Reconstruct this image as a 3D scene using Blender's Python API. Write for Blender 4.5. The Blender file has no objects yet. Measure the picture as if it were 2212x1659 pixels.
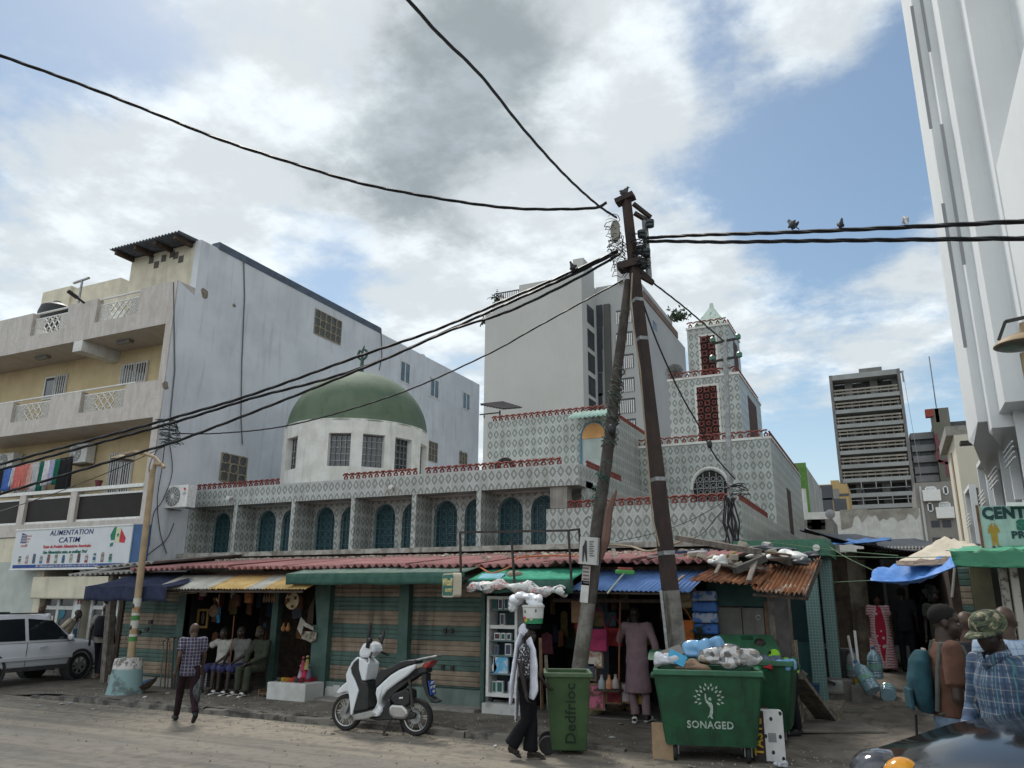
import bpy, math, random
from mathutils import Vector as V, Matrix, Euler
from math import sin, cos, pi, radians as R, sqrt, atan2, floor
random.seed(7)
SC = bpy.context.scene; COL = SC.collection
# ------------------------------------------------------------------ surveyed camera (used to turn measured sight lines into positions on real planes)
CF, CP, CR, CH, HZ = 1675.0, R(15.55), R(-.4), R(25.64), 2.0
_fw = V((-sin(CH)*cos(CP), cos(CH)*cos(CP), sin(CP))); _r0 = V((cos(CH), sin(CH), 0)); _u0 = V((sin(CH)*sin(CP), -cos(CH)*sin(CP), cos(CP)))
_rt = _r0*cos(CR)-_u0*sin(CR); _up = _r0*sin(CR)+_u0*cos(CR); EYE = V((0, 0, HZ))
def ray(px, py): return _fw + _rt*((px-1106)/CF) + _up*((829.5-py)/CF)
def oy(px, py, Y): r = ray(px, py); return EYE + r*(Y/r.y)
def ox(px, py, X): r = ray(px, py); return EYE + r*(X/r.x)
def oz(px, py, z): r = ray(px, py); return EYE + r*((z-HZ)/r.z)
def vplane(px, py, A, B):
 "sight line met with the upright plane through A and B"
 d = V((B.x-A.x, B.y-A.y, 0)); n = V((-d.y, d.x, 0)); r = ray(px, py); return EYE + r*((A-EYE).dot(n)/r.dot(n))
# ------------------------------------------------------------------ objects
W = {}
def T(name, label, cat, loc=(0, 0, 0), group=None):
 o = bpy.data.objects.new(name, None); COL.objects.link(o); o.location = loc; W[o] = V(loc)
 o.empty_display_size = .2; tag(o, label, cat, group); return o
def tag(o, label=None, cat=None, group=None, kind=None):
 for k, v in (('label', label), ('category', cat), ('group', group), ('kind', kind)):
  if v: o[k] = v
 return o
def put(o, loc, rz=0, s=1): o.location = loc; o.rotation_euler = (0, 0, rz); o.scale = (s, s, s); return o
def copy_tree(o, parent=None):
 c = o.copy(); COL.objects.link(c); c.parent = parent
 for ch in list(o.children): copy_tree(ch, c)
 return c
def setsm(me): me.polygons.foreach_set('use_smooth', [True]*len(me.polygons))
class MB:
 def __init__(s): s.v = []; s.f = []; s.m = []
 def add(s, vs, fs, m=0):
  k = len(s.v); s.v += [tuple(p) for p in vs]; s.f += [tuple(i+k for i in f) for f in fs]; s.m += [m]*len(fs); return s
 def hexa(s, p, m=0): return s.add(p, [(0, 3, 2, 1), (4, 5, 6, 7), (0, 1, 5, 4), (1, 2, 6, 5), (2, 3, 7, 6), (3, 0, 4, 7)], m)
 def box(s, x0, x1, y0, y1, z0, z1, m=0):
  return s.hexa([(x0, y0, z0), (x1, y0, z0), (x1, y1, z0), (x0, y1, z0), (x0, y0, z1), (x1, y0, z1), (x1, y1, z1), (x0, y1, z1)], m)
 def obox(s, c, d, rot=(0, 0, 0), m=0):
  e = Euler(rot).to_matrix(); c = V(c); h = V(d)/2
  return s.hexa([c+e@V((a*h.x, b*h.y, z*h.z)) for z in (-1, 1) for a, b in ((-1, -1), (1, -1), (1, 1), (-1, 1))], m)
 def bar(s, p, q, w, h=None, m=0, up=(0, 0, 1)):
  p, q = V(p), V(q); h = h or w; d = (q-p).normalized(); a = d.cross(V(up))
  if a.length < 1e-3: a = d.cross(V((1, 0, 0)))
  a.normalize(); b = a.cross(d); a *= w/2; b *= h/2
  return s.hexa([p-a-b, p+a-b, p+a+b, p-a+b, q-a-b, q+a-b, q+a+b, q-a+b], m)
 def tube(s, pts, r, n=6, m=0, sq=(1, 1)):
  pts = [V(p) for p in pts]; L = len(pts); rs = r if isinstance(r, (list, tuple)) else [r]*L; vs = []; a = None
  for i, p in enumerate(pts):
   d = (pts[min(i+1, L-1)]-pts[max(i-1, 0)])
   d = d.normalized() if d.length > 1e-9 else V((0, 0, 1))
   if a is None: a = d.cross(V((0, 0, 1)) if abs(d.z) < .9 else V((1, 0, 0)))
   a = a-d*a.dot(d); a.normalize(); b = d.cross(a)
   vs += [p+(a*cos(2*pi*k/n)*sq[0]+b*sin(2*pi*k/n)*sq[1])*rs[i] for k in range(n)]
  fs = [(i*n+k, i*n+(k+1) % n, (i+1)*n+(k+1) % n, (i+1)*n+k) for i in range(L-1) for k in range(n)]
  fs += [tuple(range(n))[::-1], tuple((L-1)*n+k for k in range(n))]
  return s.add(vs, fs, m)
 def lathe(s, prof, c=(0, 0, 0), n=16, m=0, ax='z', sx=1, sy=1, a0=0, a1=2*pi, cap=1):
  c = V(c); vs = []; full = abs(a1-a0-2*pi) < 1e-6; N = n if full else n+1
  for r, z in prof:
   for k in range(N):
    t = a0+(a1-a0)*k/n; p = (r*cos(t)*sx, r*sin(t)*sy, z)
    if ax == 'y': p = (p[0], p[2], p[1])
    if ax == 'x': p = (p[2], p[0], p[1])
    vs.append(c+V(p))
  fs = [(i*N+k, i*N+(k+1) % N, (i+1)*N+(k+1) % N, (i+1)*N+k) for i in range(len(prof)-1) for k in range(N if full else N-1)]
  if full and cap:
   if prof[0][0] > 1e-6: fs.append(tuple(range(N))[::-1])
   if prof[-1][0] > 1e-6: fs.append(tuple((len(prof)-1)*N+k for k in range(N)))
  return s.add(vs, fs, m)
 def prism(s, poly, ax, d0, d1, m=0):
  def q(a, b, d): return {'y': (a, d, b), 'x': (d, a, b), 'z': (a, b, d)}[ax]
  n = len(poly); vs = [q(a, b, d0) for a, b in poly]+[q(a, b, d1) for a, b in poly]
  return s.add(vs, [tuple(range(n))[::-1], tuple(range(n, 2*n))]+[(i, (i+1) % n, n+(i+1) % n, n+i) for i in range(n)], m)
 def ell(s, c, r, rot=(0, 0, 0), nu=14, nv=9, m=0):
  e = Euler(rot).to_matrix(); c = V(c); vs = [c+e@V((0, 0, -r[2]))]
  for j in range(1, nv):
   t = -pi/2+pi*j/nv
   vs += [c+e@V((r[0]*cos(t)*cos(2*pi*k/nu), r[1]*cos(t)*sin(2*pi*k/nu), r[2]*sin(t))) for k in range(nu)]
  vs.append(c+e@V((0, 0, r[2]))); fs = [(0, 1+(k+1) % nu, 1+k) for k in range(nu)]
  for j in range(nv-2): fs += [(1+j*nu+k, 1+j*nu+(k+1) % nu, 1+(j+1)*nu+(k+1) % nu, 1+(j+1)*nu+k) for k in range(nu)]
  t = 1+(nv-2)*nu; fs += [(t+k, t+(k+1) % nu, len(vs)-1) for k in range(nu)]
  return s.add(vs, fs, m)
 def grid(s, g, m=0):
  a, b = len(g), len(g[0]); return s.add([p for r in g for p in r], [(i*b+j, i*b+j+1, (i+1)*b+j+1, (i+1)*b+j) for i in range(a-1) for j in range(b-1)], m)
 def ring(s, c, R_, r, ax='y', n=12, k=5, m=0, a0=0, a1=2*pi):
  c = V(c); pts = []
  for i in range(n+1):
   t = a0+(a1-a0)*i/n; u = (R_*cos(t), R_*sin(t))
   pts.append(c+{'y': V((u[0], 0, u[1])), 'x': V((0, u[0], u[1])), 'z': V((u[0], u[1], 0))}[ax])
  return s.tube(pts, r, k, m)
 def build(s, name, mat, parent=None, smooth=False, bevel=0, solid=0, sub=0, base=None, rough=0):
  me = bpy.data.meshes.new(name); off = W[parent] if parent else V(base or (0, 0, 0))
  me.from_pydata([(p[0]-off.x, p[1]-off.y, p[2]-off.z) for p in s.v], [], s.f)
  mats = mat if isinstance(mat, (list, tuple)) else [mat]
  for x in mats: me.materials.append(x)
  if len(mats) > 1: me.polygons.foreach_set('material_index', s.m)
  if smooth: setsm(me)
  o = bpy.data.objects.new(name, me); COL.objects.link(o)
  if parent: o.parent = parent
  else: o.location = off
  W[o] = off
  if solid: d = o.modifiers.new('Solidify', 'SOLIDIFY'); d.thickness = solid; d.offset = 0
  if bevel: d = o.modifiers.new('Bevel', 'BEVEL'); d.width = bevel; d.segments = 2; d.limit_method = 'ANGLE'; d.angle_limit = R(40)
  if sub: d = o.modifiers.new('Subsurf', 'SUBSURF'); d.levels = sub; d.render_levels = sub
  if smooth and not sub:
   try:
    me.set_sharp_from_angle(angle=R(42))
   except Exception: pass
  return o
 def solo(s, name, mat, label, cat, group=None, base=None, **k):
  if base is None:
   xs = [p[0] for p in s.v]; ys = [p[1] for p in s.v]; zs = [p[2] for p in s.v]
   base = ((min(xs)+max(xs))/2, (min(ys)+max(ys))/2, min(zs))
  return tag(s.build(name, mat, base=base, **k), label, cat, group)
 def struct(s, name, mat, **k): return tag(s.build(name, mat, **k), kind='structure')
def text(body, loc, size, mat, parent, rz=0, rx=pi/2, shear=0, bold=0, xs=1, align='CENTER', ex=.004, ry=0):
 c = bpy.data.curves.new('lettering', 'FONT'); c.body = body; c.size = size; c.align_x = align; c.align_y = 'CENTER'; c.extrude = ex; c.shear = shear; c.offset = bold
 c.resolution_u = 3; c.space_character = 1.08; c.materials.append(mat); o = bpy.data.objects.new('lettering', c); COL.objects.link(o)
 o.location = V(loc)-W[parent]; o.rotation_euler = (rx, ry, rz); o.scale = (xs, 1, 1); o.parent = parent; W[o] = V(loc); return o
# ------------------------------------------------------------------ materials
class N:
 def __init__(s, nt): s.nt = nt
 def n(s, t, **k):
  x = s.nt.nodes.new(t)
  for a, b in k.items(): setattr(x, a, b)
  return x
 def link(s, a, b):
  if isinstance(a, (int, float)): b.default_value = a
  elif isinstance(a, (tuple, list)): b.default_value = tuple(a)+((1,) if len(a) == 3 and len(b.default_value) == 4 else ())
  else: s.nt.links.new(a, b)
 def m(s, op, a, b=0.0, c=0.0, clamp=False):
  x = s.n('ShaderNodeMath', operation=op, use_clamp=clamp)
  for i, q in enumerate((a, b, c)): s.link(q, x.inputs[i])
  return x.outputs[0]
 def vm(s, op, a, b=(0, 0, 0)):
  x = s.n('ShaderNodeVectorMath', operation=op); s.link(a, x.inputs[0])
  if op == 'SCALE': s.link(b, x.inputs['Scale'])
  else: s.link(b, x.inputs[1])
  return x.outputs['Value' if op in ('DOT_PRODUCT', 'LENGTH') else 'Vector']
 def mix(s, f, a, b):
  x = s.n('ShaderNodeMix', data_type='RGBA'); s.link(f, x.inputs[0]); s.link(a, x.inputs[6]); s.link(b, x.inputs[7]); return x.outputs[2]
 def sep(s, a): x = s.n('ShaderNodeSeparateXYZ'); s.link(a, x.inputs[0]); return x.outputs
 def comb(s, a, b, c):
  x = s.n('ShaderNodeCombineXYZ')
  for i, q in enumerate((a, b, c)): s.link(q, x.inputs[i])
  return x.outputs[0]
 def noise(s, vec, scale, detail=4, rough=.55, dist=0):
  x = s.n('ShaderNodeTexNoise'); s.link(vec, x.inputs['Vector']); x.inputs['Scale'].default_value = scale; x.inputs['Detail'].default_value = detail
  x.inputs['Roughness'].default_value = rough; x.inputs['Distortion'].default_value = dist; return x.outputs[0]
 def step(s, a, lo, hi):
  x = s.n('ShaderNodeMapRange', interpolation_type='SMOOTHSTEP'); s.link(a, x.inputs[0]); s.link(lo, x.inputs[1]); s.link(hi, x.inputs[2]); return x.outputs[0]
 def ramp(s, a, stops, mode='LINEAR'):
  x = s.n('ShaderNodeValToRGB'); s.link(a, x.inputs[0]); e = x.color_ramp.elements; x.color_ramp.interpolation = mode
  f4 = lambda c: (tuple(c)+(1,))[:4] if isinstance(c, tuple) else (c, c, c, 1)
  e[1].position = stops[-1][0]; e[1].color = f4(stops[-1][1]); e[0].position = stops[0][0]; e[0].color = f4(stops[0][1])
  for p, c in stops[1:-1]: e.new(p).color = f4(c)
  return x.outputs[0]
 def coord(s): return s.n('ShaderNodeTexCoord').outputs['Object']
def newmat(name):
 m = bpy.data.materials.new(name); m.use_nodes = True; b = m.node_tree.nodes['Principled BSDF']; return m, N(m.node_tree), b
_cache = {}
def mat(name, c, c2=None, sc=4, rough=.8, metal=0, bump=0, bs=60, streak=0, spec=.4, coat=0, alpha=1, trans=0, lo=.35, hi=.65, sheen=0):
 if name in _cache: return _cache[name]
 m, g, b = newmat(name); co = g.coord()
 c2 = c2 or tuple(x*.8 for x in c)
 col = g.mix(g.step(g.noise(co, sc, 6, .6), lo, hi), c, c2)
 if streak:
  x = g.sep(co); st = g.noise(g.comb(g.m('MULTIPLY', x[0], 5.), g.m('MULTIPLY', x[1], 5.), g.m('MULTIPLY', x[2], .45)), 1.0, 5, .65)
  col = g.mix(g.m('MULTIPLY', g.step(st, .5, .75), streak), col, tuple(q*.35 for q in c2))
 g.link(col, b.inputs['Base Color']); b.inputs['Roughness'].default_value = rough; b.inputs['Metallic'].default_value = metal
 b.inputs['Specular IOR Level'].default_value = spec; b.inputs['Coat Weight'].default_value = coat; b.inputs['Alpha'].default_value = alpha
 b.inputs['Transmission Weight'].default_value = trans
 if bump:
  bn = g.n('ShaderNodeBump'); bn.inputs['Strength'].default_value = bump; bn.inputs['Distance'].default_value = .02
  g.link(g.noise(co, bs, 4), bn.inputs['Height']); g.link(bn.outputs[0], b.inputs['Normal'])
 _cache[name] = m; return m
def plaid(name, base, bands, k=1.0, rough=.85):
 "checked cloth: bands = (axis, period, offset, width, colour, amount)"
 m, g, b = newmat(name); x = g.sep(g.coord()); col = base
 ang = g.m('MULTIPLY', g.m('ARCTAN2', x[0], x[1]), .16)
 for ax, per, off, w, c, am in bands:
  src = {'x': x[0], 'y': x[1], 'z': x[2], 'a': ang}[ax]
  f = g.m('FRACT', g.m('ADD', g.m('DIVIDE', src, per*k), off)); d = g.m('ABSOLUTE', g.m('SUBTRACT', f, .5))
  col = g.mix(g.m('MULTIPLY', g.step(d, w/2+.03, w/2-.03), am), col, c)
 n = g.noise(g.coord(), 9, 4); col = g.mix(g.m('MULTIPLY', g.step(n, .45, .7), .35), col, tuple(q*.4 for q in base))
 g.link(col, b.inputs['Base Color']); b.inputs['Roughness'].default_value = rough; return m
def tile_mat():
 m, g, b = newmat('tile_cladding'); co = g.coord(); x = g.sep(co)
 u = g.m('ADD', x[0], x[1])
 fx = g.m('MULTIPLY', g.m('ABSOLUTE', g.m('SUBTRACT', g.m('FRACT', g.m('DIVIDE', u, .2)), .5)), 2)
 fz = g.m('MULTIPLY', g.m('ABSOLUTE', g.m('SUBTRACT', g.m('FRACT', g.m('DIVIDE', g.m('ADD', x[2], .07), .3)), .5)), 2)
 d = g.m('POWER', g.m('ADD', g.m('POWER', fx, 1.18), g.m('POWER', fz, 1.18)), .8475)
 sc = g.m('MULTIPLY', g.m('COSINE', g.m('MULTIPLY', g.m('SUBTRACT', fx, fz), 19.)), .035)
 d = g.m('ADD', d, sc)
 fine = g.noise(co, 70, 3, .7); d2 = g.m('ADD', d, g.m('MULTIPLY', g.m('SUBTRACT', fine, .5), .08))
 dk, md, lt, vl = (.20, .22, .20), (.33, .35, .335), (.45, .47, .455), (.58, .60, .585)
 col = g.ramp(g.m('MULTIPLY', d2, .5), [(0, md), (.05, lt), (.075, md), (.12, md), (.15, vl), (.18, lt), (.20, dk), (.462, dk), (.475, vl), (.505, vl), (.53, md), (.62, lt), (.72, md), (.85, lt), (1, md)])
 # grout lines between tiles and grime
 gx = g.m('FRACT', g.m('DIVIDE', u, .2)); gz = g.m('FRACT', g.m('DIVIDE', g.m('ADD', x[2], .22), .3))
 gr = g.m('MAXIMUM', g.step(gx, .015, .005), g.step(gz, .012, .004))
 col = g.mix(g.m('MULTIPLY', gr, .5), col, (.22, .22, .2))
 st = g.noise(g.comb(g.m('MULTIPLY', u, 4.), 0.0, g.m('MULTIPLY', x[2], .5)), 1, 5, .65)
 col = g.mix(g.m('MULTIPLY', g.step(st, .46, .72), .5), col, (.17, .17, .14))
 cell = g.noise(g.comb(g.m('FLOOR', g.m('DIVIDE', u, .2)), 0.0, g.m('FLOOR', g.m('DIVIDE', g.m('ADD', x[2], .22), .3))), 3.3, 0)
 col = g.mix(g.m('MULTIPLY', g.step(cell, .4, .7), .26), col, (.12, .12, .1))
 g.link(col, b.inputs['Base Color']); b.inputs['Roughness'].default_value = .38; b.inputs['Specular IOR Level'].default_value = .4
 return m
TILE = tile_mat()
WHITE = mat('white_render', (.62, .64, .67), (.53, .55, .58), .7, .9, bump=.2, bs=8, streak=.3)
WHITE2 = mat('old_whitewash', (.66, .66, .63), (.55, .54, .5), 2.5, .9, bump=.25, bs=25, streak=.35)
REDC = mat('terracotta', (.23, .065, .05), (.13, .035, .03), 9, .85, bump=.15)
DOME = mat('dome_green_paint', (.105, .145, .095), (.08, .118, .075), 1.3, .75, bump=.2, bs=9, streak=.3)
TEAL = mat('teal_joinery', (.02, .055, .065), (.012, .03, .04), 6, .55)
TEALG = mat('teal_grille', (.09, .20, .22), (.06, .15, .17), 20, .55)
BLACK = mat('black_plastic', (.012, .012, .013), (.02, .02, .02), 30, .5)
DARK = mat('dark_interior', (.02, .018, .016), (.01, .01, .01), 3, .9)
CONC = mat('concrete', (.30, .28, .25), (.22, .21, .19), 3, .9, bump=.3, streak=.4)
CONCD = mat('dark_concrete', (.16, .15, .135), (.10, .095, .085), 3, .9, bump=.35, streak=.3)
CREAM = mat('cream_render', (.62, .57, .45), (.52, .48, .38), 2, .9, bump=.1, streak=.25)
YEL = mat('ochre_render', (.58, .47, .29), (.51, .40, .24), 1.5, .9, bump=.1, streak=.2)
def marble():
 m, g, b = newmat('marble_cladding'); co = g.coord(); x = g.sep(co)
 v = g.noise(g.comb(g.m('MULTIPLY', x[0], 2.2), x[1], g.m('MULTIPLY', x[2], .7)), 1.6, 6, .7, 1.2)
 col = g.ramp(v, [(.3, (.33, .295, .265)), (.5, (.42, .375, .34)), (.6, (.48, .44, .41)), (.64, (.38, .34, .31)), (.8, (.43, .39, .355))])
 j = g.m('MAXIMUM', g.step(g.m('FRACT', g.m('DIVIDE', x[2], .45)), .02, .008), g.step(g.m('FRACT', g.m('DIVIDE', x[0], .6)), .012, .005))
 g.link(g.mix(g.m('MULTIPLY', j, .4), col, (.2, .18, .16)), b.inputs['Base Color']); b.inputs['Roughness'].default_value = .45; return m
MARB = marble()
METW = mat('white_metal', (.7, .7, .68), (.58, .57, .55), 12, .5)
METG = mat('grey_metal', (.3, .31, .31), (.2, .2, .2), 12, .45, .6)
METD = mat('dark_metal', (.045, .04, .038), (.03, .025, .022), 10, .6, .3)
GLASS = mat('dark_glass', (.03, .038, .045), (.02, .024, .03), 2, .08, spec=.8)
GLASB = mat('sky_glass', (.10, .14, .17), (.06, .08, .1), 3, .1, spec=.8)
RUST = mat('rust_iron', (.19, .085, .045), (.09, .045, .03), 5, .9, .1, bump=.2)
WOOD = mat('grey_wood', (.19, .165, .14), (.10, .085, .07), 8, .9, bump=.4, streak=.5)
WOODD = mat('dark_wood', (.075, .05, .036), (.04, .028, .022), 8, .85, bump=.3, streak=.4)
WOODB = mat('brown_wood', (.16, .095, .05), (.09, .05, .03), 10, .7, streak=.3)
GREENP = mat('green_paint', (.062, .108, .09), (.038, .08, .066), 5, .7, streak=.35, bump=.1)
CABLE = mat('black_cable', (.01, .01, .012), (.015, .015, .018), 20, .5)
RUBBER = mat('rubber', (.014, .014, .014), (.022, .021, .02), 20, .85)
def skin(n, c): return mat('skin_'+n, c, tuple(x*.72 for x in c), 14, .5, spec=.35)
SK1 = skin('dark', (.042, .025, .018)); SK2 = skin('brown', (.075, .042, .028)); SK3 = skin('deep', (.028, .018, .014))
def cl(n, c, c2=None, r=.9): return mat('cloth_'+n, c, c2 or tuple(x*.72 for x in c), 7, r, bump=.25, bs=30, spec=.2)
# ------------------------------------------------------------------ camera, sun, sky
cam = bpy.data.cameras.new('camera'); co_ = bpy.data.objects.new('camera', cam); COL.objects.link(co_)
cam.sensor_width = 36; cam.lens = CF/2212*36; cam.clip_start = .1; cam.clip_end = 6000
co_.matrix_world = Matrix(((_rt.x, _up.x, -_fw.x, EYE.x), (_rt.y, _up.y, -_fw.y, EYE.y), (_rt.z, _up.z, -_fw.z, EYE.z), (0, 0, 0, 1)))
SC.camera = co_
SUN = V((-.42, .40, .82)).normalized()
sl = bpy.data.lights.new('sun', 'SUN'); so = bpy.data.objects.new('sun', sl); COL.objects.link(so)
sl.energy = 2.3; sl.angle = R(11); sl.color = (1, .955, .88); so.rotation_euler = (-SUN).to_track_quat('-Z', 'Y').to_euler(); so.location = (0, 0, 80)
wd = bpy.data.worlds.new('World'); SC.world = wd; wd.use_nodes = True
g = N(wd.node_tree); bg = wd.node_tree.nodes['Background']
sky = g.n('ShaderNodeTexSky'); sky.sky_type = 'NISHITA'; sky.sun_disc = False; sky.sun_elevation = math.asin(SUN.z); sky.sun_rotation = atan2(SUN.x, SUN.y)
sky.air_density = 1.0; sky.dust_density = .6; sky.ozone_density = 2.0
d = g.n('ShaderNodeTexCoord').outputs['Generated']; x = g.sep(d)
den = g.m('ADD', g.m('MAXIMUM', x[2], 0.0), .16)
p = g.comb(g.m('DIVIDE', x[0], den), g.m('DIVIDE', x[1], den), 0.0)
w1 = g.noise(p, .8, 10, .6, .1)
w2 = g.noise(g.vm('ADD', p, (7.3, 2.1, 0.0)), 3.4, 11, .62, .12)
def blob_(px, py, k):
 u = ray(px, py).normalized(); return g.m('POWER', g.m('MAXIMUM', g.vm('DOT_PRODUCT', d, tuple(u)), 0.0), k)
bias = g.m('MULTIPLY', blob_(850, 250, 9), .15)
for px, py, k, a in ((1800, 330, 50, -.24), (1500, 600, 160, .11), (1430, 180, 260, .16), (80, 160, 90, -.20), (330, 60, 200, -.08), (560, 200, 400, .08), (560, 640, 260, .05), (1560, 100, 500, -.10), (1250, 60, 200, .06), (620, 570, 260, -.12), (1700, 720, 160, .07), (1960, 560, 260, .10), (1900, 860, 160, .08),
                     (300, 480, 60, .12), (1740, 40, 220, .22), (420, 110, 300, -.05), (700, 640, 150, -.05), (1750, 1000, 120, -.12), (1000, 720, 200, .05), (1250, 520, 100, .09)):
 bias = g.m('ADD', bias, g.m('MULTIPLY', blob_(px, py, k), a))
q = g.m('ADD', g.m('ADD', g.m('MULTIPLY', w1, .52), g.m('MULTIPLY', w2, .48)), bias); glow = g.m('MULTIPLY', g.step(g.noise(g.vm('ADD', p, (3.1, 9.4, 0.0)), 4.2, 8, .6), .45, .65), .32)
back = g.step(x[1], .1, -.35); mask = g.m('MAXIMUM', g.step(q, .47, .62), g.m('MULTIPLY', back, .9))
core = g.step(g.m('ADD', g.m('ADD', g.m('MULTIPLY', w1, .35), g.m('MULTIPLY', w2, .45)), g.m('ADD', g.m('MULTIPLY', blob_(1000, 130, 70), .24), g.m('MULTIPLY', blob_(820, 420, 120), .12))), .48, .64)
cloud = g.vm('SCALE', g.mix(core, (6.5, 7.0, 7.2), (3.0, 3.45, 3.65)), g.m('ADD', g.m('ADD', .93, glow), g.m('MULTIPLY', back, .6)))
skyc = g.vm('MULTIPLY', sky.outputs[0], (1.1, 1.1, .98))
hz_ = g.m('MULTIPLY', g.step(x[2], .30, .02), .55)
col = g.mix(g.m('MULTIPLY', mask, .93), g.mix(hz_, skyc, (5.0, 6.0, 7.0)), cloud)
g.link(col, bg.inputs[0]); bg.inputs[1].default_value = .1
SC.view_settings.view_transform = 'Standard'; SC.view_settings.look = 'None'; SC.view_settings.exposure = .28; SC.view_settings.gamma = 1
SC.render.film_transparent = False
try:
 SC.cycles.max_bounces = 6; SC.cycles.diffuse_bounces = 3; SC.cycles.glossy_bounces = 3; SC.cycles.transmission_bounces = 5; SC.cycles.transparent_max_bounces = 8; SC.cycles.use_denoising = True
except Exception: pass
# ------------------------------------------------------------------ ground
def asphalt():
 m, g, b = newmat('dusty_asphalt'); co = g.coord(); x = g.sep(co)
 big = g.noise(g.comb(g.m('MULTIPLY', x[0], .35), x[1], 0.0), .8, 6, .6); fine = g.noise(co, 55, 4, .7); mid = g.noise(co, 5, 5, .6)
 col = g.mix(g.step(big, .35, .65), (.135, .126, .112), (.20, .176, .143))
 dust = g.m('MULTIPLY', g.step(g.m('ADD', x[1], g.m('MULTIPLY', g.m('SUBTRACT', mid, .5), 5.0)), 8.0, 10.2), .8)
 col = g.mix(dust, col, (.265, .224, .17)); col = g.mix(g.m('MULTIPLY', g.step(mid, .47, .62), .65), col, (.10, .09, .078))
 crk = g.n('ShaderNodeTexVoronoi', feature='DISTANCE_TO_EDGE'); g.link(g.vm('ADD', co, g.vm('SCALE', g.comb(mid, mid, 0.0), .8)), crk.inputs['Vector']); crk.inputs['Scale'].default_value = .55
 col = g.mix(g.m('MULTIPLY', g.step(crk.outputs[0], .008, .002), .3), col, (.06, .055, .05))
 col = g.mix(g.m('MULTIPLY', g.step(fine, .48, .7), .5), col, (.06, .055, .048))
 gv = g.noise(co, 130, 2, .6); col = g.mix(g.m('MULTIPLY', g.step(gv, .6, .72), .5), col, (.36, .32, .26))
 tr = g.noise(g.comb(g.m('MULTIPLY', x[0], .12), g.m('MULTIPLY', x[1], 2.2), 0.0), 1.3, 4, .6); col = g.mix(g.m('MULTIPLY', g.step(tr, .46, .62), .5), col, (.075, .07, .062))
 g.link(col, b.inputs['Base Color']); b.inputs['Roughness'].default_value = .9
 bn = g.n('ShaderNodeBump'); bn.inputs['Strength'].default_value = .25; bn.inputs['Distance'].default_value = .02; g.link(fine, bn.inputs['Height']); g.link(bn.outputs[0], b.inputs['Normal']); return m
def paving():
 m, g, b = newmat('dirty_pavement'); co = g.coord(); x = g.sep(co)
 mid = g.noise(co, 2.2, 6, .65, .4); fine = g.noise(co, 45, 4, .7); st = g.noise(co, .9, 4, .6, .5)
 col = g.ramp(mid, [(.3, (.062, .052, .042)), (.46, (.115, .097, .078)), (.58, (.155, .132, .106)), (.75, (.20, .172, .14))])
 col = g.mix(g.m('MULTIPLY', g.step(st, .5, .66), .6), col, (.07, .062, .054))
 crk = g.n('ShaderNodeTexVoronoi', feature='DISTANCE_TO_EDGE'); g.link(g.vm('ADD', co, g.vm('SCALE', g.comb(mid, st, 0.0), .9)), crk.inputs['Vector']); crk.inputs['Scale'].default_value = .8
 col = g.mix(g.m('MULTIPLY', g.step(crk.outputs[0], .02, .004), .65), col, (.04, .036, .032))
 col = g.mix(g.m('MULTIPLY', g.step(fine, .52, .75), .35), col, (.28, .25, .21))
 g.link(col, b.inputs['Base Color']); b.inputs['Roughness'].default_value = .92
 bn = g.n('ShaderNodeBump'); bn.inputs['Strength'].default_value = .5; bn.inputs['Distance'].default_value = .03; g.link(mid, bn.inputs['Height']); g.link(bn.outputs[0], b.inputs['Normal']); return m
ASPH = asphalt(); PAVE = paving()
def sst(a, lo, hi): t = min(1, max(0, (a-lo)/(hi-lo))); return t*t*(3-2*t)
def gz(x, y):
 "height of the walked-on ground"
 k = .10*sst(x, -17.2, -15.4)*(1-sst(x, -5.2, -3.6)*(1-sst(y, 11.1, 13.2)))
 if y < 11.2: k = 0
 al = .52*sst(y, 13.0, 19.5)*sst(x, -3.2, -2.6) if y > 13 else 0
 return k+al
mb = MB().add([(-900, -600, -.03), (900, -600, -.03), (900, 1500, -.03), (-900, 1500, -.03)], [(0, 1, 2, 3)]); mb.struct('ground', ASPH)
mb = MB().add([(-60, -14, 0), (40, -14, 0), (40, 11.32, 0), (-60, 11.32, 0)], [(0, 1, 2, 3)]); mb.struct('road', ASPH)
rr = random.Random(3)
xs = [-34+i*.35 for i in range(130)]; ys = [11.2]+[11.3+i*.3 for i in range(46)]+[26, 30, 40, 70]
mb = MB().grid([[(X, Y, gz(X, Y)+.004+(rr.uniform(-.006, .008) if 11.3 < Y < 25 else 0)) for X in xs] for Y in ys]); mb.struct('pavement', PAVE, smooth=True)
# kerb: worn stones
mb = MB(); X = -16.2
while X < -4.2:
 L = rr.uniform(.7, 1.2); h = .105*sst(X, -17.2, -15.4)*(1-sst(X, -5.2, -3.6));
 n = 5; top = [(X+L*i/n-.005*(i == 0)+.005, h+rr.uniform(-.022, .012)) for i in range(n+1)]
 f = [11.10+rr.uniform(-.035, .02) for _ in top]
 vs = [];
 for (a, b), y0 in zip(top, f): vs += [(a, y0-.02, -.02), (a, y0, b*.8), (a, y0+.05, b), (a, 11.27, b+.004)]
 mb.add(vs, [(i*4+j, (i+1)*4+j, (i+1)*4+j+1, i*4+j+1) for i in range(n) for j in range(3)]); X += L
mb.struct('kerb', mat('kerb_stone', (.16, .145, .125), (.05, .046, .042), 3, .95, bump=.5, lo=.4, hi=.6))
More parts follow.
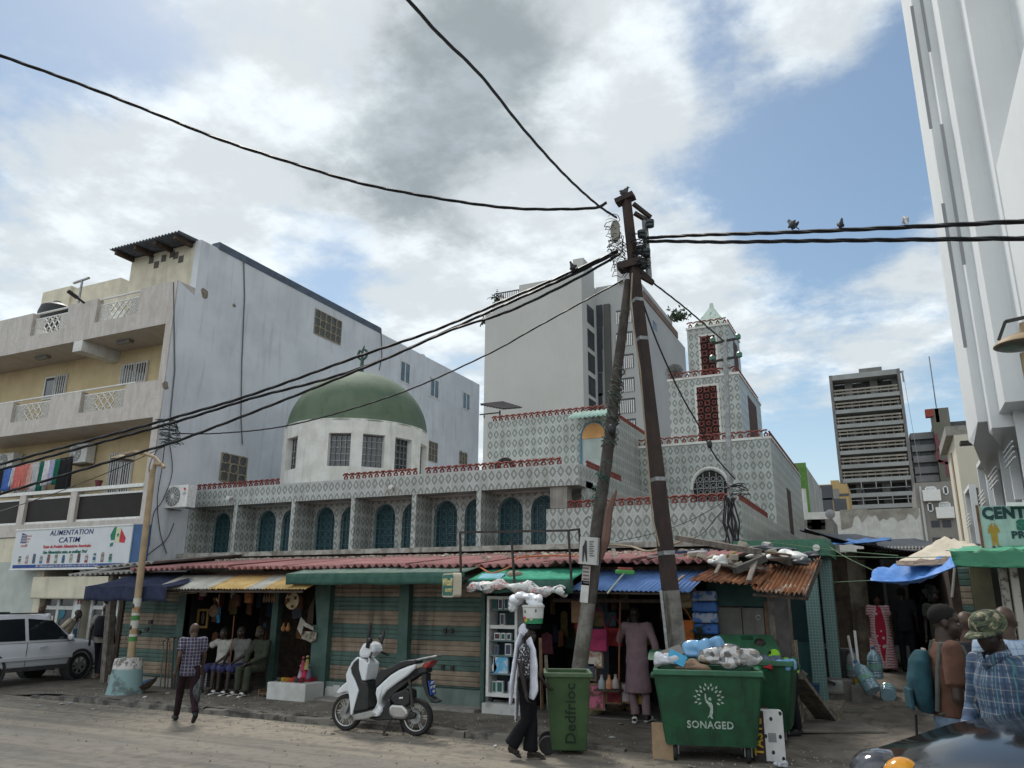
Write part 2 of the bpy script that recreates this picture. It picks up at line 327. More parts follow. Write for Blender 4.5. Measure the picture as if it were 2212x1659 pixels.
# ------------------------------------------------------------------ mosque
MY = 16.6; XL = oy(408, 1100, MY).x; XR = oy(1600, 1090, MY).x
MO = T('mosque', 'tiled mosque with green dome and stepped minaret behind the market roofs', 'mosque', (-10.6, MY, 0))
ZL = 3.21
zpar = oy(744, 1036, MY).z; zhead = oy(759, 1076, MY).z; XA = oy(1249, 1010, MY).x; XB = oy(1180, 1120, MY).x; ZF = oy(1400, 1090, MY).z
DEP = .8
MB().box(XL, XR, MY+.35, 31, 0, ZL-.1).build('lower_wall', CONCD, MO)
MB().box(XL+.02, XR, MY-.28, MY+.34, ZL-.12, ZL-.005).build('ledge', mat('stained_ledge', (.42, .40, .36), (.22, .2, .17), 4, .9, streak=.8, bump=.2), MO)
pil = [(403, 412), (500, 509), (625, 632.6), (754.5, 763.5), (887, 897.5), (1028, 1038.7)]
px_ = [(oy(a, 1150, MY).x, oy(b, 1150, MY).x) for a, b in pil]
pw = .125
for a, b in px_: MB().box(a, a+pw, MY, MY+DEP+.02, ZL, zhead).build('arcade_partition', TILE, MO)
MB().box(XL, XA, MY-.001, MY+.5, zhead, zpar).build('arcade_parapet', TILE, MO)
MB().box(XL, XA, MY+.5, MY+1.3, zhead, zhead+.16).box(XL, XA-.2, MY+1.3, 31, 3.2, zhead+.2).build('arcade_roof', WHITE2, MO)
MB().box(XL+.03, XA, MY, MY+DEP+.1, ZL-.09, ZL+.012).build('arcade_floor', CONC, MO)
# back wall with arched openings
def arch_pts(cx, w, zs, n=10): return [(cx+w/2*cos(t), zs+w*.56*sin(t)) for t in [pi*i/n for i in range(n+1)]]
yb = MY+DEP
arW = .68; zsp = ZL+.87
bays = []
for i, (a, b) in enumerate(px_):
 x0 = a+pw; x1 = px_[i+1][0] if i < 5 else XB-.02
 bays.append((x0, x1))
arches = []
for i, (x0, x1) in enumerate(bays):
 w = x1-x0; arches += [(x0+w*(.62 if i == 0 else .36), i)]+([(x0+w*.83, i)] if i else [])
wall = MB()
def arch_wall(mb, x0, x1, z0, z1, y, ars, w, zs, dep=.14):
 xs_ = [x0]
 for c in ars: xs_ += [c-w/2, c+w/2]
 xs_.append(x1)
 for k in range(0, len(xs_), 2):
  if xs_[k+1]-xs_[k] > .01: mb.add([(xs_[k], y, z0), (xs_[k+1], y, z0), (xs_[k+1], y, z1), (xs_[k], y, z1)], [(0, 1, 2, 3)])
 for c in ars:
  ap = arch_pts(c, w, zs); n = len(ap)
  mb.add([(a, y, b) for a, b in ap]+[(a, y, z1) for a, b in ap], [(i, i+1, n+i+1, n+i) for i in range(n-1)])
  full = [(c+w/2, z0)]+ap+[(c-w/2, z0)]
  mb.add([(a, y, b) for a, b in full]+[(a, y+dep, b) for a, b in full], [(i, i+1, len(full)+i+1, len(full)+i) for i in range(len(full)-1)])
cs = []
allc = []
for i, (x0, x1) in enumerate(bays):
 c = [min(q, x1-.43) if i == 0 else q for q, k in arches if k == i]
 c = [x0+.40, x0+1.30]
 c = [q for q in c if q+arW/2 < x1+.001]; allc += c
 arch_wall(wall, x0, x1, ZL, zhead, yb, c, arW, zsp)
wall.build('arcade_back_wall', TILE, MO)
def grille(mb, w, z0, zs, y, r=.011, p=.2):
 for i in range(-6, 7):
  xx = i*p/2
  if abs(xx) < w/2:
   zt = zs+w*.56*sqrt(max(0, 1-(2*xx/w)**2))
   if i % 2 == 0: mb.bar((xx, y, z0), (xx, y, zt), r*1.4, r)
 z = z0+p/2; row = 0
 while z < zs+w*.5:
  hw = w/2 if z < zs else w/2*sqrt(max(0, 1-((z-zs)/(w*.56))**2))
  mb.bar((-hw, y, z-p/2), (hw, y, z-p/2), r*1.2, r)
  for i in range(-4, 4):
   xx = (i+.5)*p
   if abs(xx)+p*.32 < hw: mb.ring((xx, y, z), p*.36, r*.62, 'y', 8, 3)
  z += p
 ap = arch_pts(0, w-.03, zs); mb.tube([(w/2-.015, y, z0)]+[(a, y, b) for a, b in ap]+[(-w/2+.015, y, z0)], .02, 4)
pane_mb = MB().prism([(-arW/2, ZL)]+[(a, b) for a, b in arch_pts(0, arW, zsp)][::-1]+[(arW/2, ZL)], 'y', .1, .135)
gr_mb = MB(); grille(gr_mb, arW, ZL+.01, zsp, .075)
w0 = g0 = None
for c in allc:
 if w0 is None:
  w0 = pane_mb.build('window', TEAL, MO, base=(0, 0, 0));
  w0.data.transform(Matrix.Translation(W[MO])); g0 = gr_mb.build('grille', TEALG, w0); g0.data.transform(Matrix.Translation(W[MO])); ww, gg = w0, g0
 else:
  ww = w0.copy(); gg = g0.copy(); COL.objects.link(ww); COL.objects.link(gg); ww.parent = MO; gg.parent = ww
 ww.location = V((c, yb, 0))-W[MO]
# low front block and its side wall towards the alley
MB().box(XB, XR, MY-.002, 31, ZL, ZF).build('front_block', TILE, MO)
ZFR = ZF
# arcade end wall (receding) and roof terrace
MB().box(XA-.12, XA, MY+.5, 23, ZF, zpar).build('terrace_wall', TILE, MO)
# dome
DY = 19.25; c = oy(768, 960, DY);
azl = atan2(*ray(611, 960).xy); azr = atan2(*ray(926, 960).xy); D = sqrt(c.x**2+c.y**2); rad = D*sin((azr-azl)/2)
azc = (azl+azr)/2; DC = V((sin(azc)*D, cos(azc)*D, 0)); view = atan2(-DC.y, -DC.x)
ztop = oy(768, 918, DY).z-.28; zb = 4.55; zapex = oy(783, 806, DY).z
prof = [(rad*1.12, zb-.2), (rad*1.12, zb+.18), (rad*1.09, zb+.3), (rad*1.02, zb+.34), (rad*1.02, zb+.42), (rad, zb+.46), (rad, ztop)]
MB().lathe([(rad*.8, zpar-.16)]+[(max(a, 0), max(b, zpar-.14)) for a, b in prof[:6]]+[(rad-.2, zb+.46)], DC, 28).build('drum_base', WHITE2, MO, smooth=True)
# drum wall with recessed square windows
wins = [R(a) for a in (-58, -13, 12.2, 37.5, 66, 110, 150, 190, 230, 270)]; hw = R(8.3)
z1w = oy(733, 931, DC.y-rad).z; z0w = oy(733, 1003, DC.y-rad).z
mb = MB(); ang = []
for a in wins: ang += [a-hw, a+hw]
ang = sorted(a % (2*pi) for a in ang)
def dp(a, z, r=rad): t = view+a; return (DC.x+r*cos(t), DC.y+r*sin(t), z)
segs = []
for i, a in enumerate(ang):
 b = ang[(i+1) % len(ang)]; b += 2*pi if b < a else 0; mid = ((a+b)/2) % (2*pi)
 isw = any(abs((mid-w+pi) % (2*pi)-pi) < .02 for w in wins); n = max(1, int((b-a)/R(9)))
 for k in range(n):
  p, q2 = a+(b-a)*k/n, a+(b-a)*(k+1)/n
  for lo_, hi_ in ([(zb+.46, z0w), (z1w, ztop)] if isw else [(zb+.46, ztop)]): mb.add([dp(p, lo_), dp(q2, lo_), dp(q2, hi_), dp(p, hi_)], [(0, 1, 2, 3)])
  if isw and n == 1 or isw: segs.append((p, q2))
for a in wins:
 l, r_ = a-hw, a+hw; i_ = rad-.22
 mb.add([dp(l, z0w), dp(l, z1w), dp(l, z1w, i_), dp(l, z0w, i_)], [(0, 1, 2, 3)]); mb.add([dp(r_, z0w), dp(r_, z1w), dp(r_, z1w, i_), dp(r_, z0w, i_)], [(3, 2, 1, 0)])
 mb.add([dp(l, z0w), dp(r_, z0w), dp(r_, z0w, i_), dp(l, z0w, i_)], [(0, 1, 2, 3)]); mb.add([dp(l, z1w), dp(r_, z1w), dp(r_, z1w, i_), dp(l, z1w, i_)], [(3, 2, 1, 0)])
mb.build('drum', WHITE2, MO)
for a in wins[:5]:
 i_ = rad-.2; l, r_ = a-hw, a+hw
 pn = MB().hexa([dp(l, z0w, i_), dp(r_, z0w, i_), dp(r_, z0w, i_-.04), dp(l, z0w, i_-.04), dp(l, z1w, i_), dp(r_, z1w, i_), dp(r_, z1w, i_-.04), dp(l, z1w, i_-.04)]).build('drum_window', GLASS, MO)
 gb = MB()
 for k in range(5): t = l+(r_-l)*k/4; gb.bar(dp(t, z0w, i_+.015), dp(t, z1w, i_+.015), .022)
 for k in range(6): z = z0w+(z1w-z0w)*k/5; gb.bar(dp(l, z, i_+.015), dp(r_, z, i_+.015), .022)
 gb.build('glazing_bar', METG, pn)
H_ = zapex-ztop; dpf = [(rad*1.0, ztop-.04), (rad*.985, ztop)]
for i in range(1, 19):
 t = pi/2*i/18; dpf.append((rad*.97*cos(t)**.92, ztop+H_*(.93*sin(t)+.07*(i/18)**3)))
dm = MB().lathe(dpf, DC, 48).build('dome', DOME, MO, smooth=True)
fz = zapex; fn = MB().tube([(DC.x, DC.y, fz-.05), (DC.x, DC.y, fz+.5)], [.07, .05], 8)
fn.ring((DC.x, DC.y, fz+.64), .17, .042, 'y', 16, 6, a0=R(120), a1=R(420)); fn.tube([(DC.x, DC.y, fz+.45), (DC.x-.02, DC.y, fz+.72), (DC.x+.05, DC.y, fz+.92)], [.04, .045, .02], 6)
fn.build('finial', GREENP, dm, smooth=True)
# claustra parapets
def claustra(name, p, q, parent=MO, h=.17, pitch=.2, gaps=()):
 p, q = V(p), V(q); L = (q-p).length; d = (q-p)/L; n = max(1, round(L/pitch)); mb = MB(); ax = 'y' if abs(d.x) > abs(d.y) else 'x'
 wave = []
 for i in range(n):
  if any(a < i/n < b for a, b in gaps):
   if len(wave) > 1: mb.tube(wave, .026, 4)
   wave = []; continue
  c = p+d*((i+.5)*L/n); mb.ring(c+V((0, 0, .062)), .048, .024, ax, 10, 5); mb.tube([c+V((0, 0, .11)), c+V((0, 0, .15))], .03, 5)
  wave += [c-d*(pitch*.5)+V((0, 0, h-.035)), c-d*(pitch*.2)+V((0, 0, h)), c+d*(pitch*.2)+V((0, 0, h))]
 if len(wave) > 1: mb.tube(wave, .026, 4)
 return mb.build(name, REDC, parent, smooth=True)
claustra('claustra_parapet', (XL+.1, MY+.12, zpar), (oy(600, 1040, MY).x, MY+.12, zpar))
claustra('claustra_parapet', (oy(735, 1030, MY).x, MY+.12, zpar), (oy(1212, 1000, MY).x, MY+.12, zpar), gaps=((.37, .385), (.64, .655)))
claustra('claustra_parapet', (oy(1187, 1088, MY).x, MY+.1, ZF), (XR-.1, MY+.1, ZF), gaps=((.5, .52), (.63, .65)))
claustra('claustra_parapet', (XR-.07, MY+.3, ZF), (XR-.07, 21, ZF))
claustra('claustra_parapet', (XA-.06, MY+.7, zpar), (XA-.06, 20.0, zpar))
MB().obox((XB+.28, MY+.22, ZF+.38), (.42, .3, .72)).build('stub_wall', CONC, MO)
# upper block with the terrace door
UY = 20.0; ux0 = oy(1052, 950, UY).x; ux1 = oy(1311, 900, UY).x; uz = oy(1200, 897, UY).z
UB = MB().box(ux0, ux1, UY, 26, zpar-.6, uz).build('upper_block', TILE, MO)
claustra('claustra_parapet', (ux0+.1, UY+.1, uz), (ux1-.05, UY+.1, uz), gaps=((.36, .375),))
claustra('claustra_parapet', (ux1-.08, UY+.2, uz), (ux1-.08, 24, uz))
dcx = (oy(1262, 960, UY).x+oy(1309, 960, UY).x)/2-.02; dw = .72; dz0 = zpar+.02; dzs = oy(1280, 945, UY).z
dr = MB().prism([(dcx-dw/2, dz0)]+arch_pts(dcx, dw, dzs, 12)[::-1]+[(dcx+dw/2, dz0)], 'y', UY-.03, UY+.02).build('door', mat('pale_door', (.36, .42, .4), (.3, .35, .33), 3, .7), MO)
MB().prism([(dcx-dw/2+.04, dzs-.03)]+[(a*.96+dcx*.04, b) for a, b in arch_pts(dcx, dw, dzs, 12)][::-1]+[(dcx+dw/2-.04, dzs-.03)], 'y', UY-.05, UY-.031).build('fanlight', mat('orange_board', (.62, .33, .13), (.5, .26, .1), 3, .7), dr)
fr = MB().box(dcx-dw/2-.05, dcx-dw/2+.01, UY-.07, UY-.01, dz0, dzs).tube([(a, UY-.05, b) for a, b in arch_pts(dcx, dw+.03, dzs, 12)], .022, 4).build('door_frame', mat('blue_frame', (.10, .2, .28), None, 4, .6), dr)
def corr(p00, p10, p01, p11, n, amp=.03, seg=6, rows=2, jag=0, rng=None):
 "corrugated sheet: front edge p00-p10, back edge p01-p11, n waves"
 p00, p10, p01, p11 = map(V, (p00, p10, p01, p11)); rg = []; nrm = (p10-p00).cross(p01-p00).normalized();
 if nrm.z < 0: nrm = -nrm
 rng = rng or random
 jt = [rng.uniform(-jag, jag) for _ in range(n*seg+1)] if jag else [0]*(n*seg+1)
 for i in range(rows+1):
  t = i/rows; a, b = p00.lerp(p01, t), p10.lerp(p11, t)
  rg.append([a.lerp(b, k/(n*seg))+nrm*amp*cos(2*pi*k/seg)+((p00-p01).normalized()*jt[k]*(1-t) if jag else V()) for k in range(n*seg+1)])
 return MB().grid(rg)
a0, a1 = oy(1225, 905, UY-.7), oy(1312, 893, UY-.7)
corr(a0, (a1.x, a1.y, a0.z), (a0.x, UY, uz+.02), (a1.x, UY, uz+.02), 9, .02).build('door_canopy', mat('pale_green_sheet', (.35, .5, .43), (.26, .38, .33), 5, .6), MO, smooth=True, solid=.008)
# minaret
def tier(Y, pl, pr, ztop_px, zbot, dep, name, panel=None, zp=None):
 x0, x1 = oy(pl[0], pl[1], Y).x, oy(pr[0], pr[1], Y).x; zt = oy(*ztop_px, Y).z
 b = MB().box(x0, x1, Y, Y+dep, zbot, zt).build(name, TILE, MO)
 MB().box(x0-.03, x1+.03, Y-.03, Y+dep+.03, zt, zt+.07).build('coping', WHITE2, b)
 claustra('claustra_parapet', (x0, Y+.05, zt+.07), (x1, Y+.05, zt+.07), b, h=.2, pitch=.24); claustra('claustra_parapet', (x1-.05, Y+.2, zt+.07), (x1-.05, Y+dep-.1, zt+.07), b, h=.2, pitch=.24)
 if panel:
  p0, p1 = oy(panel[0], panel[2], Y).x, oy(panel[1], panel[2], Y).x; z0, z1 = zbot+.12, zt-.3
  rc = MB().box(p0, p1, Y-.006, Y+.1, z0, z1).build('lattice_recess', DARK, b)
  lt = MB(); nx = max(2, round((p1-p0)/.2)); pit = (p1-p0)/nx; nz = int((z1-z0)/pit)
  for i in range(nx):
   for k in range(nz):
    c = (p0+(i+.5)*pit, Y-.03, z0+(k+.5)*(z1-z0)/nz); s_ = .34 if (i+k) % 2 else .26
    lt.ring(c, pit*s_, .022, 'y', 9, 4);
    if (i+k) % 2: lt.bar((c[0]-pit*.6, c[1], c[2]-pit*.6), (c[0]-pit*.24, c[1], c[2]-pit*.24), .03); lt.bar((c[0]+pit*.24, c[1], c[2]+pit*.24), (c[0]+pit*.6, c[1], c[2]+pit*.6), .03); lt.bar((c[0]-pit*.6, c[1], c[2]+pit*.6), (c[0]-pit*.24, c[1], c[2]+pit*.24), .03); lt.bar((c[0]+pit*.6, c[1], c[2]-pit*.6), (c[0]+pit*.24, c[1], c[2]-pit*.24), .03)
  lt.build('lattice', REDC, rc, smooth=True)
  f = MB().box(p0-.06, p1+.06, Y-.02, Y+.01, z1, z1+.07).box(p0-.07, p0, Y-.02, Y+.01, z0, z1).box(p1, p1+.07, Y-.02, Y+.01, z0, z1).build('lattice_frame', WHITE2, rc)
  rs = MB().box(x1-.02, x1+.006, Y+dep*.35, Y+dep*.75, z0, z1).build('side_lattice', mat('lattice_red', (.12, .06, .05), (.03, .025, .022), 30, .9, lo=.45, hi=.55), b)
 return x0, x1, zt, b
LYm = 23.0
x0, x1, zlo, _ = tier(LYm, (1370, 970), (1665, 960), (1600, 952), ZF-.4, 8, 'minaret_base')
XMR = x1
tier(LYm+1.3, (1447, 900), (1600, 880), (1520, 816), zlo, 4.6, 'minaret_middle', (1507, 1551, 880), 1)
mx0, mx1, zmt, mtop = tier(LYm+2.0, (1486, 760), (1577, 760), (1530, 707), oy(1530, 812, LYm+1.3).z, 2.1, 'minaret_top', (1514, 1546, 760), 1)
cx = (mx0+mx1)/2; cy = LYm+3.05; ap = oy(1533, 656, LYm+2.9).z
MB().lathe([(.98, zmt+.05), (.9, zmt+.12), (.1, ap-.12), (.07, ap+.05), (.0, ap+.07)], (cx, cy, 0), 4, a0=pi/4, a1=pi/4+2*pi).build('spire', mat('peeling_green', (.5, .58, .52), (.06, .2, .12), 5, .85, lo=.55, hi=.6, streak=.2), mtop)
# arched window and slit on the base tier
wc = oy(1535, 1060, LYm)
MB().prism([(a, b) for a, b in arch_pts(wc.x, .98, wc.z+.05, 12)]+[(wc.x-.49, wc.z-.6), (wc.x+.49, wc.z-.6)], 'y', LYm-.012, LYm+.05).build('window', DARK, MO)
gb = MB()
for i in range(-2, 3): gb.bar((wc.x+i*.19, LYm-.03, wc.z-.6), (wc.x+i*.19, LYm-.03, wc.z+.55*sqrt(max(0, 1-(i*.19/.49)**2))), .018)
for i in range(5):
 gb.bar((wc.x-.48, LYm-.03, wc.z-.5+i*.19), (wc.x+.48, LYm-.03, wc.z-.5+i*.19), .018)
 for k in (-.28, -.09, .1, .29): gb.ring((wc.x+k, LYm-.03, wc.z-.42+i*.19), .06, .009, 'y', 8, 3)
gb.build('grille', METG, MO)
MB().tube([(a, LYm-.02, b) for a, b in arch_pts(wc.x, 1.1, wc.z+.05, 14)], .05, 6).build('window_surround', WHITE2, MO)
sl_ = ox(1705, 1080, XMR); MB().box(XMR-.02, XMR+.008, sl_.y-.5, sl_.y+.5, 3.8, 5.5).build('side_lattice', mat('lattice_red', (.12, .06, .05)), MO)
for px in (500, 848, 1283):
 p = oy(px, 1052 if px > 600 else 1075, MY) if px < 1200 else ox(px, 1049, XA)
 dvec = V((.06, -.2, -.03)) if px < 1200 else V((.22, -.03, -.04))
 MB().tube([p-dvec*.2, p+dvec], .055, 10).build('drain_pipe', METW, MO, smooth=True)
hp = oy(1457, 806, LYm+1.5)
h = MB().lathe([(.03, .42), (.05, .34), (.09, .24), (.17, .1), (.3, -.02), (.31, -.03), (.28, -.01), (.15, .1), (.02, .3)], hp, 20, ax='y').tube([hp+V((0, .4, 0)), hp+V((0, .55, -.05)), hp+V((0, .5, -.5))], .05, 6)
h.solo('horn_loudspeaker', METG, 'grey horn loudspeaker standing on the red parapet of the minaret', 'loudspeaker', smooth=True)
ty = oy(1090, 998, MY+.6); MB().ring((ty.x, MY+.62, zpar+.1), .22, .07, 'y', 18, 8).solo('old_tyre', RUBBER, 'old black tyre propped on the arcade roof behind the red parapet', 'tyre', smooth=True)
# ------------------------------------------------------------------ apartment building beside the mosque
FY = ox(320, 1100, XL).y; RY = FY+1.35; XW = XL-22
AP = T('apartment_building', 'ochre apartment building with marble balconies and a blank white side wall', 'building', (XL-6, FY, 0))
def zf(px, py): return oy(px, py, FY).z
def xf(px, py): return oy(px, py, FY).x
ZPT = ox(372, 600, XL).z; ZPB = zf(345, 702); Z2T = zf(332, 822); Z2B = zf(318, 903); Z1T = zf(302, 1046); Z1M = zf(300, 1120); Z1B = zf(300, 1149)
ZWT = (ox(430, 512, XL).z+ox(1035, 832, XL).z)/2; YB0 = ox(430, 560, XL).y; YE = ox(1035, 880, XL).y; YM = ox(822, 706, XL).y
# blank side wall
sw = MB().prism([(FY+.02, 0), (YE, 0), (YE, ZWT), (YB0, ZWT), (YB0, ZPT-.25), (FY+.02, ZPT)], 'x', XL-.25, XL, 0).build('side_wall', WHITE, AP)
mb = MB(); mb.box(XL-.3, XL+.03, ox(472, 535, XL).y, YM, ZWT-.02, ZWT+.22)
mb.build('blue_coping', mat('slate_coping', (.10, .125, .17), (.07, .09, .12), 4, .8), AP)
MB().box(XL-16, XL-.25, RY, YE, 0, ZPB+.2).build('main_wall', YEL, AP)
MB().box(XL-16, XL-.26, RY+2.4, YE, ZPB+.2, ZWT-.1).build('upper_storey', WHITE2, AP)
# marble edge strip, slabs, parapets
MB().box(XL-.27, XL-.004, FY-.02, RY, Z1B, ZPT).build('corner_strip', MARB, AP)
def balcony(zb, zt, zs, ops, name):
 "solid marble front with latticed openings; zs = sill of the openings"
 x0 = XL-17; b = MB().box(x0, XL-.274, FY-.02, FY+.2, zb, zs)
 xs_ = sorted(ops)+[]; cur = x0
 for a, c in xs_: b.box(cur, a, FY-.02, FY+.2, zs, zt); cur = c
 b.box(cur, XL-.274, FY-.02, FY+.2, zs, zt); b.box(x0, XL-.274, FY+.2, RY, zb, zb+.16)
 o = b.build(name, MARB, AP)
 for a, c in xs_:
  w = c-a; z1 = zt-.2 if name == 'roof_parapet' else zt-.1; g_ = MB(); yy = FY+.1
  for k in range(5):
   for s_ in (-1, 1):
    for e0, e1, st in ((a+.01, a+w*.28, .07), (c-w*.28, c-.01, .07)):
     pass
  h = z1-zs
  for e0, e1 in ((a+.01, a+w*.28), (c-w*.28, c-.01)):
   ww = e1-e0; t = -h
   while t < ww:
    for s_ in (0, 1):
     p0 = max(0, t); p1 = min(ww, t+h)
     if p1-p0 > .02:
      qa = (e0+p0, yy, zs+(p0-t)) if s_ == 0 else (e1-p0, yy, zs+(p0-t)); qb = (e0+p1, yy, zs+(p1-t)) if s_ == 0 else (e1-p1, yy, zs+(p1-t))
      g_.bar(qa, qb, .026, .012)
    t += .085
  m0, m1 = a+w*.28, c-w*.28; n = 3; cw = (m1-m0)/n
  for i in range(n):
   xa, xb = m0+i*cw, m0+(i+1)*cw; zm = zs+h/2
   for k in range(2):
    za, zb_ = zs+k*h/2, zs+(k+1)*h/2; xm = (xa+xb)/2
    for q in (((xa, za), (xm, (za+zb_)/2)), ((xb, za), (xm, (za+zb_)/2)), ((xa, zb_), (xm, (za+zb_)/2)), ((xb, zb_), (xm, (za+zb_)/2))): g_.bar((q[0][0], yy-.01, q[0][1]), (q[1][0], yy-.01, q[1][1]), .035, .02)
    g_.bar((xa, yy, (za+zb_)/2), (xb, yy, (za+zb_)/2), .014, .012)
  g_.bar((a, yy, zs+.01), (c, yy, zs+.01), .03); g_.bar((a, yy, z1), (c, yy, z1), .03)
  g_.build('lattice', METW, o)
 return o
o3 = balcony(ZPB, ZPT, zf(345, 668), [(xf(70, 700), xf(147, 680)), (xf(211, 660), xf(303, 640))], 'roof_parapet')
MB().tube([(xf(60, 690), FY+.08, ZPT-.02), (XL-.3-1.2, FY+.08, ZPT-.02)], .035, 8).build('handrail', METW, o3)
o2 = balcony(Z2B, Z2T, zf(318, 872), [(xf(27, 890), xf(108, 880)), (xf(176, 860), xf(270, 850))], 'balcony')
MB().tube([(XL-17, FY+.06, Z2T+.05), (XL-1.3, FY+.06, Z2T+.05)], .03, 8).build('handrail', METW, o2)
b1 = MB().box(XL-17, XL-.274, FY-.02, FY+.2, Z1B, Z1M); b1.box(XL-17, XL-.274, FY+.2, RY, Z1B, Z1B+.16)
o1 = b1.build('balcony', MARB, AP)
pp = [xf(46, 1100), xf(155, 1100)]
MB().box(pp[0]-.12, pp[0]+.16, FY-.02, FY+.2, Z1M, Z1T-.05).build('balcony_post', MARB, o1); MB().box(pp[1]-.12, pp[1]+.16, FY-.02, FY+.2, Z1M, Z1T-.05).build('balcony_post', MARB, o1)
gx = [XL-17, pp[0]-.12, pp[0]+.16, pp[1]-.12, pp[1]+.16, XL-.28]
zg0, zg1 = Z1M+.07, Z1T-.22
for i in (0, 2, 4):
 MB().box(gx[i]+.02, gx[i+1]-.02, FY+.07, FY+.085, zg0, zg1).build('tinted_pane', mat('brown_glass', (.022, .018, .016), (.016, .014, .013), 2, .5, spec=.15), o1)
 MB().box(gx[i]+.01, gx[i+1]-.01, FY+.05, FY+.1, zg0-.06, zg0).box(gx[i]+.01, gx[i+1]-.01, FY+.05, FY+.1, zg1, zg1+.06).build('pane_rail', METW, o1)
MB().box(XL-17, XL-.28, FY-.03, FY+.16, Z1T-.07, Z1T+.03).build('handrail', METW, o1)
bx = xf(160, 745); MB().box(bx, bx+.42, FY-.02, RY, ZPB-.35, ZPB-.002).build('slab_beam', WHITE2, AP)
for px, py in ((92, 762), (270, 722)):
 c = oy(px, py, FY+.55); MB().box(c.x-.3, c.x+.3, FY+.5, FY+.68, ZPB-.1, ZPB-.003).build('ceiling_light', METG, AP)
# recessed windows
def rwin(pxl, pxr, pyt, pyb, pys, name='window', open_=False):
 x0, x1 = oy(pxl, pyt, RY).x, oy(pxr, pyt, RY).x; zt = oy((pxl+pxr)/2, pyt, RY).z; z0 = oy((pxl+pxr)/2, pyb, RY).z
 w = MB().box(x0, x1, RY-.012, RY+.05, z0, zt).build(name, GLASS, AP)
 f = MB()
 for xx in (x0, (x0+x1)/2, x1): f.box(xx-.03, xx+.03, RY-.04, RY-.013, z0, zt)
 f.box(x0, x1, RY-.038, RY-.014, zt-.05, zt).box(x0, x1, RY-.038, RY-.014, z0, z0+.05)
 f.build('window_frame', METW, w); bb = MB(); n = 10
 for k in range(n+1):
  xx = x0+(x1-x0)*k/n
  if open_ and xx < (x0+x1)/2: continue
  bb.box(xx-.012, xx+.012, RY-.075, RY-.05, z0, zt)
 bb.build('window_bars', METW, w)
rwin(268, 321, 784, 828, 0); rwin(102, 147, 812, 860, 0, open_=True); rwin(44, 108, 1000, 1065, 0); rwin(243, 291, 978, 1068, 0)
# side wall windows
def swin(l, r, t, b_, kind):
 y0, y1 = ox(l, (t+b_)/2, XL).y, ox(r, (t+b_)/2, XL).y; zt = ox((l+r)/2, t, XL).z; z0 = ox((l+r)/2, b_, XL).z
 if kind == 'g':
  w = MB().box(XL-.1, XL+.006, y0, y1, z0, zt).build('window', mat('window_dusk', (.1, .1, .09), (.06, .06, .055), 9, .5), AP); gb = MB(); n = max(3, round((y1-y0)/.35)); nz = max(3, round((zt-z0)/.35))
  for i in range(n+1): gb.box(XL+.008, XL+.03, y0+(y1-y0)*i/n-.015, y0+(y1-y0)*i/n+.015, z0, zt)
  for k in range(nz+1): gb.box(XL+.01, XL+.028, y0, y1, z0+(zt-z0)*k/nz-.015, z0+(zt-z0)*k/nz+.015)
  for i in range(n):
   for k in range(nz):
    if (i+k) % 2 == 0: gb.ring((XL+.02, y0+(y1-y0)*(i+.5)/n, z0+(zt-z0)*(k+.5)/nz), .17, .016, 'x', 4 if kind == 'x' else 8, 3)
  gb.build('grille', mat('beige_grille', (.33, .28, .2), (.22, .18, .13), 20, .7), w)
 else:
  w = MB().box(XL-.1, XL+.006, y0, y1, z0, zt).build('window', GLASB, AP)
  MB().box(XL-.02, XL+.02, y0, y0+.05, z0, zt).box(XL-.02, XL+.02, y1-.05, y1, z0, zt).box(XL-.02, XL+.018, (y0+y1)/2-.03, (y0+y1)/2+.03, z0, zt).box(XL-.02, XL+.022, y0, y1, zt-.06, zt).box(XL-.02, XL+.022, y0-.1, y1+.1, z0-.06, z0).build('window_frame', WHITE2, w)
swin(678, 737, 680, 733, 'g'); swin(475, 532, 983, 1043, 'g'); swin(864, 886, 781, 826, 'w'); swin(929, 948, 818, 858, 'w'); swin(999, 1015, 848, 884, 'w'); swin(925, 944, 955, 997, 'g'); swin(992, 1008, 978, 1004, 'g')
pz = [(ox(905, 840, XL).y, 0)]
yj = ox(905, 840, XL).y; MB().box(XL, XL+.09, ox(905, 860, XL).y, ox(911, 860, XL).y, 3, ZWT).build('wall_rib', WHITE, AP)
for q in ([(525, 560), (527, 640), (521, 780), (519, 900), (522, 960)], [(373, 610), (376, 800), (368, 880), (362, 960)], [(822, 710), (824, 770), (818, 800)]):
 MB().tube([ox(a, b, XL)+V((.03, 0, 0)) for a, b in q], .02, 5).build('wall_conduit', mat('grey_conduit', (.12, .13, .14), None, 5, .7), AP)
pt = [(418, 1045), (452, 1150), (508, 1200)]
# exposed patches in the render
pm = mat('bare_masonry', (.27, .22, .17), (.15, .12, .1), 12, .95, bump=.4)
for a, b, r_ in ((442, 633, .17), (506, 660, .07), (357, 833, .14), (1046, 900, .1)):
 c = ox(a, b, XL); n = 9; rr2 = random.Random(a)
 mb = MB(); pts = [(c.y+r_*rr2.uniform(.6, 1.2)*cos(2*pi*k/n), c.z+r_*rr2.uniform(.6, 1.3)*sin(2*pi*k/n)) for k in range(n)]
 mb.prism(pts, 'x', XL-.01, XL+.006); mb.build('bare_patch', pm, AP)
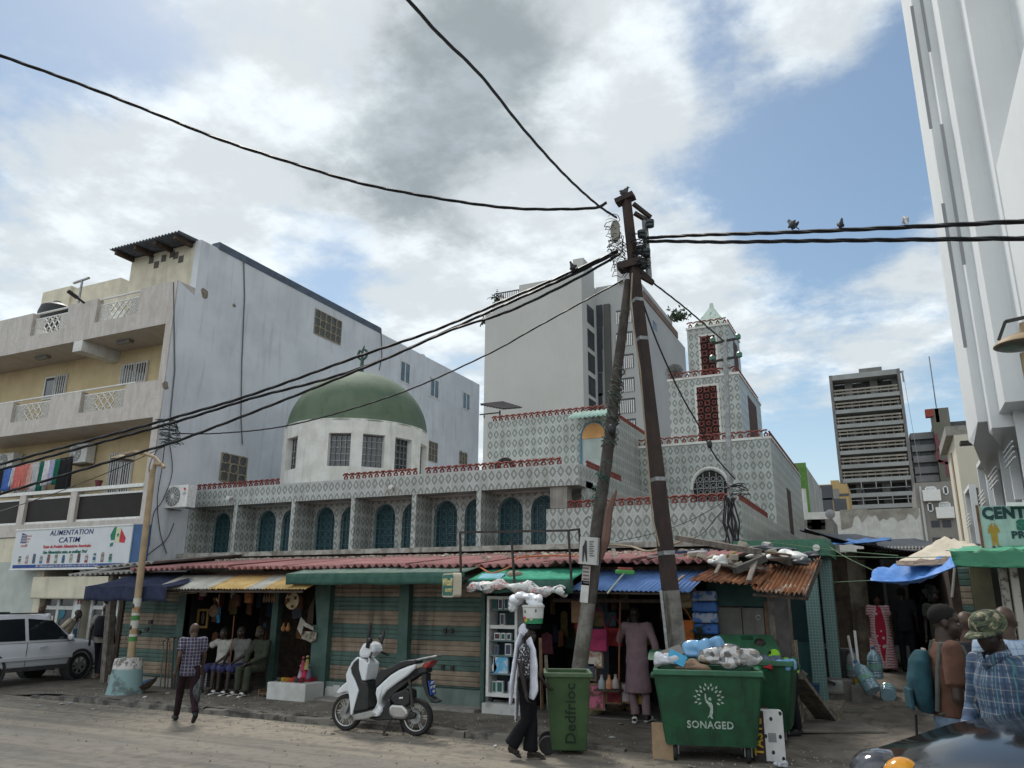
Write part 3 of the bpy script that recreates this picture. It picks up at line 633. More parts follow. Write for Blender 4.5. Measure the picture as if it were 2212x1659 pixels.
# roof hut with metal overhang
hy = YB0+.03; hx0 = oy(280, 600, hy).x; zh = ZWT
hut = MB().box(hx0, XL-.26, hy, hy+4, ZPT-.9, zh-.05)
hut.build('roof_hut', CREAM, AP)
for px, py in ((327, 562), (338, 572), (354, 558), (380, 552), (391, 560), (372, 549)):
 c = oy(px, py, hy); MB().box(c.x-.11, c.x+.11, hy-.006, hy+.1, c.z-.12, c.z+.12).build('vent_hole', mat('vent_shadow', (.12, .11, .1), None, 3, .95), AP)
c0, c1 = oy(233, 560, hy-.75), oy(405, 501, hy-.75); zz = zh+.02
corr((c0.x, c0.y, zz-.02), (XL-.2, c0.y, zz-.02), (c0.x, hy+4, zz+.15), (XL-.2, hy+4, zz+.15), 22, .03).build('roof_sheet', mat('slate_sheet', (.12, .135, .16), (.08, .09, .11), 4, .7), AP, smooth=True, solid=.02)
for k in range(4): xx = c0.x+(XL-.3-c0.x)*(k+.2)/3.4; MB().box(xx, xx+.1, hy-.68, hy, zz-.2, zz-.05).build('roof_joist', WOODD, AP)
rb = [oy(a, b, RY+3) for a, b in ((93, 632), (155, 612), (205, 610), (250, 640))]
MB().box(rb[0].x, rb[1].x, RY+3, RY+6, ZPT-.8, rb[0].z).box(rb[1].x, rb[3].x, RY+3.1, RY+6, ZPT-.8, rb[2].z).build('roof_room', CREAM, AP)
tk = oy(122, 668, RY+1.4); MB().lathe([(.6, -.8), (.62, -.2), (.55, .05), (.3, .2), (.16, .24), (.15, .3), (0, .31)], tk, 20).solo('water_tank', BLACK, 'black plastic water tank behind the roof lattice of the apartment building', 'tank', smooth=True)
# clothes-line post and street light on the roof parapet
a = oy(172, 640, FY+.3); b = oy(176, 606, FY+.3); MB().tube([a-V((0, 0, .4)), (a.x, b.y, b.z)], .04, 6).bar(b+V((-.38, 0, -.03)), b+V((.38, 0, .03)), .07, .05).solo('clothes_line_post', METG, 'grey T shaped clothes line post on the roof parapet', 'post')
e0, e1 = oy(183, 655, FY-.1), oy(146, 628, FY-.6)
fl = T('flood_light', 'black LED street light sticking out of the marble roof parapet', 'lamp', tuple(e0))
MB().tube([e0, e0.lerp(e1, .45)], .035, 6).build('arm', METD, fl); MB().bar(e0.lerp(e1, .42), e1, .2, .07).build('lamp_head', METD, fl, bevel=.02)
# air conditioners
def aircon(label, c, rz, s=1, brand=None):
 t = T('air_conditioner', label, 'air conditioner', (0, 0, 0), 'air conditioners on the apartment building')
 MB().box(-.42, .42, -.16, .16, 0, .62).build('casing', METW, t, bevel=.02)
 MB().lathe([(.25, -.01), (.27, -.01), (.27, .012), (.25, .012)], (-.12, -.165, .31), 20, ax='y').build('fan_ring', METG, t)
 f = MB().lathe([(.0, 0), (.25, 0), (.25, .008), (0, .008)], (-.12, -.168, .31), 20, ax='y').build('fan_guard', mat('fan_dark', (.08, .08, .085), (.05, .05, .05), 30, .6), t)
 b = MB();
 for k in range(14): b.bar((-.12+.05*cos(k*pi/7), -.185, .31+.05*sin(k*pi/7)), (-.12+.245*cos(k*pi/7+.35), -.185, .31+.245*sin(k*pi/7+.35)), .01)
 b.lathe([(0, -.02), (.055, -.02), (.055, .01), (0, .01)], (-.12, -.175, .31), 12, ax='y'); b.build('fan_blades', METW, t)
 MB().bar((-.32, -.1, -.02), (-.32, .35, -.02), .03).bar((.32, -.1, -.02), (.32, .35, -.02), .03).build('bracket', METG, t)
 b = MB()
 for k in range(12): b.box(-.425, -.421, -.13, .14, .06+k*.045, .085+k*.045)
 b.build('coil_grille', METD, t)
 if brand:
  MB().lathe([(0, -.006), (.04, -.006), (.04, 0), (0, 0)], (.3, -.163, .5), 14, ax='y').build('logo_disc', mat('red_disc', (.5, .03, .06), None, 3, .5), t); text('LG', (.3, -.166, .38), .1, mat('grey_ink', (.2, .2, .2)), t)
 return put(t, c, rz, s)
c = oy(20, 1000, RY-.2); aircon('small white air conditioner on the ochre wall above the washing line', c-V((0, 0, .3)), 0)
c = oy(177, 985, RY-.2); aircon('white air conditioner on brackets between two ochre wall windows', c-V((0, 0, .25)), 0)
c = ox(384, 1098, XL+.35); aircon('white air conditioner with red logo on the white side wall', (XL+.42, c.y, c.z), 0, 1.02, True)
# washing on the line
lx = [oy(2, 1015, FY+.35), oy(120, 995, FY+.35), oy(160, 990, FY+.35)]
MB().tube([oy(-60, 1030, FY+.35)]+lx, .008, 4).solo('washing_line', METG, 'thin washing line strung along the first floor balcony', 'line')
wash = [(-14, 8, 'black', (.02, .02, .022), 1075), (9, 28, 'blue', (.08, .16, .45), 1060), (28, 34, 'white', (.6, .6, .62), 1050), (34, 50, 'coral pink', (.62, .17, .15), 1058), (50, 64, 'salmon with a print', (.58, .2, .16), 1058), (66, 73, 'pale pink', (.62, .4, .36), 1056), (73, 86, 'grey white', (.5, .5, .52), 1064), (88, 96, 'dark green', (.02, .13, .09), 1062), (97, 110, 'white frilly', (.68, .66, .68), 1048), (111, 120, 'lilac', (.42, .42, .6), 1044), (122, 131, 'emerald', (.02, .17, .11), 1046), (133, 158, 'black long', (.016, .016, .018), 1062)]
for i, (a, b, n, c, bt) in enumerate(wash):
 yl = FY+.35; p0 = oy(a, 1012-(a-2)*.17, yl); p1 = oy(b, 1012-(b-2)*.17, yl); zb_ = oy((a+b)/2, bt, yl).z; rr2 = random.Random(i)
 G = [[p0.lerp(p1, k/8)*1+V(((k-4)*.012*(r_/6), .035*sin(k*1.9+i)*(.4+r_/6), 0)) for k in range(9)] for r_ in range(7)]
 for r_ in range(7):
  for k in range(9): G[r_][k].z += (zb_-G[r_][k].z)*r_/6+(.02*rr2.uniform(-1, 1) if r_ == 6 else 0)
 MB().grid(G).solo('washed_garment', cl('wash%d' % i, c), n+' garment pegged on the balcony washing line', 'laundry', 'laundry on the balcony', smooth=True, solid=.012)
fp = oy(216, 1042, FY+.1); MB().lathe([(.07, 0), (.1, .16), (.11, .16), (.11, .19), (.09, .19), (.07, .05)], (fp.x, FY+.06, Z1T+.03), 12).solo('flower_pot', cl('pot', (.16, .05, .06)), 'small maroon flower pot on the balcony handrail', 'pot', smooth=True)
# ground floor shop: recessed front, roller box, sign
SH = T('grocery_shopfront', 'white framed glazed grocery shopfront under the big sign', 'shopfront', (XL-3, FY, 0))
sy = FY-.02
MB().box(XL-17, XL-.02, FY+.02, RY, 2.9, Z1B-.02).build('lintel', CREAM, SH)
MB().box(xf(95, 1250), XL-.3, FY-.35, FY+.02, oy(150, 1294, FY-.35).z, oy(150, 1245, FY-.35).z).build('shutter_box', CREAM, SH, bevel=.04)
MB().box(XL-17, xf(62, 1380), FY-.03, RY, 0, 3.0).build('pale_wall', mat('pale_blue_wall', (.42, .45, .42), (.36, .39, .36), 2, .8), SH)
MB().box(xf(62, 1380), xf(76, 1380), FY-.05, RY, 0, 2.95).build('pier', CREAM, SH); MB().box(xf(158, 1380), xf(172, 1380), FY-.05, FY+.3, 0, 2.95).build('pier', CREAM, SH)
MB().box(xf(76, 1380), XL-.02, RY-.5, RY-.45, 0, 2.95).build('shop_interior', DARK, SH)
yd = FY+.12
def shopdoor(pl, pr, name):
 x0, x1 = oy(pl, 1380, yd).x, oy(pr, 1380, yd).x; z1 = oy(pl, 1312, yd).z; zt = z1+.55
 d_ = MB().box(x0+.06, x1-.06, yd+.01, yd+.03, .16, zt-.06).build('glass_pane', mat('shop_glass', (.09, .1, .1), (.05, .055, .06), 2, .1, spec=.7), SH)
 f = MB(); xm = (x0+x1)/2
 for a in (x0, xm, x1): f.box(a-.05, a+.05, yd-.04, yd+.05, .1, zt)
 for z in (.14, z1, zt-.03): f.box(x0, x1, yd-.036, yd+.046, z-.05, z+.05)
 f.build('door_frame', METW, SH)
shopdoor(82, 152, 'a'); shopdoor(190, 246, 'b')
xs0 = xf(156, 1380)
pst = MB().box(oy(153, 1380, FY-.08).x, oy(166, 1380, FY-.08).x, FY-.12, FY-.06, .5, 2.75).build('poster_strip', mat('poster_white', (.6, .62, .62), (.55, .57, .57), 3, .6), SH)
for k, cc in enumerate(((.03, .05, .1), (.25, .08, .08), (.1, .1, .12), (.04, .2, .35))):
 for j in (0, 1): MB().box(oy(155+j*5, 1380, FY-.13).x, oy(158.5+j*5, 1380, FY-.13).x, FY-.126, FY-.121, 2.25-k*.45, 2.5-k*.45).build('printed_jar', mat('jar%d' % k, cc), SH)
for k, (a, b, c, d2, cc) in enumerate(((105, 113, 1330, 1345, (.6, .6, .58)), (104, 112, 1347, 1360, (.6, .6, .58)), (126, 137, 1366, 1380, (.55, .57, .57)))):
 p, q = oy(a, c, yd), oy(b, d2, yd); MB().box(p.x, q.x, yd-.005, yd+.008, q.z, p.z).build('paper_notice', mat('notice', cc), SH)
p = oy(131, 1322, yd); MB().lathe([(0, 0), (.2, 0), (.2, .01), (0, .01)], (p.x, yd-.006, p.z), 20, ax='y').build('round_sticker', mat('blue_sticker', (.06, .22, .3)), SH)
MB().box(xf(175, 1440), XL+1.2, FY-.75, FY-.05, 0, .22).build('doorstep', CONC, SH)
# sign
sgy = FY-.5; p0, p1, p2 = oy(36, 1148, sgy), oy(288, 1133, sgy), oy(30, 1229, sgy)
SG = T('shop_sign', 'large white grocery sign with blue lettering and two flag maps', 'sign', (p0.x, sgy, p2.z))
zs0, zs1 = p2.z, (p0.z+p1.z)/2; x0, x1 = p0.x, p1.x; w = x1-x0; h = zs1-zs0
MB().box(x0, x1, sgy, sgy+.28, zs0, zs1).build('sign_face', mat('sign_white', (.56, .58, .6), (.52, .54, .56), 2, .5), SG)
MB().box(x1+.002, x1+.35, sgy+.03, sgy+.3, zs0, zs1+.02).build('blue_return', mat('sign_blue', (.03, .09, .22), None, 3, .5), SG)
MB().box(x0-.03, x1+.003, sgy-.02, sgy+.28, zs1, zs1+.04).box(x0-.03, x1+.003, sgy-.02, sgy+.28, zs0-.04, zs0).build('sign_frame', METW, SG)
def sp(u, v): return (x0+w*u, sgy-.004, zs0+h*v)
NAVY = mat('navy_ink', (.025, .03, .15)); REDI = mat('red_ink', (.5, .08, .09)); GRNI = mat('green_ink', (.02, .14, .1)); WHT = mat('white_ink', (.7, .7, .7))
for body, u, v, sz, m_, sh, xs2, bo in (('ALIMENTATION', .50, .89, .15, NAVY, .1, 1.2, .001), ('CATIM', .49, .70, .155, NAVY, .1, 1.4, .001), ('Vente de Produits Alimentaires Americains', .475, .545, .093, REDI, .25, .86, .003), ('Une Alimentation saine, au meilleur Prix!', .465, .405, .093, GRNI, .25, .83, .003)):
 text(body, sp(u, v), sz*h/.95*1.15, m_, SG, shear=sh, bold=bo*h, xs=xs2)
MB().box(*[sp(.02, 0)[0], sp(.97, 0)[0]], sgy-.006, sgy-.001, sp(0, .015)[2], sp(0, .1)[2]).build('contact_band', mat('band_blue', (.03, .07, .25)), SG)
text('BP: 11006 Dakar-peytavin Tél: +221 33 821 6919 / Fax: +221 33 822 98 12 / Email:', (sp(.5, 0)[0], sgy-.008, sp(0, .057)[2]), .068*h, WHT, SG, xs=.95)
def spoly(name, pts, m_, dy=0): return MB().prism([(x0+w*u, zs0+h*v) for u, v in pts], 'y', sgy-.008-dy, sgy-.002-dy).build(name, m_, SG)
spoly('green_map_piece', [(.855, .97), (.83, .78), (.84, .66), (.868, .66), (.873, .98)], mat('flag_green', (.02, .2, .12))); spoly('yellow_map_piece', [(.875, .98), (.87, .62), (.905, .6), (.91, .93)], mat('flag_cream', (.6, .6, .4)))
spoly('red_map_piece', [(.912, .92), (.908, .6), (.95, .58), (.955, .7), (.935, .8)], mat('flag_red', (.5, .04, .06))); spoly('green_map_piece', [(.838, .58), (.862, .6), (.86, .52), (.838, .5)], mat('flag_green', (.02, .2, .12)))
spoly('map_star', [(.892+.013*(1 if k % 2 == 0 else .42)*sin(k*pi/5), .78+.06*(1 if k % 2 == 0 else .42)*cos(k*pi/5)) for k in range(10)], mat('flag_green', (.02, .2, .12)), .004)
spoly('blue_map_piece', [(.06, .93), (.105, .88), (.105, .66), (.055, .67)], NAVY)
sb = MB()
for k in range(5):
 for j in range(5): q = sp(.064+j*.009, .70+k*.042); sb.box(q[0]-.012, q[0]+.012, sgy-.011, sgy-.0085, q[2]-.012, q[2]+.012)
sb.build('map_stars', WHT, SG)
for k in range(4): spoly('red_stripe', [(.106, .86-k*.075), (.15-.01*k, .86-k*.075), (.15-.01*k, .83-k*.075), (.106, .83-k*.075)], mat('stripe_red', (.5, .22, .2)))
spoly('red_stripe', [(.062, .61), (.125, .61), (.12, .57), (.07, .57)], mat('stripe_red', (.5, .22, .2)))
jc = [(.45, .47, .4), (.4, .2, .18), (.1, .12, .14), (.04, .16, .3), (.4, .1, .08), (.18, .2, .1), (.06, .14, .16), (.4, .42, .33), (.12, .06, .06), (.3, .05, .05), (.35, .42, .4), (.25, .15, .18), (.1, .35, .3)]
for k in range(13):
 u = .075+k*.065; hh = .15+.05*((k*7) % 3)/2; v0 = .13; b_ = MB(); m2 = mat('bottle_cap%d' % (k % 4), [(.1, .1, .1), (.4, .4, .42), (.05, .1, .2), (.3, .3, .25)][k % 4])
 q0, q1 = sp(u-.012, v0), sp(u+.012, v0+hh); b_.box(q0[0], q1[0], sgy-.008, sgy-.002, q0[2], q1[2]); b_.box(q0[0]+.012, q1[0]-.012, sgy-.0078, sgy-.002, q1[2], q1[2]+.05, 1)
 b_.box(q0[0]+.004, q1[0]-.004, sgy-.01, sgy-.0082, q0[2]+.06, q0[2]+.14, 1); b_.build('printed_bottle', [mat('bottle%d' % k, jc[k]), m2], SG)
# ------------------------------------------------------------------ far buildings
def z4(a, b): return 1645.8+.2646*a, 740.6+.2646*b
def z2(a, b): return 987.5+.248*a, 548.6+.248*b
PALE = mat('pale_render', (.47, .47, .45), (.42, .42, .40), .08, .9, streak=.12); PALE2 = mat('pale_grey', (.40, .405, .40), (.35, .355, .35), .1, .9)
GREY = mat('raw_concrete', (.2, .195, .185), (.15, .145, .14), .3, .9, streak=.3)
DGL = mat('distant_glass', (.05, .055, .065), (.035, .04, .05), .2, .25)
BY = 95.0; B2 = 101.0
def X_(px, Y, y=700): return oy(px, y, Y).x
OB = T('office_block', 'tall plain pale grey apartment tower rising behind the mosque', 'building', (X_(1250, BY), BY, 0))
za = oy(1200, 602, BY).z; xa0, xa1, xas = X_(1048, BY), X_(1257.8, BY), X_(1121, BY)
MB().box(X_(1063, BY), xa1, BY, BY+24, 0, oy(1090, 648, BY).z).box(xa0, X_(1063, BY), BY, BY+24, 0, oy(1050, 678, BY).z).box(xas, xa1, BY+.004, BY+18, oy(1090, 648, BY).z, za).build('blank_wall', PALE, OB)
xb1 = X_(1384, B2); zb2 = oy(1300, 619, B2).z; yb2 = ox(1480, 760, xb1).y
MB().box(xa1+.01, xb1, B2, BY+25, 0, zb2).box(xb1-14, xb1+.03, B2+1, yb2, 0, zb2-2.0).build('rear_wall', PALE2, OB)
MB().box(X_(1340, B2), X_(1352, B2), B2-.8, B2+3, zb2, zb2+2.4).build('lift_housing', PALE, OB); MB().box(xa1-2, X_(1283, B2), BY+2, B2+.5, zb2, zb2+3.2).build('lift_housing', PALE, OB)
MB().box(xb1-.6, xb1+.15, B2+2, ox(1461, 690, xb1).y, zb2-2, zb2-.9).build('roof_pergola', mat('pergola', (.13, .10, .09), (.2, .13, .1), .6, .9), OB)
for zy in (490, 700, 900, 1105, 1305):
 p, q = ox(*z2(1122, zy), xa1), ox(*z2(1203, zy+30), xa1);
 w = MB().box(xa1-.2, xa1+.05, BY+2.0, B2-1.2, p.z-1.6, p.z+1.1).build('window', DGL, OB)
for zy in (545, 740, 935, 1140, 1320, 1500):
 p, q = oy(*z2(1213, zy), B2), oy(*z2(1268, zy), B2); MB().box(p.x, q.x, B2-.05, B2+.2, p.z-1.7, p.z+1.7).build('window', DGL, OB)
 p = oy(*z2(1386, zy+8), B2); xw = X_(1366, B2); w = MB().box(p.x, xw, B2-.05, B2+.2, p.z-1.1, p.z+1.0).build('window', DGL, OB); b = MB()
 for k in range(9): xx = p.x+(xw-p.x)*k/9; b.box(xx, xx+.16, B2-.12, B2-.06, p.z-1.1, p.z+.7)
 b.build('balusters', METW, w)
p0, p1 = oy(*z2(1280, 450), B2), oy(*z2(1335, 1600), B2)
MB().box(p0.x, oy(*z2(1335, 450), B2).x, B2-.5, B2+.1, 8, p0.z).build('stair_strip', mat('dark_strip', (.09, .09, .085), None, .2, .6), OB)
MB().box(xb1-.1, xb1+.05, ox(1410, 700, xb1).y, ox(1418, 700, xb1).y, ox(1414, 712, xb1).z, ox(1414, 696, xb1).z).build('window', DGL, OB)
rl = MB(); zr = oy(1090, 648, BY).z
for k in range(26): xx = X_(1066, BY)+k*.3; rl.box(xx, xx+.08, BY+.1, BY+.2, zr, zr+1.3)
rl.box(X_(1066, BY), xas, BY+.1, BY+.2, zr+1.2, zr+1.35).build('roof_railing', METD, OB)
LEAFP = mat('palm_green', (.06, .085, .05), (.04, .06, .035), 3, .8)
def palm(c, s, label):
 t = T('potted_palm', label, 'palm', tuple(c)); MB().tube([c, c+V((0, 0, .5*s))], .12*s, 6).build('trunk', WOODD, t); f = MB(); r2 = random.Random(int(c.x*10))
 for k in range(15):
  a = k*2.4; e = r2.uniform(.2, 1.3); L = s*r2.uniform(.9, 1.3); pts = []
  for i in range(6): u = i/5; pts.append(c+V((cos(a)*cos(e)*L*u, sin(a)*cos(e)*L*u, .5*s+sin(e)*L*u-.75*L*u*u*cos(e))))
  for i in range(5):
   sd = V((-sin(a), cos(a), 0))*.16*s*(1-abs(i/5-.4)); f.add([pts[i]-sd, pts[i]+sd, pts[i+1]+sd*.8-V((0, 0, .1*s)), pts[i+1]-sd*.8-V((0, 0, .1*s))], [(0, 1, 2, 3)])
 f.build('crown', LEAFP, t)
palm(oy(1074, 655, BY+.6), 1.5, 'small palm by the railing on the pale tower roof'); palm(oy(1048, 700, BY+1), 1.2, 'little palm at the stepped edge of the pale tower')
def bushy(name, c, s, label, n=160, col=LEAFP, cat='shrub'):
 r2 = random.Random(int(abs(c.x*7)+n)); f = MB()
 for k in range(n):
  p = c+V((r2.gauss(0, .45)*s, r2.gauss(0, .35)*s, abs(r2.gauss(.3, .3))*s)); a = V((r2.uniform(-1, 1), r2.uniform(-1, 1), r2.uniform(-1, 1)))*.16*s; b = V((r2.uniform(-1, 1), r2.uniform(-1, 1), r2.uniform(-1, 1)))*.16*s
  f.add([p-a, p+b, p+a, p-b], [(0, 1, 2, 3)])
 f.solo(name, col, label, cat, base=c)
bushy('roof_shrub', oy(1462, 690, 120), 2.0, 'straggly green shrub on the rear roof edge of the pale tower')
# white house annex canopy between buildings
cy_ = YE-3; ca, cb = oy(1037, 856, cy_), oy(1080, 872, cy_)
AN = T('roof_awning', 'rusty metal awning on thin posts beside the white wall end', 'awning', tuple(ca))
corr((ca.x, cy_, ca.z-.4), (cb.x+.2, cy_, ca.z-.75), (ca.x, cy_+2.5, ca.z+.3), (cb.x, cy_+2.5, ca.z-.1), 8, .04).build('awning_sheet', mat('brown_sheet', (.12, .105, .095), (.08, .07, .065), 3, .8), AN, solid=.02)
MB().bar((cb.x, cy_, ca.z-.8), (cb.x, cy_, ca.z-4), .06).bar((ca.x, cy_, ca.z-.9), (cb.x, cy_, ca.z-.9), .05).build('awning_frame', METD, AN)
# unfinished concrete block
UYf = 150.0; xl, xr = oy(1806, 960, UYf).x, oy(1963, 945, UYf).x; ul = [810.7, 857, 886, 918, 946, 976, 1006.5, 1037, 1070, 1095]
zs_ = [oy(1871, y, UYf).z for y in ul]
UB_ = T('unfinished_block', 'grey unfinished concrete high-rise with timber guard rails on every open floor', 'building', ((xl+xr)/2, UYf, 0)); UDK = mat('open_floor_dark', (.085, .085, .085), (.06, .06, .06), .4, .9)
MB().box(xl, xl+.5, UYf-.2, UYf+14, 0, zs_[0]+.6).box(xr-.5, xr, UYf-.2, UYf+14, 0, zs_[0]+.6).box(xl+.5, xr-.5, UYf+5, UYf+14, 0, zs_[0]).build('side_walls', GREY, UB_)
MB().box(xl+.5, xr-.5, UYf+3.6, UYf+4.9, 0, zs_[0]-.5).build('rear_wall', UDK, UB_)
for i, z in enumerate(zs_):
 s = MB().box(xl+.5, xr-.5, UYf-(.5 if i else .1), UYf+3.6, z-.35, z+(.35 if i else .6)).build('floor_slab', mat('slab_edge', (.31, .32, .315), (.25, .26, .255), .3, .9), UB_)
 if 0 < i < 8:
  r_ = MB();
  for k in (.75, 1.35): r_.box(xl+.6, xr-.7, UYf-.6, UYf-.5, z+k, z+k+.28)
  for k in range(9): xx = xl+.8+(xr-xl-1.8)*k/8; r_.box(xx, xx+.1, UYf-.49, UYf-.4, z+.35, z+1.6)
  r_.build('guard_rail', mat('timber_rail', (.29, .265, .225), (.22, .2, .17), .5, .8), UB_)
 elif i >= 8:
  r_ = MB().box(xl+.6, xr-.7, UYf-.45, UYf-.4, z+1.1, z+1.2)
  for k in range(5): xx = xl+1+(xr-xl-2.4)*k/4; r_.box(xx, xx+.15, UYf-.45, UYf-.4, z+.35, z+3)
  r_.build('guard_rail', METG, UB_)
for k in (.26, .62, .93): xx = xl+(xr-xl)*k; MB().box(xx-.65, xx+.65, UYf+2.4, UYf+3.58, 0, zs_[0]-.4).build('column', GREY, UB_)
q0, q1 = oy(*z4(785, 190), UYf), oy(*z4(975, 172), UYf); MB().box(q0.x, q1.x, UYf+2, UYf+7, zs_[0], q0.z).build('lift_room', GREY, UB_)
h0, h1 = oy(*z4(985, 238), UYf), oy(*z4(1155, 217), UYf); MB().bar((h0.x, UYf+1, h1.z-.4), (h1.x, UYf+1, h1.z-.1), .3).bar((h1.x-.2, UYf+1, h1.z), (h1.x-.2, UYf+1, h1.z-2), .25).bar((h1.x-.1, UYf+1, h1.z), (h1.x+1, UYf+1, 8), .07).build('hoist_arm', METG, UB_)
# hotel
HO = T('hotel', 'grey hotel with an olive stair tower carrying faded red letters', 'building', tuple(V((oy(2030, 900, 160).x, 160, 0))))
hy = 160.0; MB().box(xr+.5, oy(*z4(1440, 800), hy).x+4, hy, hy+12, 0, oy(*z4(1300, 740), hy).z).build('main_wall', mat('hotel_grey', (.235, .24, .255), (.2, .2, .215), .2, .9), HO)
t0, t1, t2 = oy(*z4(1400, 700), hy-3), oy(*z4(1545, 690), hy-3), oy(*z4(1450, 532), hy-3); OLV = mat('olive_render', (.17, .165, .135), (.14, .138, .115), .2, .9)
MB().box(t0.x, t1.x, hy-3, hy+6, 0, t2.z-2.6).box(t0.x, t0.x+1.2, hy-3, hy+1, t2.z-2.6, t2.z).box(t1.x-2.2, t1.x, hy-3, hy+1, t2.z-2.6, t2.z).box(t0.x+1.2, t1.x-2.2, hy-3, hy+1, t2.z-.7, t2.z).build('stair_tower', OLV, HO)
RL = mat('faded_red_letter', (.20, .07, .09));
for ch, zx, zy in (('H', 1485, 815), ('O', 1500, 930), ('T', 1515, 1030)): p = oy(*z4(zx, zy), hy-3); text(ch, (p.x, hy-3.06, p.z), 4.4, RL, HO, bold=.05)
for zy in (770, 870, 960, 1050, 1120):
 p = oy(*z4(1300, zy), hy); MB().box(xr+.6, t0.x-.01, hy-.9, hy, p.z-.5, p.z+.7).build('balcony', mat('hotel_pale', (.30, .30, .31), None, .3, .9), HO)
 for a, b in ((1212, 1252), (1295, 1395)):
  q, w = oy(*z4(a, zy+40), hy), oy(*z4(b, zy+40), hy); MB().box(q.x, w.x, hy-.06, hy+.1, q.z-1.1, q.z+1.3).build('window', DGL, HO)
p = oy(*z4(1360, 575), hy-3.5); MB().box(p.x-.5, p.x+.8, hy-3.4, hy-2, p.z-.6, p.z+.8).build('red_cabin', mat('cabin_red', (.32, .07, .05)), HO)
MB().box(t1.x, oy(*z4(1660, 690), hy).x+6, hy, hy+10, 0, oy(*z4(1600, 640), hy).z).build('dark_annex', mat('annex_dark', (.08, .085, .09), (.05, .055, .06), .3, .7), HO)
a_ = oy(*z4(1425, 530), hy); MB().tube([a_, a_+V((0, 0, 10))], .1, 4).build('mast', METG, HO)
# grey windowed block in front
gy = 90.0; g0, g1 = oy(*z4(1262, 1300), gy), oy(*z4(1640, 1300), gy); gt = oy(*z4(1420, 1135), gy).z
GB = T('grey_block', 'weathered grey block with scattered white framed windows and box air conditioners', 'building', ((g0.x+g1.x)/2, gy, 0))
MB().box(g0.x, g1.x, gy, gy+15, 0, gt).build('wall', mat('weathered_grey', (.235, .22, .2), (.19, .18, .165), .3, .9, streak=.3), GB)
MB().tube([(g0.x+.5, gy-.1, 0), (g0.x+.5, gy-.1, gt-.4)], .12, 6).build('down_pipe', PALE, GB)
for a, b, c, d2, w in ((1340, 1420, 1185, 1235, 1), (1485, 1515, 1180, 1230, 1), (1358, 1392, 1315, 1370, 1), (1452, 1535, 1310, 1370, 1), (1378, 1455, 1452, 1505, 0), (1470, 1550, 1450, 1505, 0), (1392, 1470, 1590, 1640, 0), (1485, 1560, 1590, 1640, 0)):
 p, q = oy(*z4(a, c), gy), oy(*z4(b, d2), gy); wn = MB().box(p.x, q.x, gy-.05, gy+.1, q.z, p.z).build('window', mat('roller_white', (.55, .56, .57)) if (b-a > 50 and w) else DGL, GB)
 if w: MB().box(p.x-.12, p.x, gy-.1, gy, q.z, p.z).box(q.x, q.x+.12, gy-.1, gy, q.z, p.z).box(p.x, q.x, gy-.1, gy, p.z, p.z+.12).box(p.x, q.x, gy-.1, gy, q.z-.12, q.z).build('window_frame', METW, wn)
for a, b in ((1495, 1390), (1385, 1250)): p = oy(*z4(a, b), gy); MB().box(p.x-.8, p.x+.8, gy-.7, gy, p.z-.55, p.z+.55).build('box_cooler', METW, GB)
# yellow building
yy = 115.0; p0, p1 = oy(*z4(470, 1250), yy), oy(*z4(640, 1250), yy)
YB = T('yellow_building', 'small yellow ochre building glimpsed between the green one and the unfinished block', 'building', (p0.x, yy, 0))
MB().box(p0.x, p1.x+1, yy, yy+10, 0, oy(*z4(550, 1155), yy).z).box(oy(*z4(565, 1200), yy).x, p1.x, yy+.5, yy+6, oy(*z4(550, 1155), yy).z, oy(*z4(600, 1118), yy).z).build('wall', mat('warm_ochre', (.44, .31, .14), (.38, .27, .13), .3, .9), YB)
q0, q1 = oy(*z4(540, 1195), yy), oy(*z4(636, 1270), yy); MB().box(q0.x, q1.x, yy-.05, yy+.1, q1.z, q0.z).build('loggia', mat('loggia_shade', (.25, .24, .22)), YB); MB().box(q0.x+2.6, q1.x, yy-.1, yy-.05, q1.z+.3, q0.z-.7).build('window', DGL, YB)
for a, b in ((478, 1225), (478, 1330), (590, 1335)): p = oy(*z4(a, b), yy); MB().box(p.x, p.x+1.6, yy-.06, yy+.1, p.z-1, p.z+1).build('window', DGL, YB)
# green building
gy2 = 62.0; p0, p1 = oy(*z4(286, 1150), gy2), oy(*z4(374, 1150), gy2); gt2 = oy(*z4(330, 1008), gy2).z; yf2 = ox(*z4(486, 1200), p1.x).y
GN = T('green_building', 'lime green fronted house with a stained grey flank behind the minaret', 'building', (p0.x, gy2, 0))
MB().box(p0.x-5, p1.x, gy2, yf2, 0, gt2).build('flank', mat('stained_flank', (.40, .40, .38), (.28, .28, .26), .4, .9, streak=.6), GN)
MB().box(p0.x-5, p1.x+.004, gy2-.15, gy2, 0, gt2+.25).build('green_front', mat('lime_paint', (.12, .23, .065), (.10, .19, .055), .4, .8), GN)
q = oy(*z4(335, 1080), gy2); MB().box(p0.x+.8, p1.x-.5, gy2-.17, gy2-.151, q.z-4, q.z+.6).build('front_recess', mat('lime_shadow', (.09, .21, .045)), GN)
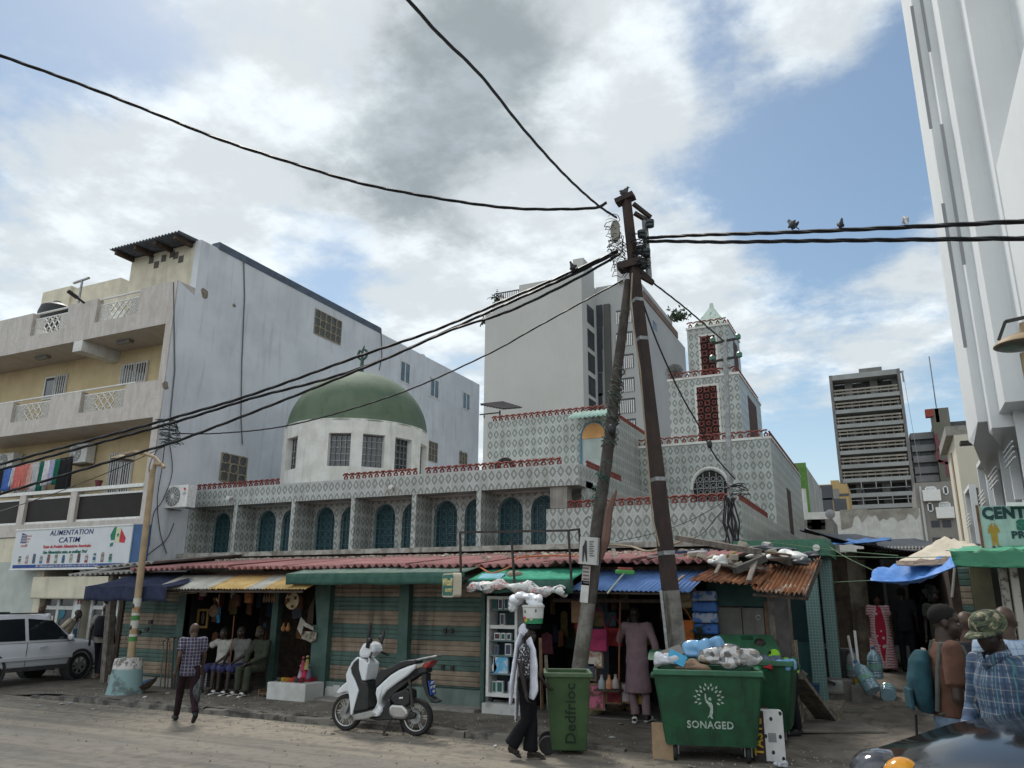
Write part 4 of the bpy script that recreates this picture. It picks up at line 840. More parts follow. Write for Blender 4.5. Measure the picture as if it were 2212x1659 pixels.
# low white boundary wall, concrete cabin, dish
wy = 44.0; p0, p1 = oy(*z4(305, 1480), wy), oy(*z4(1305, 1480), wy); t0 = oy(*z4(700, 1372), wy).z
WB = T('white_boundary_wall', 'long whitewashed wall with crumbling plaster at the end of the alley', 'wall', ((p0.x+p1.x)/2, wy, 0))
MB().box(p0.x-1, p1.x, wy, wy+.6, 0, t0).build('whitewash', WHITE2, WB); MB().box(p0.x-.6, oy(*z4(362, 1300), wy).x, wy+.01, wy+.5, t0, oy(*z4(330, 1190), wy).z).build('raised_pier', WHITE2, WB)
rr3 = random.Random(5); u0, u1 = oy(*z4(640, 1420), wy), oy(*z4(1290, 1430), wy); n = 22; lo = [(u0.x+(u1.x-u0.x)*k/n, u1.z+.1+rr3.uniform(-.25, .2)-(.6 if k < 4 else 0)) for k in range(n+1)]
MB().prism(lo+[(u1.x, t0+.02), (oy(*z4(865, 1370), wy).x, t0+.02), (oy(*z4(865, 1400), wy).x, u0.z+.35), (u0.x, u0.z+.35)], 'y', wy-.02, wy+.01).build('bare_blocks', mat('bare_blocks', (.25, .23, .2), (.36, .34, .3), 1.5, .95, lo=.4, hi=.6), WB)
cy2 = 34.0; p0, p1 = oy(*z4(328, 1470), cy2), oy(*z4(582, 1500), cy2)
CB = T('concrete_cabin', 'low bare concrete cabin with ventilation slots beside the minaret', 'hut', (p0.x, cy2, 0)); MB().box(p0.x, p1.x, cy2, cy2+3, 0, oy(*z4(450, 1440), cy2).z).build('wall', CONC, CB)
for i in range(3):
 for j in range(2): p = oy(*z4(410+i*34, 1468+j*28), cy2); MB().box(p.x-.18, p.x+.18, cy2-.02, cy2+.1, p.z-.13, p.z+.13).build('vent_slot', DARK, CB)
p = oy(*z4(557, 1397), 40.0); DS = T('satellite_dish', 'grey satellite dish in front of the whitewashed wall', 'dish', (p.x, 40, p.z-1.2))
MB().lathe([(a*.3, b*.3) for a, b in ((0, 0), (.3, .03), (.6, .12), (.75, .2), (.74, .22), (.3, .06), (0, .03))], p, 20, ax='y').build('reflector', mat('dish_grey', (.3, .3, .3), None, 3, .5), DS, smooth=True); MB().tube([p+V((0, .1, 0)), p+V((0, .3, -1.6))], .05, 6).build('mast', METG, DS)
# cream slab building
cX = 3.7; y1, y0 = ox(2063, 1100, cX).y, 46.6; tz = ox(2068, 916, cX).z
CS = T('cream_building', 'narrow cream building with a tan vertical band next to the white tower', 'building', (cX, y0, 0))
MB().box(cX, cX+9, y0, y1, 0, tz).build('wall', mat('cream_far', (.60, .56, .46), (.55, .51, .42), .3, .9, streak=.15), CS)
MB().box(cX-.06, cX, y0+(y1-y0)*.42, y0+(y1-y0)*.55, 0, tz-.5).build('tan_band', mat('tan_band', (.33, .26, .19), None, .5, .9), CS); MB().box(cX-.35, cX+9, y0, y1+.3, tz, tz+.5).build('cornice', CONC, CS)
# white faceted tower
TW = T('white_tower', 'towering white high-rise with faceted fins, slit windows and pointed undersides', 'tower', (6, 40, 0))
TWM = mat('tower_white', (.72, .73, .73), (.66, .67, .67), .25, .85, bump=.12, streak=.06); TZ = 74
X0 = 2.6; ed = [(2065.4, 2090.2, 2110.9), (2110.9, 2118, 2138), (2138, 2154.7, 2206), (2206, 2222, 2330)]
ztp = [None]*4; xx = X0; fins = []
for i, (a, b, c) in enumerate(ed):
 yfar, ynr = ox(a, 774, xx).y, ox(b, 774, xx).y; xn = oy(c, 774, ynr).x; fins.append((xx, yfar, ynr, xn)); xx = xn
bott = [((2106, 912), (2139, 1051)), ((2134, 925), (2176, 985)), ((2156, 870), (2216, 925)), ((2230, 740), (2300, 900))]
for i, (x0, yf_, yn_, x1) in enumerate(fins):
 zt_ = oy(*bott[i][0], yn_).z; bp = ox(*bott[i][1], x0+.9 if i == 0 else x1+.35)
 if i == 0: yf_ += .0
 A = [(x0, yn_), (x1+1.2, yn_), (x1+1.2, yf_+.01), (x0, yf_+.01)]
 mb = MB(); v = [(p, q, z) for z in (zt_, TZ) for p, q in A]; mb.add(v, [(0, 1, 5, 4), (1, 2, 6, 5), (2, 3, 7, 6), (3, 0, 4, 7), (4, 5, 6, 7)])
 k = max(.15, (zt_-bp.z)); e = V((bp.x, bp.y, bp.z))
 mb.add([(x0, yn_, zt_), (x1+1.2, yn_, zt_), (x1+1.2, yf_+.01, zt_), (x0, yf_+.01, zt_), (x0+.05, (yf_*.8+yn_*.2), zt_-k*.28), e], [(1, 0, 5), (0, 4, 5), (0, 3, 4), (3, 2, 4), (2, 5, 4), (2, 1, 5)])
 f = mb.build('fin', TWM, TW)
 if i in (0, 1):
  sl = MB()
  for k in range(9):
   z0 = zt_+2.2+k*7.2+i*2.6; sl.box(x1-.34, x1-.16, yn_-.012, yn_+.3, z0, z0+4.6)
  for k in range(9):
   z0 = zt_+2.2+k*7.2+i*2.6
   MB().box(x1-.29, x1-.20, yn_-.014, yn_+.02, z0, z0+4.6).build('slit_window', mat('slit_shade', (.30, .31, .32), (.26, .27, .28), .3, .8), f)
bx_ = fins[0][0]+1.0; MB().box(bx_, bx_+14, 14, fins[0][1], 0, 13).box(fins[3][3], bx_+14, 8, fins[0][1]-1, 13, TZ-.5).build('base_wall', TWM, TW)
MB().box(bx_-.03, bx_, fins[0][2]+2, fins[0][1]-.2, 0, 8).build('glazed_strip', mat('blue_grey_panel', (.12, .14, .16), (.1, .115, .13), .4, .4), TW)
for pl, pr, pt_, pb in ((2096, 2108, 1060, 1105), (2126, 2142, 1005, 1095), (2148, 2172, 955, 1060), (2184, 2212, 895, 1010)):
 y1, y0 = ox(pl, pt_, bx_).y, ox(pr, pt_, bx_).y; zt_ = ox((pl+pr)/2, (pt_+30), bx_).z+.5; w = MB().box(bx_-.006, bx_+.1, y0, y1, zt_-2.3, zt_).build('window', mat('tower_window', (.16, .165, .17), (.1, .1, .1), .4, .4), TW)
 MB().box(bx_-.25, bx_, y0-.15, y0, zt_-2.4, zt_+.15).box(bx_-.25, bx_, y1, y1+.15, zt_-2.4, zt_+.15).box(bx_-.25, bx_, y0, y1, zt_, zt_+.15).build('window_surround', TWM, w)
 b = MB()
 for k in range(4): b.bar((bx_-.35, y0+.1, zt_-1.5+k*.14), (bx_-.35, y1-.1, zt_-1.5+k*.14), .04)
 b.build('guard_bars', METW, w)
for px, py in ((2118, 952), (2152, 912)):
 p = ox(px, py, bx_-.2); t = T('facade_floodlight', 'black framed flood light on an arm below the white tower fins' if px == 2118 else 'black framed flood light, the higher one under the largest tower fin', 'lamp', tuple(p))
 s_ = p.y/27; MB().box(p.x-.55*s_, p.x+.25*s_, p.y-.25, p.y-.15, p.z-.09*s_, p.z+.0*s_).box(p.x-.55*s_, p.x+.25*s_, p.y+.2, p.y+.3, p.z-.09*s_, p.z).box(p.x-.55*s_, p.x-.5*s_, p.y-.15, p.y+.2, p.z-.09*s_, p.z).box(p.x-.15*s_, p.x-.1*s_, p.y-.15, p.y+.2, p.z-.09*s_, p.z).build('lamp_frame', METD, t); MB().bar(p+V((.2*s_, 0, -.05)), (bx_, p.y, p.z-.3), .05).build('arm', METD, t)
# ------------------------------------------------------------------ row of market stalls in front of the mosque
SF = 13.25; EV = 12.7; AWY = 12.25
def sx(px, py=1350, Y=SF): return oy(px, py, Y).x
ze = oy(900, 1221, EV).z; zbk = 3.0
PINK = mat('pink_fibre_cement', (.36, .17, .165), (.26, .12, .115), 1.3, .9, bump=.3, streak=.35)
rng6 = random.Random(11)
MR = T('market_roof', 'long dusty pink corrugated roof running over the row of market stalls', 'roof', (-8, EV, 0))
xa_, xb_ = sx(280, 1228, EV), sx(1560, 1232, EV)
segs = 9
for k in range(segs):
 a = xa_+(xb_-xa_)*k/segs; b = xa_+(xb_-xa_)*(k+1)/segs+.05; dz = rng6.uniform(-.03, .03)-(.03 if k == segs-1 else 0); dy = rng6.uniform(-.06, .06)
 n = max(2, round((b-a)/.177)); s_ = corr((a, EV+dy, ze+dz+.008*(k % 2)), (b, EV+dy, ze+dz+.008*(k % 2)), (a, 16.3, zbk+.008*(k % 2)), (b, 16.3, zbk+.008*(k % 2)), n, .035, 6, 4).build('corrugated_sheet', PINK, MR, smooth=True, solid=.012)
GSH = mat('grey_sheet', (.30, .29, .27), (.19, .18, .165), 3, .85, streak=.4)
a, b = oy(155, 1243, 13.0), oy(230, 1240, 13.0)
corr((a.x, 12.9, a.z), (xa_+.1, 12.9, a.z+.06), (a.x, 16, a.z+.5), (xa_+.1, 16, zbk-.02), 14, .03).build('corrugated_sheet', GSH, MR, smooth=True, solid=.01)
c_ = oy(205, 1226, 13.2); corr((c_.x, 13.2, c_.z), (xa_+.2, 13.2, c_.z+.1), (c_.x, 16, c_.z+.35), (xa_+.2, 16, c_.z+.4), 9, .03).build('corrugated_sheet', GSH, MR, smooth=True, solid=.01)
MB().box(sx(228), sx(1530), SF+.0, SF+.1, ze-.14, ze-.045).build('timber_plate', WOODD, MR)
# ---- left shuttered stall with navy tarpaulin
TAN = mat('tan_slat_paint', (.27, .215, .16), (.165, .125, .09), 2.2, .75, streak=.9, bump=.3); GRS = mat('green_slat_paint', (.08, .132, .112), (.052, .088, .075), 2.2, .75, streak=.85, bump=.3)
def shutter(name, x0, x1, z0, z1, y, parent, first=0, pitch=.088, pat=3):
 mb = MB(); z = z1; i = 0
 while z > z0+.01:
  za_ = max(z0, z-pitch); m_ = ((i+first)//pat) % 2
  mb.add([(x0, y, z), (x1, y, z), (x1, y-.018, z-(z-za_)*.3), (x0, y-.018, z-(z-za_)*.3), (x0, y-.014, za_+.012), (x1, y-.014, za_+.012), (x1, y+.004, za_), (x0, y+.004, za_)], [(0, 3, 2, 1), (3, 4, 5, 2), (4, 7, 6, 5)], m_); z = za_; i += 1
 return mb.build(name, [GRS, TAN], parent)
SA = T('shuttered_stall', 'small closed market stall with a green and tan slatted shutter behind the lamp post', 'stall', (sx(300), SF, .1))
shutter('roller_shutter', sx(258), sx(386), .28, 2.35, SF+.1, SA, 1)
MB().bar((sx(231, 1470), SF-.05, .1), (sx(246, 1270), SF-.05, 2.5), .17, .15).build('post', WOOD, SA)
MB().box(sx(382), sx(397), SF-.02, SF+.14, .1, 2.45).build('post', GREENP, SA)
MB().box(sx(249), sx(256), SF+.05, SF+.2, .1, 2.45).build('post', WOODD, SA)
MB().box(sx(255), sx(392), SF-.08, SF+.15, .09, .27).build('plinth', CONC, SA)
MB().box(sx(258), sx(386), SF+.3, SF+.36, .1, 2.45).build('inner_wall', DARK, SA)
for k, (px, py) in enumerate(((325, 1342), (317, 1358), (300, 1364))): p = oy(px, py, SF+.07); MB().box(p.x-.05, p.x+.05, SF+.05, SF+.085, p.z-.06, p.z+.03).build('hasp', METD, SA)
NAV = cl('navy_tarp', (.032, .038, .075), (.022, .027, .055))
yT = 11.95; a, b = oy(188, 1268, yT), oy(346, 1266, yT); zt0 = (a.z+b.z)/2
G = []
for j in range(9):
 v = j/8; r_ = []
 for i in range(25):
  u = i/24; X = a.x-.05+(b.x-a.x+.25)*u
  if v < .5: y = SF-.1+(yT-SF+.1)*(v/.5); z = zt0+.32-.32*(v/.5)-.07*sin(pi*v/.5)*(1-.4*cos(u*14))+.02*sin(u*31)*v
  else: y = yT-.03*sin(u*25)*(v-.5); z = zt0-.30*(v-.5)/.5+.015*sin(u*17)
  r_.append((X, y, z))
 G.append(r_)
NVA = MB().grid(G).solo('navy_awning', NAV, 'sagging navy blue tarpaulin awning hung behind the lamp post', 'awning', smooth=True, solid=.008)
MB().bar((sx(214, 1290, 12.6), 12.6, 2.1), (sx(240, 1300, SF), SF-.1, 1.85), .05).bar((a.x, yT+.03, zt0-.02), (b.x, yT+.03, zt0-.02), .04).build('awning_frame', METD, NVA)
# ---- souvenir stall
SB = T('souvenir_stall', 'dark open souvenir stall crammed with hats, bags and canes', 'stall', (sx(530), SF, .1))
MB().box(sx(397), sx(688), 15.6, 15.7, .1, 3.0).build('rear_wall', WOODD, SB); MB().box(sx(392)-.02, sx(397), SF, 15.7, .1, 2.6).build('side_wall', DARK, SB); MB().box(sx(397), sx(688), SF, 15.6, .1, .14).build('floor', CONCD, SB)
MB().box(sx(553), sx(566), 13.7, 13.85, .1, 2.6).build('post', GREENP, SB)
WSH = mat('white_sheet', (.50, .48, .42), (.36, .34, .3), 2.5, .8, streak=.5); YSH = mat('yellow_sheet', (.62, .42, .17), (.48, .32, .13), 2.5, .8, streak=.4)
f0, f1 = oy(331, 1272, AWY), oy(660, 1271, AWY); k0, k1 = oy(400, 1238, EV+.3), oy(715, 1230, EV+.3); cuts = [0, .39, .63, .74, 1.0]
AW = T('corrugated_awning', 'patchwork awning of white and yellow corrugated sheets over the souvenir stall', 'awning', (f0.x, AWY, f0.z))
F0, F1, K0, K1 = V((f0.x, AWY, f0.z)), V((f1.x, AWY, f0.z)), V((f0.x+.12, EV+.25, f0.z+.30)), V((f1.x+.12, EV+.25, f0.z+.30))
for k in range(4):
 a, b = cuts[k], cuts[k+1]+.006
 corr(F0.lerp(F1, a), F0.lerp(F1, b), K0.lerp(K1, a)+V((0, 0, .004*k)), K0.lerp(K1, b)+V((0, 0, .004*k)), max(2, round((F1-F0).length*(b-a)/.085)), .013, 6, 2, .015, rng6).build('corrugated_sheet', [WSH, YSH, WSH, YSH][k], AW, smooth=True, solid=.006)
MB().bar(F0+V((.1, .05, -.05)), F1+V((-.1, .05, -.05)), .04).build('support_rail', WOODD, AW)
# ---- green stall with two shutters
SG2 = T('green_stall', 'green painted market stall with two closed slatted shutters behind the scooter', 'stall', (sx(870), SF, .1))
zgt = oy(860, 1262, SF).z
for l, r in ((681, 714), (865, 886), (1044, 1052)): MB().box(sx(l, 1370), sx(r, 1370), SF-.1, SF+.12, .1, zgt+.25).build('post', GREENP, SG2)
shutter('roller_shutter', sx(714, 1370)+.002, sx(865, 1370)-.002, .42, zgt+.2, SF+.06, SG2, 1); shutter('roller_shutter', sx(886, 1370)+.002, sx(1044, 1370)-.002, .42, zgt+.2, SF+.06, SG2, 1)
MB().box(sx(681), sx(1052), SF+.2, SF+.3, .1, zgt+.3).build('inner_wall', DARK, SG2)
WT = mat('white_wall_tile', (.50, .50, .48), (.3, .29, .27), 6, .4, streak=.4, lo=.5, hi=.75)
MB().box(sx(681), sx(1060), SF-.05, SF+.1, .09, .42).build('plinth', mat('green_plinth', (.14, .19, .17), (.1, .13, .12), 3, .8, streak=.5), SG2)
tl = MB()
for k in range(9):
 X = sx(690)+k*.165; h = .36-.06*((k*5) % 3)/2
 if X < sx(840): tl.box(X, X+.16, SF-.062, SF-.051, .12, h)
tl.build('broken_tiles', WT, SG2); MB().box(sx(675), sx(1052), SF-.45, SF-.051, .09, .15).build('step', CONC, SG2)
for px, py in ((960, 1360), (974, 1360), (955, 1438), (976, 1440)): p = oy(px, py, SF); MB().box(p.x-.03, p.x+.03, SF-.0, SF+.035, p.z-.07, p.z+.02).build('hasp', METD, SG2)
def boxawn(label, x0, x1, yf, zt_f, zb_f, zback, m_top, m_val, name='awning'):
 t = T(name, label, 'awning', (x0, yf, zb_f)); n = 14; r2 = random.Random(int(abs(x0*10)))
 G = [[(x0+(x1-x0)*i/n, EV+.25+(yf-EV-.25)*j/4, zback+(zt_f-zback)*j/4-.03*sin(pi*j/4)*(.6+.4*sin(i*1.7))) for i in range(n+1)] for j in range(5)]
 MB().grid(G).build('top_cloth', m_top, t, smooth=True, solid=.008)
 G = [[(x0+(x1-x0)*i/n, yf+.012*sin(i*2.1)*(j/3), zt_f-.005+(zb_f-zt_f)*j/3+.01*sin(i*1.3)*(j == 3)) for i in range(n+1)] for j in range(4)]
 MB().grid(G).build('valance', m_val, t, smooth=True, solid=.008);
 MB().add([(x0, yf, zt_f), (x0, yf, zb_f), (x0, EV+.25, zb_f+.08), (x0, EV+.25, zback)], [(0, 1, 2, 3)]).build('side_cloth', m_val, t, solid=.006); return t
dg = cl('dark_green_canvas', (.05, .115, .09), (.035, .085, .065));
p = oy(800, 1238, AWY-.05); q = oy(800, 1262, AWY-.05); boxawn('dark green canvas awning over the two closed shutters', oy(618, 1250, AWY-.05).x, oy(1003, 1250, AWY-.05).x, AWY-.05, p.z+.0, q.z, p.z+.16, cl('grey_green_canvas', (.13, .18, .15), (.09, .13, .11)), dg)
bgc = cl('bright_green_canvas', (.05, .30, .19), (.035, .22, .14)); p = oy(1120, 1252, AWY-.15); q = oy(1120, 1264, AWY-.15)
boxawn('bright green canvas awning scattered with stones and papers', oy(1010, 1250, AWY-.15).x, oy(1238, 1250, AWY-.15).x, AWY-.15, p.z, q.z-.12, p.z+.24, bgc, dg)
for px, py, s_ in ((1105, 1239, .11), (1120, 1240, .11)):
 p = oy(px, py, EV-.25); MB().ell(p-V((0, 0, .02)), (s_, .08, .07), (.2, .3, px)).solo('stone', mat('roof_stone', (.30, .26, .2), (.2, .17, .13), 8, .95, bump=.5), 'beige stone on the bright green awning, beside its twin' if px > 1110 else 'beige stone on the bright green awning, nearer the rusty post', 'stone', smooth=True)
p = oy(1062, 1248, AWY+.05); MB().obox(p+V((0, 0, .02)), (.42, .26, .025), (.35, 0, .1)).solo('blue_leaflet', cl('leaflet', (.2, .42, .5)), 'flat light blue printed box lying on the bright green awning', 'box')
p = oy(1095, 1254, AWY); MB().obox(p+V((0, 0, .02)), (.5, .2, .012), (.3, .02, .15)).solo('paper_sheet', cl('paper', (.42, .44, .4)), 'crumpled grey paper sheet on the bright green awning edge', 'paper')
# rolled banner
p0, p1 = oy(1012, 1272, AWY-.2), oy(1222, 1270, AWY-.2); G = []
for i in range(31):
 u = i/30; c = p0.lerp(p1, u)+V((0, 0, .05*sin(u*5)+.02*sin(u*23))); r_ = .05+.035*abs(sin(u*7.3))+.015*sin(u*41); G.append([c+V((.02*sin(7*a+i), r_*cos(a)*1.1, r_*(1+.25*sin(3*a+i*.8))*sin(a))) for a in [2*pi*k/12 for k in range(13)]])
def banner():
 m, g, b = newmat('printed_banner'); n = g.noise(g.coord(), 7, 3, .5, 1.0)
 g.link(g.ramp(n, [(.3, (.03, .03, .04)), (.38, (.5, .52, .5)), (.52, (.6, .6, .58)), (.56, (.45, .05, .06)), (.6, (.55, .55, .53)), (.66, (.05, .2, .3)), (.7, (.5, .5, .5))]), b.inputs['Base Color']); b.inputs['Roughness'].default_value = .6; return m
MB().grid(G).solo('rolled_banner', banner(), 'rolled up crumpled printed banner tied under the green awning', 'banner', smooth=True)
# box sign
c = oy(976, 1264, 11.9); BS = T('box_sign', 'projecting rounded box sign in green with cream lettering', 'sign', tuple(c))
def rrect(w, h, r, n=5):
 o = []
 for cx_, cz_, a0 in ((w/2-r, h/2-r, 0), (-w/2+r, h/2-r, pi/2), (-w/2+r, -h/2+r, pi), (w/2-r, -h/2+r, 1.5*pi)): o += [(cx_+r*cos(a0+pi/2*k/n), cz_+r*sin(a0+pi/2*k/n)) for k in range(n+1)]
 return o
sw_, sh_ = .52, .40
b0 = MB().prism(rrect(sw_, sh_, .06), 'y', -.07, .07).build('sign_case', mat('sign_cream', (.52, .46, .36), (.45, .4, .3), 5, .5), None); W[b0] = V(c); b0.parent = BS
f0_ = MB().prism(rrect(sw_-.06, sh_-.06, .045), 'y', -.078, -.071).build('sign_face', mat('sign_teal', (.05, .17, .14), None, 5, .4), None); f0_.parent = BS
CRM = mat('cream_ink', (.62, .52, .25)); W[BS] = V((0, 0, 0))
text('Wizall', (0.0, -.082, .045), .165, CRM, BS, bold=.006, xs=.95); text('MONEY', (.06, -.082, -.09), .085, CRM, BS, bold=.002)
W[BS] = V(c); put(BS, c, R(-38));
MB().bar(c+V((.15, .1, .12)), (c.x+.3, SF-.3, c.z+.12), .04).build('bracket', METD, None).name = 'sign_bracket'
tag(bpy.data.objects['sign_bracket'], 'short dark bracket fixing the projecting box sign to the stall', 'bracket')
# rusty frame on the awnings
RF = T('rusty_frame', 'rusty square tube frame standing on the bright green awning', 'frame', tuple(oy(1060, 1260, AWY-.2)))
fy = AWY-.15; TL, TR, TB = oy(993, 1150, fy), oy(1226, 1146, fy), oy(1251, 1143, fy+.8)
fr_ = MB().bar(TL, TR, .035).bar(TR, TB, .035).build('top_rail', METD, RF)
for px, pt_, pb, y_ in ((994, 1150, 1272, fy), (1105, 1165, 1265, fy), (1228, 1146, 1268, fy), (1251, 1143, 1258, fy+.75)):
 MB().bar(oy(px, pt_, y_), oy(px+(7 if px > 1000 else 2), pb, y_), .032).build('upright', METD, RF)
# ---- phone stall showcase
yc = SF-.3; a, b = oy(1049, 1500, yc), oy(1116, 1290, yc); x0, x1 = a.x, oy(1117, 1400, yc).x; zc0, zc1 = oy(1080, 1506, yc).z, oy(1080, 1288, yc).z
PC = T('phone_showcase', 'tall glazed showcase on castors stacked with phone boxes', 'cabinet', ((x0+x1)/2, yc, zc0))
MB().box(x0, x0+.05, yc, yc+.4, zc0, zc1).box(x1-.05, x1, yc, yc+.4, zc0, zc1).box(x0+.05, x1-.05, yc, yc+.4, zc0, zc0+.06).box(x0+.05, x1-.05, yc, yc+.4, zc1-.05, zc1).build('case_frame', METW, PC)
MB().box(x0+.05, x1-.05, yc+.34, yc+.39, zc0+.06, zc1-.05).build('back_panel', mat('case_back', (.05, .08, .09), (.03, .05, .06), 5, .6), PC)
for k in range(1, 6): z = zc0+(zc1-zc0)*(.22, .40, .55, .70, .86)[k-1]; MB().box(x0+.05, x1-.05, yc+.03, yc+.33, z-.012 if k != 4 else z-.05, z+.012).build('shelf', METW if k == 4 else mat('glass_shelf', (.15, .2, .2)), PC)
for cx_ in (x0+.08, x1-.08): MB().lathe([(.045, -.02), (.045, .02)], (cx_, yc+.08, zc0-.05), 10, ax='x').build('castor', BLACK, PC)
MB().box(x0-.02, x1+.1, yc-.1, yc+.45, .1, zc0-.1).solo('white_block', WT, 'low white tiled block under the phone showcase', 'block')
r2 = random.Random(4); lv = [zc0+.06]+[zc0+(zc1-zc0)*q+.012 for q in (.22, .40, .55, .70, .86)]; PB = [mat('phone_box%d' % i, c_, None, 3, .5) for i, c_ in enumerate(((.62, .64, .64), (.5, .55, .6), (.1, .14, .16), (.45, .45, .42)))]; SCR = [mat('phone_art%d' % i, c_) for i, c_ in enumerate(((.04, .08, .09), (.03, .12, .1), (.07, .07, .12), (.1, .05, .05)))]
pos = ['bottom', 'second', 'third', 'fourth', 'fifth', 'top']
for li, z in enumerate(lv):
 if li == 1:
  p = oy(1084, 1448, yc+.1); w = .27; MB().box(p.x-w/2, p.x+w/2, yc+.05, yc+.12, z, z+.27).solo('tablet_box', [mat('sky_box', (.1, .38, .62), (.5, .58, .62), 6, .5, lo=.45, hi=.6)], 'bright blue and white tablet box on a showcase shelf', 'box');
  MB().prism([(x0+.1, z+.03), (x0+.16, z+.02), (x0+.19, z+.1), (x0+.155, z+.17), (x0+.15, z+.28), (x0+.12, z+.28), (x0+.115, z+.17), (x0+.085, z+.1)], 'y', yc+.05, yc+.08).solo('charger_pack', PB[0], 'white blister pack hanging beside the blue tablet box', 'pack'); continue
 X = x0+.08+r2.uniform(0, .05); n = 0
 while X < x1-.17:
  w = r2.choice((.085, .09, .12)); h = r2.uniform(.17, .2) if li != 3 else .12; c0 = r2.choice((0, 0, 1, 3, 2)); c1 = r2.randrange(4)
  if r2.random() < .85:
   MB().box(X, X+w, yc+.06, yc+.12, z, z+h).add([(X+.014, yc+.058, z+.02), (X+w-.014, yc+.058, z+.02), (X+w-.014, yc+.058, z+h-.02), (X+.014, yc+.058, z+h-.02)], [(0, 1, 2, 3)], 1).solo('phone_box', [PB[c0], SCR[c1]], 'boxed phone with screen picture on the %s showcase shelf' % pos[li], 'box', 'phone boxes on the %s showcase shelf' % pos[li])
  X += w+r2.uniform(.004, .03)
# ---- bag stall and blue awning
SE = T('bag_stall', 'dark open stall hung with bags and pictures under blue corrugated sheets', 'stall', (sx(1320), SF, .1))
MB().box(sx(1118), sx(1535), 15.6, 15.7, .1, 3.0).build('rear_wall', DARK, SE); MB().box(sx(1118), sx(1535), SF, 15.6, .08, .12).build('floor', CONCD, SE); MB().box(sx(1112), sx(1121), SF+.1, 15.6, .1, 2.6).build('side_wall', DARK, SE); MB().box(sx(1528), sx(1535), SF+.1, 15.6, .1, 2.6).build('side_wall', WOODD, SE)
MB().box(sx(1200), sx(1530), SF-.1, SF-.02, oy(1350, 1294, SF).z-.06, oy(1350, 1294, SF).z).build('rail', WOODD, SE)
MB().box(sx(1240), sx(1275), 14.2, 14.26, .1, 2.4).build('hanging_cloth', mat('dim_cloth', (.06, .04, .05), (.03, .05, .06), 6, .9), SE)
BLU = mat('blue_sheet', (.13, .25, .52), (.10, .19, .42), 3, .55, streak=.25)
f0, f1 = oy(1226, 1272, AWY), oy(1492, 1277, AWY); k0 = oy(1300, 1233, EV+.35)
BA = T('blue_awning', 'bright blue corrugated metal awning above the bag stall', 'awning', (f0.x, AWY, f0.z))
zf_ = (f0.z+f1.z)/2+.0; corr((f0.x, AWY, zf_), (f1.x, AWY-.02, zf_-.03), (f0.x+.35, EV+.3, zf_+.34), (f1.x+.2, EV+.3, zf_+.32), round((f1.x-f0.x)/.078), .012, 6, 2, .006, rng6).build('corrugated_sheet', BLU, BA, smooth=True, solid=.006)
MB().bar((f0.x+.05, AWY+.04, zf_-.04), (f1.x-.05, AWY+.04, zf_-.06), .03).build('support_rail', WOODD, BA)
BR = T('broom', 'green headed broom with a pale stick lying on the blue awning', 'broom', tuple(oy(1345, 1250, AWY)))
h0 = oy(1350, 1236, EV-.12); h1 = oy(1312, 1282, AWY-.12); MB().obox(h0, (.32, .07, .07), (.1, .05, .1)).build('broom_head', mat('broom_green', (.10, .38, .1)), BR, bevel=.02); MB().obox(h0+V((0, .02, .05)), (.24, .06, .05), (.1, .05, .1)).build('bristles', mat('bristle_red', (.35, .1, .08)), BR); MB().tube([h0, h1], .014, 6).build('stick', mat('stick_pale', (.36, .40, .33)), BR)
# ---- timber shack and rusty roof
SW = T('timber_shack', 'closed shack of grey weathered boards under the rusty roof', 'stall', (sx(1620), SF, .1))
zz = 2.0
for l, r, c_, zt_ in ((1532, 1550, 0, 1.95), (1551, 1604, 1, 1.9), (1605, 1652, 1, 1.9), (1653, 1664, 2, 2.0)): MB().box(sx(l)+.004, sx(r)-.004, SF-.02, SF+.03, .12, zt_).build('board_panel', [WOOD, mat('grey_board', (.155, .15, .135), (.11, .105, .095), 3, .9, streak=.5), WOODB][c_], SW)
MB().box(sx(1532), sx(1664), SF-.015, SF+.03, 1.93, 2.3).build('fascia_board', mat('dark_teal_board', (.03, .075, .065), (.02, .05, .045), 3, .8), SW)
MB().box(sx(1664), sx(1664)+.08, SF-.04, 15.5, .1, 2.2).build('side_wall', WOOD, SW); MB().box(sx(1664)-.02, sx(1706), SF-.03, SF+.02, .1, 2.15).build('board_panel', mat('purple_grey_board', (.14, .125, .125), (.085, .075, .075), 4, .9, streak=.8), SW)
p = oy(1655, 1334, SF); MB().ring((sx(1640), SF-.03, p.z), .035, .008, 'y', 12, 5).build('handle', METG, SW)
RSM = mat('rusted_sheet', (.26, .11, .05), (.12, .05, .03), 4, .9, bump=.2, streak=.7)
RSP = mat('rust_patched', (.24, .10, .045), (.42, .36, .3), 5, .85, lo=.58, hi=.68, streak=.5)
RR = T('rusty_roof', 'torn rusty corrugated roof loaded with planks and plastic at the alley corner', 'roof', tuple(oy(1640, 1285, AWY)))
q = [oy(1490, 1253, AWY-.1), oy(1650, 1277, AWY-.05), oy(1560, 1225, EV+.2), oy(1640, 1240, EV+.1)]
corr(q[0], (sx(1645, 1270, AWY-.05), AWY-.05, q[0].z-.07), (q[0].x+.3, EV+.5, q[0].z+.27), (q[1].x+.15, EV+.5, q[0].z+.25), 12, .018, 6, 2, .05, rng6).build('corrugated_sheet', RSM, RR, smooth=True, solid=.006)
a, b, c, d_ = oy(1624, 1274, AWY-.12), oy(1740, 1284, AWY-.2), oy(1655, 1228, EV+.35), oy(1773, 1204, EV+1.0)
corr(a, b, c, d_, 12, .02, 6, 3, .05, rng6).build('corrugated_sheet', RSP, RR, smooth=True, solid=.006)
